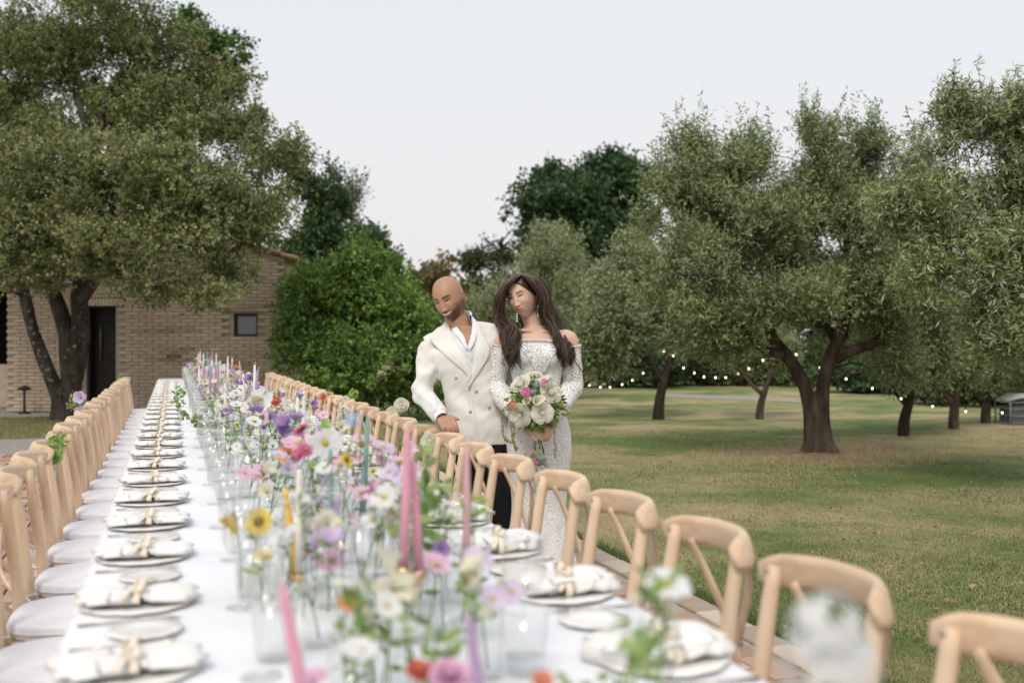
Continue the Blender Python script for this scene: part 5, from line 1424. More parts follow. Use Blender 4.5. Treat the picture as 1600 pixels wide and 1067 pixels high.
ps(545, 985, 1.5, 560, 'green leaves with rusty tips low at the front of the runner', .8, 24, 4)
ps(632, 960, 1.55, 640, 'green leaf cluster right of the blurred cream calla', .8, 22, 5)
ps(1005, 965, 1.25, 935, 'long blurred green leaf spike slanting at the bottom right of the table', .9, 34, 6, L=.04, w=.02, spread=.08)
ps(680, 1000, 1.45, 690, 'green leaves above the dark red zinnia', .9, 30, 7)
ps(1048, 905, 1.36, 1020, 'fresh green leaves under the blurred white bloom before the paving', .55, 16, 8)
ps(725, 880, 1.9, 735, 'pale green leafy stem right of the vivid purple lisianthus', .8, 24, 9)
# trailing hop vine at the left edge of the flowers
vr = empty('trailing_vine', tuple(W(300, 625, 5.6))); prop(vr, 'trailing green hop vine hanging at the left edge of the flower runner', 'vine')
vp = [W(a, b_, c) - vr.location for a, b_, c in ((292, 605, 5.6), (277, 612, 5.5), (278, 628, 5.4), (286, 645, 5.35), (300, 655, 5.3), (312, 662, 5.3), (322, 668, 5.3))]
q = cr(vp, 6); m = MB(); m.tube(q, .002, 5); m.build('stem', stem_m, vr)
m = MB(); rr = random.Random(3)
for i in range(95):
    t = rr.random() ** .8; add_leaf(m, q[int(t * (len(q) - 1))] + Vector((rr.gauss(0, .012), rr.gauss(0, .012), rr.gauss(0, .010))), Vector((rr.gauss(0, 1), rr.gauss(0, 1), rr.gauss(0, .8))), .03, .022, rr)
m.build('leaves', sprig_m, vr)

# ---------------------------------------------------------------- flowers tied to chair backs
def chair_flower(px, py, Z, blooms, leaves, label, ribbon=True, leafmat_=None, trail=0.0, seed=0):
    rr = random.Random(seed); p = W(px, py, Z); root = empty('chair_posy', tuple(p)); prop(root, label, 'posy', 'small posies tied to the chair backs')
    for kind, col, sz, off, fc in blooms:
        key = (kind, col, 0)
        if key not in bcache: bcache[key] = bloom_mesh(kind, col, 0)
        o = link('bloom', bcache[key], root); o.location = off; o.scale = (sz,) * 3
        o.rotation_euler = Vector(fc).normalized().to_track_quat('Z', 'Y').to_euler()
    m = MB()
    for i in range(leaves): add_leaf(m, Vector((rr.gauss(0, .022), rr.gauss(0, .018), rr.gauss(0, .022))), Vector((rr.gauss(0, 1), rr.gauss(0, 1), rr.gauss(0, 1))), .038, .024, rr)
    for i in range(int(trail * 160)):
        z = -rr.random() * trail; add_leaf(m, Vector((rr.gauss(0, .008), rr.gauss(0, .008), z)), Vector((rr.gauss(0, 1), rr.gauss(0, 1), -.6)), .020, .010, rr)
    m.build('leaves', leafmat_ or sprig_m, root)
    if ribbon:
        m = MB(); m.tube(cr([(0, 0, 0), (.01, .0, -.06), (-.005, 0, -.14), (.012, 0, -.22)], 5), .0035, 6, flat=(1, .2)); m.tube(cr([(0, 0, 0), (-.012, .0, -.05), (.006, 0, -.12), (-.01, 0, -.18)], 5), .0035, 6, flat=(1, .2)); m.build('ribbon', napkin_m, root)
FC = (-.3, -1, .3)
chair_flower(836, 722, 4.0, [('hydrangea', 'magenta', .5, (.0, -.02, 0), FC), ('hydrangea', 'magenta', .42, (-.05, 0, .012), FC), ('hydrangea', 'coral', .3, (-.012, -.01, .04), FC)], 34, 'posy of raspberry pink blooms with eucalyptus on the chair in front of the bride', True, euc_m, .12, 1)
chair_flower(670, 690, 5.0, [('rose', 'cream', 1.15, (0, -.02, 0), FC)], 14, 'cream rose tied to the chair left of the groom’s hand'.replace('’', "'"), True, None, .16, 2)
chair_flower(619, 641, 6.2, [('rose', 'cream', 1.2, (.03, -.02, .03), FC), ('rose', 'cream', .9, (-.03, -.02, -.01), FC)], 10, 'pair of cream roses on top of a chair in the middle of the right row', True, None, .22, 3)
chair_flower(552, 616, 7.3, [('hydrangea', 'lime', 1.1, (0, -.02, .0), FC)], 6, 'round lime green bloom standing above a chair back in the right row', False, None, 0, 4)
chair_flower(540, 625, 7.6, [('dahlia', 'cream', .9, (0, -.02, .0), FC), ], 6, 'pale ruffled flower on the chair beside the lime green bloom', False, None, .1, 5)
chair_flower(513, 620, 8.2, [('daisy', 'orange', 1.2, (.01, -.02, 0), FC), ('daisy', 'red', 1.0, (-.045, -.02, .0), FC)], 8, 'orange and dark red daisies on a far chair of the right row', True, euc_m, .0, 6)
chair_flower(84, 695, 4.35, [('rose', 'lime', .9, (.01, -.03, -.05), FC), ('umbel', 'lime', 1.1, (.02, -.02, .01), FC)], 22, 'pale yellow green posy hanging on a chair near the front of the left row', True, None, .0, 7)
chair_flower(120, 632, 6.6, [('cup', 'lilac', 1.3, (.03, -.02, .04), FC), ('cup', 'lilac', 1.1, (.03, -.03, -.05), FC), ('umbel', 'lime', 1.2, (-.03, 0, .0), FC)], 22, 'lilac flowers with pale green seed heads on a chair halfway along the left row', False, None, .0, 8)
chair_flower(188, 592, 11.6, [('hydrangea', 'lime', .7, (.0, -.02, .0), FC)], 10, 'dark greenish posy on one of the last chairs of the left row', False, euc_m, .0, 9)
# ================================================================ THE COUPLE
def sm(e0, e1, x):
    t = np.clip((x - e0) / (e1 - e0), 0, 1); return t * t * (3 - 2 * t)
def loft(m, rings, n=40, sub=5, p=2.2):
    """horizontal sections (cx, cy, z, rx, ry, tilt) from bottom to top, joined smoothly"""
    R = np.array([list(r) + [0] * (6 - len(r)) for r in rings], float)
    k = len(R); Q = []
    ext = np.vstack([2 * R[0] - R[1], R, 2 * R[-1] - R[-2]])
    for i in range(1, k):
        for s in range(sub):
            t = s / sub; a, b, c, d = ext[i - 1], ext[i], ext[i + 1], ext[i + 2]
            Q.append(.5 * (2 * b + (c - a) * t + (2 * a - 5 * b + 4 * c - d) * t * t + (3 * b - a - 3 * c + d) * t ** 3))
    Q.append(R[-1])
    vs = []; fs = []
    for (cx, cy, z, rx, ry, ti) in Q:
        for j in range(n):
            a = 2 * PI * j / n; ca, sa = math.cos(a), math.sin(a); q = (abs(ca) ** p + abs(sa) ** p) ** (-1 / p)
            x = ca * q * rx
            vs.append((cx + x, cy + sa * q * ry, z + ti * x))
    for i in range(len(Q) - 1):
        for j in range(n):
            j2 = (j + 1) % n; fs.append((i * n + j, i * n + j2, (i + 1) * n + j2, (i + 1) * n + j))
    fs.append(tuple(reversed(range(n)))); fs.append(tuple((len(Q) - 1) * n + j for j in range(n)))
    m.add(vs, fs)
def remesh(m, vox, smooth=4, factor=.5):
    me = bpy.data.meshes.new('tmp'); me.from_pydata(m.v, [], m.f)
    o = bpy.data.objects.new('tmp', me); COL.objects.link(o)
    r = o.modifiers.new('r', 'REMESH'); r.mode = 'VOXEL'; r.voxel_size = vox; r.use_smooth_shade = True
    if smooth:
        s = o.modifiers.new('s', 'SMOOTH'); s.iterations = smooth; s.factor = factor
    dg = bpy.context.evaluated_depsgraph_get(); dg.update()
    out = bpy.data.meshes.new_from_object(o.evaluated_get(dg))
    bpy.data.objects.remove(o); bpy.data.meshes.remove(me)
    V = np.empty(len(out.vertices) * 3); out.vertices.foreach_get('co', V); V = V.reshape(-1, 3)
    F = [tuple(p.vertices) for p in out.polygons]
    N = np.empty(len(out.vertices) * 3); out.vertices.foreach_get('normal', N); N = N.reshape(-1, 3)
    bpy.data.meshes.remove(out)
    return V, F, N
def vf_mesh(name, V, F, mats, col=None, smooth=True):
    me = bpy.data.meshes.new(name); me.from_pydata([tuple(v) for v in V], [], F)
    for m in (mats if isinstance(mats, (list, tuple)) else [mats]): me.materials.append(m)
    if col is not None:
        a = me.color_attributes.new('paint', 'FLOAT_COLOR', 'POINT'); c = np.ones((len(V), 4), np.float32); c[:, :3] = col; a.data.foreach_set('color', c.ravel())
    me.polygons.foreach_set('use_smooth', [smooth] * len(me.polygons)); me.update(); return me
def folds(V, N, amp, f):
    """cloth folds: f(x, y, z) -> height"""
    return V + N * np.array([f(*v) for v in V])[:, None] * amp
def nse(x, y, z): return noise.noise(Vector((x, y, z)))
def hand(m, wrist, knuck, normal, tips, thumb_side, width=.080, fr=.0088, curls=None, thumb=None):
    """palm from wrist to knuckle centre, back of the hand along normal, four fingers bending through tips"""
    wrist, knuck, normal = Vector(wrist), Vector(knuck), Vector(normal).normalized()
    d = (knuck - wrist).normalized(); side = d.cross(normal).normalized() * thumb_side
    normal = side.cross(d) * thumb_side
    m.tube([wrist - d * .02, wrist, wrist.lerp(knuck, .4), wrist.lerp(knuck, .8), knuck + d * .008], [.026, .027, .036, .041, .034], 14, flat=(1, .40), up=side)
    for i in range(4):
        o = (i - 1.5) * -1
        base = knuck + side * (o * width * .25) - d * (.004 * abs(o - .5)); L = (.078, .086, .080, .063)[i]
        fd = d; pts = [base - d * .03, base]; q = base; nn = normal
        for s, (l, c) in enumerate(zip((.45, .31, .24), curls or (.5, .5, .3))):
            rot = Matrix.Rotation(-c * (1 + .06 * i), 3, side) if thumb_side > 0 else Matrix.Rotation(c * (1 + .06 * i), 3, side)
            fd = (rot @ fd); q = q + fd * L * l; pts.append(q)
        m.tube(cr(pts, 3), lerp_list([fr * 1.05, fr * 1.12, fr, fr * .92, fr * .72], 13), 10)
    tb = wrist.lerp(knuck, .25) + side * .028
    if thumb is None: thumb = (d * .6 + side * .7 - normal * .3)
    t1 = tb + Vector(thumb).normalized() * .035; t2 = t1 + (Vector(thumb).normalized() * .6 + d * .4).normalized() * .030
    m.tube(cr([tb - side * .012, tb + Vector(thumb).normalized() * .006, t1, t2], 3), lerp_list([fr * 1.3, fr * 1.35, fr * 1.15, fr * .8], 10), 10)
def head(Rm, c, skin, male, hs=1.0):
    """a head with brow, sockets, nose, lips, chin and ears; returns verts, faces, paint"""
    nu, nv = 260, 170
    u = np.linspace(0, 2 * PI, nu, endpoint=False)
    ph = -PI / 2 + (u - .55 * np.sin(u))          # finer towards the face (u = 0 is the front)
    th = np.linspace(.012, PI - .012, nv)
    PH, TH = np.meshgrid(ph, th)
    dx, dy, dz = np.cos(PH) * np.sin(TH), np.sin(PH) * np.sin(TH), np.cos(TH)
    low = sm(0.05, -.6, dz)
    st = np.sin(TH); k = np.where(dz < 0, st ** (-.30 * low), np.clip(st, .12, 1) ** (-.22 * sm(.15, .8, dz)))
    x = .0765 * dx * k; y = .097 * dy * k; z = .119 * dz
    x *= 1 - (.25 if male else .29) * sm(-.01, -.112, z) ** 1.2
    x *= 1 + .07 * sm(.02, .08, z)
    back = sm(-.1, .5, dy)
    y = y * (1 - .60 * back * sm(-.015, -.10, z)); y = y * (1 + .05 * back * sm(0, .06, z))
    y += .010 * sm(.0, -.6, dy) * sm(.05, .11, z)
    front = sm(-.15, -.55, dy)
    y = y + front * .006 * sm(-.05, -.10, z)
    def g(x0, z0, sx, sz, xx=x, zz=z): return np.exp(-((xx - x0) / sx) ** 2 - ((zz - z0) / sz) ** 2)
    d = np.zeros_like(x)
    nt = -.030; t = np.clip((.022 - z) / .050, 0, 1)
    nsc = 1.0 if male else .80
    ridge = nsc * np.where((z < .022) & (z > nt), .004 + .020 * t ** 1.15, np.where(z <= nt, .024 * np.exp(-((z - nt) / .0055) ** 2), .004 * np.exp(-((z - .022) / .012) ** 2)))
    wid = .0062 + .0062 * t
    d += ridge * np.exp(-(x / (wid if male else wid * .88)) ** 2)
    for s in (-1, 1):
        d += .0065 * nsc * g(s * .0135, -.028, .0070, .007)
        d -= .0105 * g(s * .031, .017, .0165, .012)
        d += .0050 * g(s * .031, .016, .0125, .0085)
        d += (.0045 if male else .0022) * g(s * .030, .036, .020, .007)
        d += (.0050 if male else .0058) * g(s * .043, -.018, .017, .018)
        d -= .0025 * g(s * .052, -.055, .012, .02)
        d -= .0022 * np.exp(-((np.abs(x) - .024 - .25 * (-.035 - z)) / .005) ** 2) * g(0, -.045, .08, .016) * (1 if male else .5)
    MOFF = .0115 if male else .0085
    mz = -.0625 + MOFF + (.0045 if male else .0026) * (x / .022) ** 2      # mouth line, corners lifted by the smile
    mw = .034 if male else .0265
    mm = np.exp(-(x / mw) ** 4)
    d += .0055 * np.exp(-((z + .062 - MOFF) / .017) ** 2) * np.exp(-(x / .026) ** 2)
    d += (.0035 if male else .0048) * np.exp(-((z - mz - .0052) / .0038) ** 2) * mm + (.0045 if male else .0058) * np.exp(-((z - mz + .0062) / .0045) ** 2) * mm
    d -= .0048 * np.exp(-((z - mz) / .0020) ** 2) * mm
    d -= .0042 * g(0, -.082 + MOFF * .7, .020, .008)
    d += (.0085 if male else .0065) * g(0, -.100, .018, .013)
    y = y - front * d
    V = np.stack([x, y, z], -1).reshape(-1, 3)
    # ---- paint
    col = np.tile(np.array(skin, float), (nu * nv, 1)); X, Z, Fm = x.ravel(), z.ravel(), front.ravel(); MZ = mz.ravel(); MMM = mm.ravel()
    def paint(mask, c):
        nonlocal col
        mask = np.clip(mask, 0, 1)[:, None]; col = col * (1 - mask) + np.array(c) * mask
    G = lambda x0, z0, sx, sz: np.exp(-((X - x0) / sx) ** 2 - ((Z - z0) / sz) ** 2)
    warm = np.array(skin) * np.array([1.08, .82, .78])
    for s in (-1, 1): paint(Fm * G(s * .042, -.020, .018, .016) * (.45 if not male else .25), warm)
    paint(Fm * G(0, -.034, .012, .008) * .35, warm)
    if male:
        be = Fm * sm(-.044, -.064, Z - .35 * np.abs(X) + .002) * 1.0
        jaw = sm(.045, .060, np.abs(X)) * sm(.0, -.03, Z) * sm(.35, -.1, dy.ravel())
        mus = np.exp(-((Z + .0485 - MOFF * .8) / .0050) ** 2) * np.exp(-(X / .030) ** 6) * Fm
        gt = np.exp(-((np.abs(X) - .032) / .007) ** 2) * sm(-.045, -.055, Z) * sm(-.115, -.09, Z) * Fm
        bb = np.clip(np.maximum(np.maximum(be * .85, jaw * .5), np.maximum(mus * .95, gt * .9)), 0, .9)
        paint(bb, (.060, .036, .026))
        paint(.35 * sm(.075, .105, Z), (.42, .235, .17))
    lipc = (.40, .150, .120) if male else (.50, .150, .130)
    lipm = (np.exp(-((Z - MZ - .0050) / .0042) ** 4) + np.exp(-((Z - MZ + .0068) / .0062) ** 4)) * np.exp(-(X / (mw * .92)) ** 6) * Fm
    paint(lipm * (.7 if male else .9), lipc)
    if male: paint(np.exp(-((Z - MZ) / .0042) ** 4) * np.exp(-(X / .026) ** 6) * Fm, (.84, .81, .76)); paint(.8 * np.exp(-((Z - MZ - .0052) / .0012) ** 2) * np.exp(-(X / .029) ** 6) * Fm, (.12, .04, .03))
    else: paint(.85 * np.exp(-((Z - MZ) / .0013) ** 2) * np.exp(-(X / .0215) ** 6) * Fm, (.16, .045, .04))
    for s in (-1, 1):
        ex = (X - s * .031) * s            # outward positive
        bz_ = .0355 + .004 * np.exp(-((ex - .004) / .012) ** 2) - .0035 * np.clip((ex - .006) / .012, 0, 1) ** 2 if not male else .0335 + .0045 * np.exp(-((ex - .002) / .014) ** 2)
        paint(Fm * .95 * np.exp(-((Z - bz_) / (.0054 if male else .0042)) ** 2) * np.exp(-((ex + .001) / .0185) ** 6), (.030, .018, .012))
        lid = .0150 - (ex / .020) ** 2 * .0035 
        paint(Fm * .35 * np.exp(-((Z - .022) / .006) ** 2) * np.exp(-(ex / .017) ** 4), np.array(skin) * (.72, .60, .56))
        eye = np.exp(-(ex / .0135) ** 4)
        paint(Fm * (.25 if male else .5) * np.exp(-((Z - lid + .0006) / .0026) ** 4) * eye, (.50, .46, .43))
        paint(Fm * np.exp(-((Z - lid + .0004) / .0034) ** 4) * np.exp(-((ex + .003) / .0062) ** 4), (.030, .016, .010))
        paint(Fm * .97 * np.exp(-((Z - lid - .0024) / .0032) ** 2) * np.exp(-(ex / .0160) ** 6), (.015, .010, .008))
        paint(Fm * .8 * np.exp(-((X - s * .0068) / .0030) ** 2 - ((Z + .0355) / .0022) ** 2), (.08, .03, .02))
    F = []
    for i in range(nv - 1):
        for j in range(nu):
            j2 = (j + 1) % nu; F.append((i * nu + j, (i + 1) * nu + j, (i + 1) * nu + j2, i * nu + j2))
    F.append(tuple(range(nu))); F.append(tuple((nv - 1) * nu + j for j in reversed(range(nu))))
    # ears
    e = MB()
    for s in (-1, 1):
        rt = Matrix.Rotation(s * .35, 3, 'Z') @ Matrix.Rotation(-.15, 3, 'X')
        e.ell((s * .0755, .010, -.004), (.0065, .017, .031), 16, 12, rt)
        e.tube([Vector((s * .083, .010, -.004)) + rt @ Vector((0, .016 * math.cos(a), .028 * math.sin(a))) for a in np.linspace(-1.2, 2.6, 14)], .0035, 7)
        e.ell((s * .078, .002, -.031), (.005, .007, .008), 10, 8)
    b = len(V); V = np.vstack([V, np.array(e.v)]); F += [tuple(b + i for i in f) for f in e.f]; col = np.vstack([col, np.tile(np.array(skin) * (1.02, .88, .85), (len(e.v), 1))])
    P = V.copy()
    V = (np.array(Rm) @ (V * hs).T).T + np.array(c)
    return V, F, col, P
def skinmat(name):
    m, N, L, P = newmat(name); P.inputs['Roughness'].default_value = .48; P.inputs['Specular IOR Level'].default_value = .35
    at = N.new('ShaderNodeAttribute'); at.attribute_name = 'paint'
    tc = N.new('ShaderNodeTexCoord'); nz = N.new('ShaderNodeTexNoise'); nz.inputs['Scale'].default_value = 26; nz.inputs['Detail'].default_value = 5; L.new(tc.outputs['Object'], nz.inputs['Vector'])
    mr = N.new('ShaderNodeMapRange'); mr.inputs[3].default_value = .88; mr.inputs[4].default_value = 1.12; L.new(nz.outputs['Fac'], mr.inputs[0])
    mx = N.new('ShaderNodeVectorMath'); mx.operation = 'SCALE'; L.new(at.outputs['Color'], mx.inputs[0]); L.new(mr.outputs[0], mx.inputs['Scale'])
    L.new(mx.outputs[0], P.inputs['Base Color']); P.inputs['Subsurface Weight'].default_value = .12; P.inputs['Subsurface Radius'].default_value = (.012, .005, .003); P.inputs['Subsurface Scale'].default_value = .6
    return m
skin_m = skinmat('skin')
def put_body(root_name, base, bodymb, hd, skin, label, vox=.0042):
    V, F, N = remesh(bodymb, vox, 3)
    hv, hf, hc, _ = hd
    col = np.vstack([np.tile(np.array(skin), (len(V), 1)), hc]); b = len(V)
    V = np.vstack([V, hv]); F = F + [tuple(b + i for i in f) for f in hf]
    o = link(root_name, vf_mesh(root_name, V, F, skin_m, col)); o.location = base; o.rotation_euler = (0, 0, -YAW)
    prop(o, label, 'person', 'the couple'); return o
def strip(A, Bc, nu, nv, bvh, off, name, mat, parent, thick=.003, bulge=0.0):
    """cloth panel between two outline curves (x, z), laid on the front of a surface"""
    A = cr([(a[0], 0, a[1]) for a in A], 6); Bc = cr([(a[0], 0, a[1]) for a in Bc], 6)
    def at(C, t): k = t * (len(C) - 1); i = min(int(k), len(C) - 2); return C[i].lerp(C[i + 1], k - i)
    vs = []; 
    for layer in (0, 1):
        for i in range(nu + 1):
            a, b = at(A, i / nu), at(Bc, i / nu); last = None
            for j in range(nv + 1):
                p = a.lerp(b, j / nv); hit, nn, _, _ = bvh.ray_cast(Vector((p.x, -1, p.z)), Vector((0, 1, 0)))
                y = hit.y if hit else (last if last is not None else 0); last = y
                bl = bulge * math.sin(PI * j / nv)
                vs.append((p.x, y - off - bl + (thick if layer else 0), p.z))
    W_ = nv + 1; Y = np.array([v[1] for v in vs]).reshape(2, nu + 1, W_)
    for _ in range(6):
        Q = np.pad(Y, ((0, 0), (1, 1), (1, 1)), 'edge'); av = (Q[:, :-2, 1:-1] + Q[:, 2:, 1:-1] + Q[:, 1:-1, :-2] + Q[:, 1:-1, 2:]) / 4; Y = np.minimum(Y, av) * .5 + av * .5
    vs = [(v[0], float(y), v[2]) for v, y in zip(vs, Y.ravel())]
    n = (nu + 1) * (nv + 1); w = nv + 1; fs = []
    for i in range(nu):
        for j in range(nv):
            q = i * w + j; fs.append((q, q + 1, q + w + 1, q + w)); fs.append((n + q, n + q + w, n + q + w + 1, n + q + 1))
    for i in range(nu):
        q = i * w; fs.append((q, q + w, n + q + w, n + q)); q = i * w + nv; fs.append((q, n + q, n + q + w, q + w))
    for j in range(nv):
        q = j; fs.append((q, n + q, n + q + 1, q + 1)); q = nu * w + j; fs.append((q, q + 1, n + q + 1, n + q))
    return link(name, vf_mesh(name, np.array(vs), fs, mat), parent)
def bvh_of(V, F): return BVHTree.FromPolygons([Vector(v) for v in V], F)
linen_m = pmat('ivory_linen_suit', [(0.72, 0.705, 0.67), (0.785, 0.77, 0.74)], .85, 5, 6, .22, 260, .2, sheen=.25, bdist=.002)
shirt_m = pmat('white_shirt_cotton', [(0.76, 0.77, 0.83), (0.82, 0.83, 0.88)], .8, 6, 5, .2, 200, .2, bdist=.002)
trouser_m = pmat('black_trouser_wool', [(0.008, 0.008, 0.009), (0.015, 0.015, 0.016)], .9, 10, 5, .2, 150, .15)
shoe_m = pmat('black_shoe_leather', [(0.012, 0.011, 0.010)], .3)
button_m = pmat('horn_button', [(0.50, 0.45, 0.38)], .35)

# ---------------------------------------------------------------- the groom
MZ_ = 5.35; mbase = W(715, 530, MZ_); mbase.z = .014
def Lm(px, py, y=0.0):
    """local point of the groom seen at a pixel, y metres nearer(-)/farther(+)"""
    Z = MZ_ + y; return Vector(((px - 800) * Z / FOC - (715 - 800) * MZ_ / FOC, y, CAMH - .014 + (530 - py) * Z / FOC))
SK1 = (.44, .245, .155)
Rm = Matrix.Rotation(math.radians(-15), 3, 'Y') @ Matrix.Rotation(math.radians(-27), 3, 'Z') @ Matrix.Rotation(math.radians(15), 3, 'X')
hc = Lm(703, 467.5, -.02)
b = MB()
b.tube(cr([hc + Vector((.055, .03, -.22)), hc + Vector((.045, .03, -.14)), hc + Vector((.018, .025, -.07)), hc + Vector((.01, .02, -.02))], 4), lerp_list([.075, .060, .056, .055], 13), 20)
loft(b, [(.115, 0, .78, .14, .10), (.10, 0, .90, .145, .10), (.075, 0, 1.0, .135, .095), (.062, 0, 1.12, .135, .095), (.045, 0, 1.22, .150, .10, .12), (.035, 0, 1.29, .145, .090, .15), (.035, .005, 1.35, .10, .065, .15), (.04, .01, 1.39, .07, .06, .1)])
sR, eR, wR = Vector((-.145, .0, 1.265)), Vector((-.176, -.040, 1.045)), Vector((-.066, -.285, .940))
b.tube(cr([Vector((-.09, 0, 1.26)), sR + Vector((.005, 0, -.012)), sR.lerp(eR, .5), eR, eR.lerp(wR, .5), wR], 4), lerp_list([.038, .040, .040, .038, .034, .027], 21), 14)
sL, eL, wL = Vector((.20, .01, 1.325)), Vector((.265, .10, 1.11)), Vector((.40, .17, 1.06))
b.tube(cr([Vector((.12, 0, 1.32)), sL, sL.lerp(eL, .5), eL, wL], 4), lerp_list([.05, .052, .046, .040, .027], 17), 14)
hand(b, wR, (-.030, -.378, .925), (-.15, -.35, .9), None, -1, curls=(.55, .62, .35), fr=.0095, width=.086)
hand(b, wL, (.46, .17, 1.05), (0, .9, .2), None, 1, curls=(.3, .3, .2))
legs = (((.045, 0, .84), (.035, -.01, .66), (.045, .0, .45), (.05, .05, .10)), ((.185, 0, .84), (.207, -.03, .66), (.228, -.05, .45), (.245, .0, .10)))
for l in legs:
    b.tube(cr(l, 5), lerp_list([.085, .078, .056, .040], 16), 14)
    b.tube(cr([Vector(l[3]) + Vector((0, .03, -.03)), Vector(l[3]) + Vector((0, -.05, -.06)), Vector(l[3]) + Vector((0, -.15, -.075))], 4), [.035, .036, .036, .036, .036, .034, .032, .030, .024], 12)
groom = put_body('person', tuple(mbase), b, head(Rm, hc, SK1, True, 1.0), SK1, 'bald bearded smiling man in ivory double-breasted jacket resting a hand on a chair')
# jacket
j = MB()
loft(j, [(.115, 0, .782, .176, .128), (.112, 0, .86, .174, .128), (.100, 0, .95, .158, .118), (.086, 0, 1.03, .152, .114), (.066, 0, 1.12, .162, .120), (.048, 0, 1.20, .178, .126, .10), (.034, 0, 1.275, .192, .115, .18), (.030, .004, 1.325, .160, .090, .20), (.033, .008, 1.365, .115, .075, .16), (.040, .012, 1.392, .078, .066, .1)], 56)
j.tube(cr([Vector((-.10, 0, 1.280)), Vector((-.145, 0, 1.272)), (sR.lerp(eR, .25) + Vector((-.008, 0, 0))), sR.lerp(eR, .65), eR + Vector((-.004, 0, 0)), eR.lerp(wR, .35), eR.lerp(wR, .7), wR + (eR - wR) * .06], 4), lerp_list([.050, .056, .058, .056, .055, .052, .045, .041], 29), 20)
j.tube(cr([Vector((.13, 0, 1.33)), sL, sL.lerp(eL, .4), eL, eL.lerp(wL, .5), wL], 4), lerp_list([.058, .066, .062, .056, .050, .043], 21), 20)
j.tube(cr([(-.01, .015, 1.368), (-.08, .008, 1.335), (-.155, .0, 1.292)], 4), lerp_list([.052, .056, .050], 9), 18)
j.tube(cr([(.07, .015, 1.372), (.14, .01, 1.365), (.215, .01, 1.345)], 4), lerp_list([.052, .054, .052], 9), 18)
V, F, N = remesh(j, .0055, 5)
def jf(x, y, z):
    h = .0035 * nse(x * 5, y * 5, z * 7)
    if x < -.09: h += .0075 * math.sin(z * 62 + x * 40 + 2.5 * nse(x * 9, y * 9, z * 6)) * max(0, 1 - abs(z - 1.03) / .16) * .9 + .010 * nse(x * 13, y * 13, z * 17) + .006 * nse(x * 26, y * 26, z * 24)
    else: h += .0065 * nse(x * 9 + z * 8, y * 4, z * 10) + .0035 * nse(x * 22 - z * 14, y * 8, z * 18) + .004 * math.sin(z * 40 + x * 30 + 3 * nse(x * 6, 0, z * 6)) * max(0, 1 - abs(z - 1.0) / .12)
    return h
V = folds(V, N, 1.0, jf)
jb = bvh_of(V, F)
def PM(px, py): p = Lm(px, py, -.12); return (p.x, p.z)
Vneck = [PM(698, 506), PM(716, 540), PM(738, 568), PM(742, 540), PM(743, 506), PM(722, 488)]
def inpoly(x, z, P):
    r = False; k = len(P) - 1
    for i in range(len(P)):
        if (P[i][1] > z) != (P[k][1] > z) and x < (P[k][0] - P[i][0]) * (z - P[i][1]) / (P[k][1] - P[i][1]) + P[i][0]: r = not r
        k = i
    return r
def sleeve_end(c):      # open the cuff
    return (c - wR).length < .030 and (c - wR).dot(wR - eR) > 0
F2 = [f for f in F if not (lambda c: (c[1] < -.01 and inpoly(c[0], c[2], Vneck)) or (c[2] > 1.372 and abs(c[0] - .035) < .062))(V[list(f)].mean(0))]
jk = link('jacket', vf_mesh('jacket', V, F2, linen_m), groom)
prop(jk, 'ivory linen double-breasted jacket with peak lapels')
# shirt under it
s_ = MB()
loft(s_, [(.068, 0, 1.08, .135, .100), (.048, 0, 1.20, .152, .108, .10), (.032, 0, 1.275, .178, .106, .14), (.033, .004, 1.325, .150, .088, .16), (.036, .008, 1.365, .10, .072, .14), (.040, .012, 1.395, .072, .064, .1)], 48)
V, F, N = remesh(s_, .006, 3)
V = folds(V, N, 1, lambda x, y, z: .003 * nse(x * 20, y * 5, z * 9))
shb = bvh_of(V, F)
Vskin = [PM(708, 508), PM(722, 524), PM(730, 541), PM(735, 525), PM(739, 500), PM(722, 490)]
F2 = [f for f in F if not (lambda c: (c[1] < -.01 and inpoly(c[0], c[2], Vskin)) or c[2] > 1.388)(V[list(f)].mean(0))]
sh = link('shirt', vf_mesh('shirt', V, F2, shirt_m), groom)
# open collar: two points lying on the shirt
allb = bvh_of(V, F)
strip([PM(697, 503), PM(708, 520), PM(719, 533), PM(729, 547)], [PM(703, 499), PM(714, 512), PM(725, 526), PM(731, 546)], 14, 3, allb, .010, 'collar', shirt_m, sh, .003, .003)
strip([PM(735, 492), PM(737, 510), PM(735, 528), PM(732, 545)], [PM(743, 500), PM(746, 518), PM(742, 535), PM(734, 548)], 14, 3, allb, .010, 'collar', shirt_m, sh, .003, .003)
b = MB()
pc = cr([hc + Vector((-.020, .085, -.085)), hc + Vector((.03, .100, -.078)), hc + Vector((.10, .05, -.085)), hc + Vector((.105, -.02, -.105))], 5)
b.tube(pc, .021, 10, flat=(.16, 1), up=(0, 0, 1)) if False else None
for p in (): pass
m_ = MB()
for w_ in (0,):
    vs = []; fs = []; k = len(pc)
    for i, p in enumerate(pc):
        ctr = hc + Vector((.035, .03, p.z - hc.z)); o_ = (p - ctr); o_.z = 0; o_.normalize()
        for dz_, r_ in ((-.022, .004), (.020, -.004), (.024, .002), (.018, .008), (-.024, .012)):
            vs.append(p + o_ * r_ + Vector((0, 0, dz_)))
    for i in range(k - 1):
        for q in range(4): fs.append((i * 5 + q, i * 5 + q + 1, (i + 1) * 5 + q + 1, (i + 1) * 5 + q))
    m_.add(vs, fs)
m_.build('collar_stand', shirt_m, sh)
b = MB(); b.tube([wR + (eR - wR) * .10, wR + (eR - wR) * -.06], [.034, .033], 18, cap=False); b.build('cuff', shirt_m, sh)
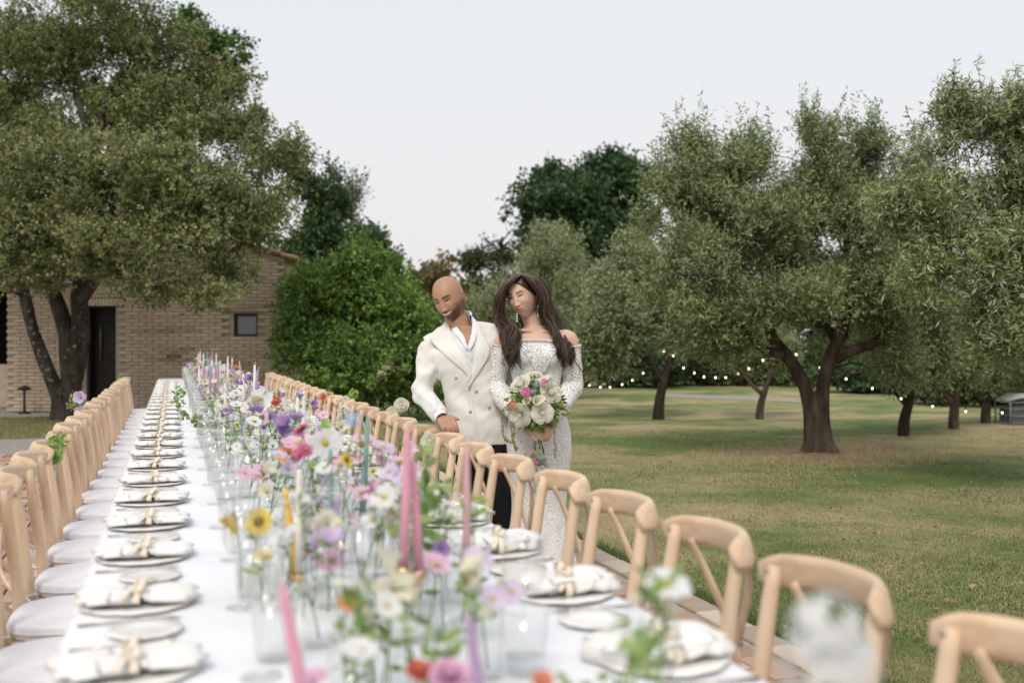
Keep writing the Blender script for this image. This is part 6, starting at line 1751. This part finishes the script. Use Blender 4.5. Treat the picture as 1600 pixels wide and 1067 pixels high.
# lapels: the one on the image left crosses over, both peaked
strip([PM(694, 501), PM(684, 513), PM(671, 530), PM(686, 547), PM(708, 566), PM(729, 584), PM(731, 600)], [PM(698, 503), PM(704, 520), PM(712, 534), PM(720, 546), PM(730, 562), PM(738, 586)], 26, 8, jb, .0065, 'lapel', linen_m, jk, .005, .004)
strip([PM(741, 500), PM(745, 520), PM(745, 540), PM(742, 555), PM(739, 572), PM(730, 606)], [PM(748, 506), PM(756, 522), PM(764, 541), PM(764, 556), PM(752, 576), PM(732, 607)], 26, 8, jb, .0075, 'lapel', linen_m, jk, .005, .004)
# overlapping front edge
strip([PM(727, 606), PM(733, 630), PM(740, 660), PM(745, 694)], [PM(731, 604), PM(738, 628), PM(745, 658), PM(751, 694)], 18, 2, jb, .0035, 'front_edge', linen_m, jk, .004)
for (px, py) in ((712, 590), (744, 611), (735, 643), (764, 636), (766, 610)):
    x, z = PM(px, py); hit, nn, _, _ = jb.ray_cast(Vector((x, -1, z)), Vector((0, 1, 0)))
    if hit: m_ = MB(); m_.tube([hit + Vector((0, -.001, 0)), hit + Vector((0, -.0055, 0))], [.0085, .0075], 14); m_.build('button', button_m, jk)
m_ = MB(); x, z = PM(772, 563); hit, nn, _, _ = jb.ray_cast(Vector((x, -1, z)), Vector((0, 1, 0)))
# pocket flap
if False: strip([PM(700, 660), PM(712, 662), PM(726, 664)], [PM(701, 668), PM(712, 670), PM(726, 672)], 8, 3, jb, .004, 'pocket_flap', linen_m, jk, .004)
# trousers
t_ = MB(); loft(t_, [(.118, 0, .74, .150, .105), (.116, 0, .82, .160, .115), (.11, 0, .92, .155, .11)], 40)
for l in legs: t_.tube(cr([Vector(l[0]), Vector(l[1]), Vector(l[2]), Vector(l[3]) + Vector((0, 0, -.03))], 5), lerp_list([.095, .090, .072, .062], 16), 18)
V, F, N = remesh(t_, .006, 4); V = folds(V, N, 1, lambda x, y, z: .006 * nse(x * 8, y * 8, z * 5) + .004 * nse(x * 18, y * 18, z * 9))
link('trousers', vf_mesh('trousers', V, F, trouser_m), groom)
for l in legs:
    p = Vector(l[3]); m_ = MB()
    m_.tube(cr([p + Vector((0, .05, -.055)), p + Vector((0, -.02, -.052)), p + Vector((0, -.12, -.064)), p + Vector((0, -.20, -.074))], 4), lerp_list([.034, .046, .044, .022], 13), 14, flat=(1, .85)); m_.build('shoe', shoe_m, groom)

# ---------------------------------------------------------------- the bride
BZ_ = 5.30; bbase = W(835, 530, BZ_); bbase.z = .014
def Lb(px, py, y=0.0):
    Z = BZ_ + y; return Vector(((px - 800) * Z / FOC - (835 - 800) * BZ_ / FOC, y, CAMH - .014 + (530 - py) * Z / FOC))
def PB(px, py, y=-.12): p = Lb(px, py, y); return (p.x, p.z)
SK2 = (.64, .425, .325)
Rb = Matrix.Rotation(math.radians(-13), 3, 'Y') @ Matrix.Rotation(math.radians(-30), 3, 'Z') @ Matrix.Rotation(math.radians(9), 3, 'X')
hb = Lb(817.5, 463, -.02)
hv, hf, hcol, hP = head(Rb, hb, SK2, False, .93)
b = MB()
b.tube(cr([hb + Vector((.060, .03, -.22)), hb + Vector((.050, .03, -.14)), hb + Vector((.022, .025, -.07)), hb + Vector((.01, .02, -.01))], 4), lerp_list([.066, .047, .044, .045], 13), 20)
loft(b, [(.02, 0, .60, .14, .09), (.02, 0, .80, .15, .10), (.015, 0, .95, .125, .085), (.01, 0, 1.06, .108, .075), (.01, 0, 1.16, .122, .085), (.01, -.005, 1.24, .137, .095), (.01, 0, 1.30, .142, .078), (.012, .005, 1.345, .135, .06), (.012, .01, 1.375, .09, .052), (.02, .012, 1.395, .055, .048)])
for s in (-1, 1):
    b.ell((.01 + s * .062, -.072, 1.235), (.058, .05, .056), 16, 12)
    b.tube([(.012 + s * .03, -.045, 1.368), (.012 + s * .085, -.048, 1.372), (.012 + s * .15, -.02, 1.362)], [.008, .008, .008], 8)
s1, e1, w1 = Vector((-.158, .0, 1.325)), Vector((-.205, .010, 1.085)), Vector((-.070, -.205, .925))
s2, e2, w2 = Vector((.180, .0, 1.325)), Vector((.200, .015, 1.085)), Vector((.085, -.205, .935))
for s0, e0, w0 in ((s1, e1, w1), (s2, e2, w2)):
    b.tube(cr([Vector((s0.x * .55, .0, s0.z + .012)), s0, s0.lerp(e0, .3), s0.lerp(e0, .7), e0, e0.lerp(w0, .5), w0], 4), lerp_list([.042, .046, .042, .037, .034, .031, .022], 25), 14)
KB = Lb(838, 678, -.30)
hand(b, w1, KB + Vector((-.012, .015, .012)), (-.3, -.9, .25), None, 1, width=.070, fr=.0082, curls=(.5, .75, .6), thumb=(.3, .2, .9))
hand(b, w2, Lb(858, 668, -.285), (.3, -.85, .3), None, -1, width=.070, fr=.0080, curls=(.6, .8, .6), thumb=(-.3, .2, .9))
for s in (-1, 1):
    b.tube(cr([(.02 + s * .075, 0, .80), (.02 + s * .07, 0, .45), (.02 + s * .06, .01, .12)], 5), lerp_list([.085, .055, .035], 11), 12)
    b.tube([(.02 + s * .06, .03, .09), (.02 + s * .06, -.04, .055), (.02 + s * .06, -.13, .02)], [.03, .032, .022], 10)
# paint the scalp under the hair
hairz = hP[:, 2] - .060 - .45 * np.abs(hP[:, 1] + .085) * 0
hm = sm(.086, .094, hP[:, 2] + .95 * np.clip(hP[:, 1] + .070, 0, 1) + .8 * np.clip(np.abs(hP[:, 0]) - .02, 0, 1))
hcol = hcol * (1 - hm[:, None]) + np.array((.030, .018, .012)) * hm[:, None]
bride = put_body('person', tuple(bbase), b, (hv, hf, hcol, hP), SK2, 'long haired bride in white off-shoulder lace gown holding a bouquet')
# ---- lace
def lace(name, white, under, scale, cover, bump=.4):
    m, N, L, P = newmat(name); P.inputs['Roughness'].default_value = .85; P.inputs['Sheen Weight'].default_value = .2; P.inputs['Specular IOR Level'].default_value = .2
    tc = N.new('ShaderNodeTexCoord'); nz = N.new('ShaderNodeTexNoise'); nz.inputs['Scale'].default_value = scale * .5
    L.new(tc.outputs['Object'], nz.inputs['Vector'])
    ad = N.new('ShaderNodeMix'); ad.data_type = 'RGBA'; ad.inputs['Factor'].default_value = .06
    L.new(tc.outputs['Object'], ad.inputs['A']); L.new(nz.outputs['Color'], ad.inputs['B'])
    def mth(op, a, v=None, b_=None):
        x = N.new('ShaderNodeMath'); x.operation = op
        if hasattr(a, 'links'): L.new(a, x.inputs[0])
        else: x.inputs[0].default_value = a
        if b_ is not None: L.new(b_, x.inputs[1])
        elif v is not None: x.inputs[1].default_value = v
        return x.outputs[0]
    v1 = N.new('ShaderNodeTexVoronoi'); v1.inputs['Scale'].default_value = scale; L.new(ad.outputs['Result'], v1.inputs['Vector'])
    rings = mth('SINE', mth('MULTIPLY', v1.outputs['Distance'], 30.0))
    v2 = N.new('ShaderNodeTexVoronoi'); v2.feature = 'DISTANCE_TO_EDGE'; v2.inputs['Scale'].default_value = scale * 3.4; L.new(ad.outputs['Result'], v2.inputs['Vector'])
    net = mth('LESS_THAN', v2.outputs['Distance'], .10)
    rg = mth('GREATER_THAN', rings, cover)
    mask = mth('MAXIMUM', rg, b_=mth('MULTIPLY', net, .75))
    mx = N.new('ShaderNodeMix'); mx.data_type = 'RGBA'; L.new(mask, mx.inputs['Factor'])
    mx.inputs['A'].default_value = (*under, 1); mx.inputs['B'].default_value = (*white, 1); L.new(mx.outputs['Result'], P.inputs['Base Color'])
    bu = N.new('ShaderNodeBump'); bu.inputs['Strength'].default_value = bump; bu.inputs['Distance'].default_value = .003; L.new(mask, bu.inputs['Height']); L.new(bu.outputs[0], P.inputs['Normal'])
    return m
lace_dress = lace('white_lace_gown', (.80, .80, .81), (.60, .585, .58), 20, -.3, .3)
lace_sleeve = lace('sheer_lace_sleeve', (.80, .80, .81), (.47, .41, .39), 20, -.15, .3)
lace_bodice = lace('beaded_bodice_lace', (.80, .80, .81), (.34, .32, .34), 22, .1)
d_ = MB()
loft(d_, [(.02, .03, .012, .27, .25), (.02, .02, .10, .225, .20), (.018, .01, .22, .185, .155), (.016, .0, .34, .158, .125), (.017, 0, .46, .148, .115), (.020, 0, .62, .160, .115), (.022, 0, .76, .170, .118), (.020, 0, .86, .166, .114), (.016, 0, .96, .142, .100), (.012, 0, 1.06, .122, .088), (.010, 0, 1.14, .130, .094), (.010, -.004, 1.22, .148, .104), (.010, 0, 1.285, .156, .092), (.010, 0, 1.318, .160, .080)], 64)
for s in (-1, 1): d_.ell((.01 + s * .064, -.074, 1.238), (.062, .052, .060), 16, 12)
V, F, N = remesh(d_, .0055, 5)
V = folds(V, N, 1, lambda x, y, z: .0035 * nse(x * 7, y * 7, z * 4) + (.010 * math.sin(math.atan2(y, x - .02) * 11 + 2 * nse(x, y, z * 3)) * max(0, .40 - z) / .4) + .0025 * nse(x * 22, y * 22, z * 14))
def neck_z(x): return 1.312 + .010 * math.cos(x * 12) + .0035 * abs(math.sin(x * 120))
V = np.array([(x, y, min(z, neck_z(x))) if z > 1.30 else (x, y, z) for x, y, z in V])
F2 = [f for f in F if V[list(f)].mean(0)[2] < 1.3085 or abs(V[list(f)].mean(0)[0] - .01) > .13 or True]
F2 = [f for f in F2 if not (max(V[i][2] for i in f) - min(V[i][2] for i in f) < .0028 and V[list(f)].mean(0)[2] > 1.303 and N[list(f)].mean(0)[2] > .8)]
gown = link('gown', vf_mesh('gown', V, F2, lace_dress), bride)
gb_ = bvh_of(V, F)
strip([PB(812, 536), PB(822, 533), PB(838, 531), PB(855, 531), PB(868, 533), PB(880, 536)], [PB(818, 552), PB(826, 560), PB(838, 582), PB(852, 582), PB(862, 560), PB(872, 552)], 26, 12, gb_, .004, 'beaded_panel', lace_bodice, gown, .003)
m_ = MB(); pts = []
for i in range(60):
    t = i / 59; px = 801 + 93 * t; x, z = PB(px, 536 - 5 * math.sin(PI * t), -.1); hit, nn, _, _ = gb_.ray_cast(Vector((x, -1, min(z, 1.300))), Vector((0, 1, 0)))
    if hit: pts.append(Vector((hit.x, hit.y - .003, neck_z(x) - .003 + .003 * abs(math.sin(i * .8)))))
if len(pts) > 3: m_.tube(pts, .0045, 8); m_.build('scalloped_trim', lace_sleeve, gown)
for s0, e0, w0, tz in ((s1, e1, w1, 1.285), (s2, e2, w2, 1.300)):
    k0 = s0.lerp(e0, .20)
    m_ = MB(); m_.tube(cr([k0 + Vector((0, 0, .012)), s0.lerp(e0, .45), s0.lerp(e0, .8), e0, e0.lerp(w0, .28), e0.lerp(w0, .6), e0.lerp(w0, .9), w0], 5), lerp_list([.056, .056, .054, .055, .056, .052, .040, .030], 36), 24)
    V, F, N = remesh(m_, .005, 4); V = folds(V, N, 1, lambda x, y, z: .004 * nse(x * 12, y * 12, z * 10) + .003 * nse(x * 28, y * 28, z * 20))
    slv = link('sleeve', vf_mesh('sleeve', V, F, lace_sleeve), gown)
    m_ = MB(); c0 = k0 + Vector((0, 0, .012)); ax = (s0 - e0).normalized(); ux = ax.cross(Vector((0, 1, 0))).normalized(); uy = ax.cross(ux)
    m_.tube([c0 + ux * math.cos(a) * .057 + uy * math.sin(a) * .057 + ax * (.003 * abs(math.sin(a * 8))) for a in np.linspace(0, 2 * PI, 49)], .004, 7, cap=False); m_.build('scalloped_edge', lace_sleeve, slv)
# bands that join the bodice to the sleeves
# ---- hair
hair_m = pmat('dark_brown_hair', [(0.018, 0.010, 0.006), (0.050, 0.027, 0.016), (0.145, 0.080, 0.046)], .38, 6, 4, .0, 60, .5, src='tone')
def hair():
    m = MB(); rr = random.Random(4)
    def LB(px, py, y): return Lb(px, py, y)
    sides = {
     'L': dict(inner=[(815, 430, -.085), (802, 437, -.118), (789, 451, -.120), (783, 470, -.100), (788, 492, -.080), (806, 514, -.10), (806, 536, -.125), (808, 558, -.155), (812, 582, -.165)],
               outer=[(822, 427, .0), (800, 434, .0), (784, 452, .0), (776, 474, .0), (776, 498, .0), (786, 520, -.05), (791, 545, -.10), (792, 565, -.13), (797, 587, -.15)]),
     'Lb': dict(inner=[(822, 428, .03), (800, 440, .03), (786, 465, .02), (784, 495, .02), (776, 520, .04), (770, 538, .01), (769, 550, -.04)],
               outer=[(826, 428, .06), (805, 440, .08), (784, 470, .07), (776, 500, .06), (769, 522, .05), (764, 538, .0), (762, 552, -.04)]),
     'R': dict(inner=[(815, 430, -.085), (823, 436, -.118), (833, 448, -.118), (841, 464, -.098), (846, 490, -.070), (862, 520, -.085), (872, 542, -.125), (880, 562, -.13), (884, 584, -.13)],
               outer=[(822, 427, .0), (845, 436, .0), (857, 456, .0), (863, 480, .0), (872, 503, .0), (882, 524, .01), (890, 545, -.045), (896, 566, -.07), (902, 584, -.08)]),
     'Rb': dict(inner=[(824, 428, .04), (846, 445, .06), (852, 475, .05), (855, 500, .04), (866, 522, .05), (876, 545, .06)],
               outer=[(826, 427, .07), (850, 446, .08), (862, 480, .07), (874, 505, .06), (884, 530, .06), (888, 556, .06)]),
     'B': dict(inner=[(812, 428, .02), (800, 450, .08), (806, 480, .085), (808, 510, .07), (806, 545, .08)], outer=[(832, 428, .03), (850, 450, .08), (852, 485, .08), (858, 515, .07), (864, 545, .08)])}
    for name, n_locks, per in (('L', 18, 28), ('Lb', 7, 13), ('R', 18, 28), ('Rb', 8, 12), ('B', 12, 10)):
        sd = sides[name]; I = [LB(*p) for p in sd['inner']]; O = [LB(*p) for p in sd['outer']]
        for lk in range(n_locks):
            u0 = (lk + .5) / n_locks + rr.uniform(-.03, .03); ph = 1.0 + lk * .22 + rr.uniform(-.45, .45); fr = rr.uniform(.85, 1.2); lt = rr.uniform(.15, .75); la = rr.uniform(.8, 1.2); end = rr.uniform(.84, 1.0)
            dep = rr.uniform(-.012, .012)
            for k in range(per):
                u = min(1.02, max(-.02, u0 + rr.gauss(0, .026))); tl = end * rr.uniform(.93, 1.0)
                ctrl = [a.lerp(b, u) for a, b in zip(I, O)]
                path = cr(ctrl, 6); path = path[:max(8, int(len(path) * tl))]
                M_ = len(path); off = Vector((rr.gauss(0, .004), rr.gauss(0, .006) + dep, rr.gauss(0, .002)))
                out = []
                for i, p in enumerate(path):
                    t = i / (M_ - 1); am = .027 * la * max(0, t - .20) ** .8 * (1.0 if name != 'B' else .3)
                    w = math.sin(t * 17 * fr + ph); w2 = math.cos(t * 17 * fr + ph)
                    out.append(p + off * min(1, t * 4 + .15) + Vector((w * am, w2 * am * .8, 0)))
                m.t = min(1, max(0, lt + rr.uniform(-.16, .16)))
                r0 = rr.uniform(.0018, .0030)
                m.tube(out, [r0 * (.8 + .2 * math.sin(min(1, 4 * i / (M_ - 1)) * PI / 2)) * (1 - .8 * max(0, (i / (M_ - 1) - .6) / .4)) for i in range(M_)], 5, cap=False)
    # a few loose flyaway wisps
    for k in range(26):
        sd = sides[rr.choice(['L', 'Lb', 'R', 'Rb'])]; O = [LB(*p) for p in sd['outer']]; p0 = cr(O, 6); a = rr.randint(4, len(p0) // 2); q = p0[a:]; sx = -1 if O[-1].x < 0 else 1; ph = rr.uniform(0, 6)
        m.t = .8; m.tube([p + Vector((sx * (.004 + .018 * (i / len(q))) + .008 * math.sin(i * .5 + ph), rr.uniform(-.001, .001), 0)) for i, p in enumerate(q)], .0009, 4, cap=False)
    return m
hm_ = hair(); hair_o = hm_.build('hair', hair_m, bride)
# smooth cap of hair over the skull
capV = hP.copy(); kk = sm(.084, .096, hP[:, 2] + .95 * np.clip(hP[:, 1] + .070, 0, 1) + .8 * np.clip(np.abs(hP[:, 0]) - .02, 0, 1))
nrmv = hP / np.linalg.norm(hP, axis=1, keepdims=True); streak = np.array([nse(p[0] * 60, p[1] * 25, p[2] * 8) for p in hP])
part = np.exp(-((hP[:, 0] - .004) / .006) ** 2)
capV = hP + nrmv * (kk * (.010 + .0022 * streak - .006 * part))[:, None] - nrmv * ((1 - kk) * .008)[:, None]
capV = (np.array(Rb) @ (capV * .93).T).T + np.array(hb)
nvh = 260 * 170
capF = [f for f in hf[:-2] if all(i < nvh for i in f) and kk[list(f)].mean() > .25]
me = vf_mesh('hair_cap', capV, capF, hair_m); a = me.attributes.new('tone', 'FLOAT', 'POINT'); a.data.foreach_set('value', np.clip(.35 + .5 * streak, 0, 1).astype(np.float32)); link('hair_cap', me, hair_o)
# ---- earrings and ring
pearl_m = pmat('pearl', [(.82, .78, .74)], .2, spec=.8)
for px, py0, n, yy in ((808, 491, 4, -.075), (841, 479, 5, -.06)):
    m_ = MB()
    for i in range(n): m_.ell(Lb(px, py0 + i * 3.6, yy), (.0042, .0042, .0042 + .0012 * (i == n - 1)), 10, 8)
    m_.tube([Lb(px, py0 - 3, yy), Lb(px, py0 + n * 3.6 - 2, yy)], .0008, 5); m_.build('earring', pearl_m, bride)

# ---------------------------------------------------------------- the bouquet
bq0 = Lb(840, 640, -.30); bqw = Matrix.Translation(bbase) @ Matrix.Rotation(-YAW, 4, 'Z')
bq = empty('bridal_bouquet', tuple(bqw @ bq0), -YAW); prop(bq, "round bouquet of cream roses with trailing amaranthus in the bride's hands", 'bouquet')
def bp_(px, py, y=-.30): return Lb(px, py, y) - bq0
greens = leafmat('bouquet_green', [(.12, .22, .04), (.24, .37, .08), (.38, .50, .16)], trans=.3)
ivory_rose = leafmat('ivory_rose_petal', [(.90, .87, .78), (.94, .92, .86)], trans=.5, rough=.6)
def big_rose(seed):
    rr = random.Random(seed); m = MB()
    # cupped petals wrapped round each other
    for ring, (n, r, h, op) in enumerate(((3, .006, .033, .0), (4, .011, .035, .05), (5, .016, .036, .12), (5, .021, .036, .22), (6, .027, .034, .38), (6, .033, .031, .6), (7, .039, .026, .85))):
        for k in range(n):
            a0 = 2 * PI * k / n + ring * .9 + rr.uniform(-.15, .15); wd = 2 * PI / n * .75; m.t = rr.random(); vs = []; fs = []
            for i in range(6):
                t = i / 5
                for j in range(7):
                    s = j / 6 * 2 - 1; a = a0 + s * wd * (1 - .25 * t)
                    rr_ = r * (.35 + .65 * math.sin(t * PI / 2)) + op * .016 * t * t * t + .004 * (1 - s * s) * t
                    z = h * t - op * .012 * t ** 3 - (.006 * abs(s) ** 3) * t + rr.uniform(-.0006, .0006)
                    vs.append((rr_ * math.cos(a), rr_ * math.sin(a), z))
            for i in range(5):
                for j in range(6): fs.append((i * 7 + j, i * 7 + j + 1, (i + 1) * 7 + j + 1, (i + 1) * 7 + j))
            m.add(vs, fs)
    m.ell((0, 0, .014), (.015, .015, .016), 10, 8)
    return m.mesh('rose', ivory_rose)
rms = [big_rose(k) for k in range(3)]
def addb(me, name, px, py, y, f, sc):
    o = link(name, me, bq); o.location = bp_(px, py, y); o.rotation_euler = Vector(f).normalized().to_track_quat('Z', 'Y').to_euler(); o.scale = (sc,) * 3; return o
for px, py, y, f, sc, k in ((815, 602, -.30, (-.5, -.6, .7), 1.0, 0), (859, 614, -.32, (.4, -.8, .45), 1.08, 1), (814, 648, -.33, (-.35, -.9, -.05), 1.10, 2), (847, 645, -.36, (.1, -1, .15), 1.02, 0), (835, 590, -.27, (0, -.4, .9), .8, 1)):
    addb(rms[k], 'rose', px, py, y, f, sc)
def bm(kind, col):
    key = (kind, col, 0)
    if key not in bcache: bcache[key] = bloom_mesh(kind, col, 0)
    return bcache[key]
addb(bm('calla', 'cream'), 'calla_lily', 838, 630, -.36, (.1, -.8, .4), .75)
addb(bm('calla', 'cream'), 'calla_lily', 826, 631, -.35, (-.3, -.8, .5), .65)
addb(bm('calla', 'cream'), 'calla_lily', 846, 606, -.33, (.1, -.4, 1), .8)
addb(bm('zinnia', 'magenta'), 'pink_bloom', 822, 613, -.37, (-.2, -.9, .3), .85)
addb(bm('hydrangea', 'coral'), 'coral_bloom', 801, 634, -.36, (-.6, -.8, 0), .68)
addb(bm('hydrangea', 'coral'), 'coral_bloom', 832, 644, -.35, (-.1, -.9, 0), .25)
addb(bm('hydrangea', 'blue'), 'blue_delphinium', 839, 601, -.32, (0, -.8, .5), .55)
addb(bm('hydrangea', 'blue'), 'blue_delphinium', 834, 612, -.33, (0, -.9, .2), .42)
addb(bm('hydrangea', 'lime'), 'green_filler', 803, 620, -.32, (-.6, -.7, .3), .55)
addb(bm('hydrangea', 'lime'), 'green_filler', 862, 640, -.32, (.5, -.8, -.1), .6)
addb(bm('hydrangea', 'lime'), 'green_filler', 838, 662, -.33, (0, -.8, -.6), .9)
addb(bm('hydrangea', 'lime'), 'green_filler', 857, 655, -.31, (.4, -.7, -.5), .7)
addb(bm('umbel', 'white'), 'white_filler', 850, 595, -.29, (.2, -.3, .9), 1.0)
addb(bm('cosmos', 'magenta'), 'small_pink_bloom', 851, 597, -.36, (.2, -.9, .4), .5)
m_ = MB(); rr = random.Random(9); c0 = bp_(836, 630, -.26)
for i in range(420):
    d = Vector((rr.gauss(0, 1), rr.gauss(-.5, .8), rr.gauss(-.1, 1))).normalized(); p = c0 + Vector((d.x * .145, d.y * .105, d.z * .135)) * rr.uniform(.6, .98)
    add_leaf(m_, p, d + Vector((0, 0, rr.uniform(-.4, .3))), .032, .016, rr)
m_.build('leaves', greens, bq)
m_ = MB(); m_.ell(c0 + Vector((0, .02, 0)), (.10, .055, .095), 16, 12); m_.build('filler_core', greens, bq)
m_ = MB()
for i in range(14):
    a = i * .9; m_.tube([c0 + Vector((.02 * math.cos(a), .02 * math.sin(a), -.04)), bp_(840, 678, -.285) + Vector((.010 * math.cos(a), .010 * math.sin(a), 0)), bp_(842, 705, -.29) + Vector((.028 * math.cos(a + .5), .02 * math.sin(a + .5), rr.uniform(-.02, .02)))], .0022, 6)
m_.build('stems', stem_m, bq)
amar_m = leafmat('amaranth', [(.30, .26, .10), (.42, .38, .16)], trans=.2)
for pts in (((800, 632), (786, 640), (785, 665), (788, 684), (797, 691)), ((806, 640), (799, 655), (800, 680), (806, 704)), ((806, 644), (803, 662), (803, 690), (808, 702)), ((862, 652), (866, 672), (867, 700), (867, 714)), ((868, 630), (880, 634), (887, 645))):
    m_ = MB(); q = cr([bp_(a, b_, -.33) for a, b_ in pts], 8); m_.tube(q, .0015, 5)
    for i in range(len(q) * 4):
        p = q[rr.randrange(1, len(q))]; m_.t = rr.random(); m_.ell(p + Vector((rr.gauss(0, .003), rr.gauss(0, .003), rr.gauss(0, .003))), (.0032, .0032, .004), 5, 4)
    m_.build('trailing_amaranthus', amar_m, bq)
m_ = MB()
for i in range(26):
    t = rr.random(); add_leaf(m_, bp_(866 + 22 * t, 632 + 8 * t, -.32), Vector((rr.gauss(.5, .6), rr.gauss(0, 1), rr.gauss(0, .8))), .022, .010, rr)
m_.build('eucalyptus_leaves', euc_m, bq)
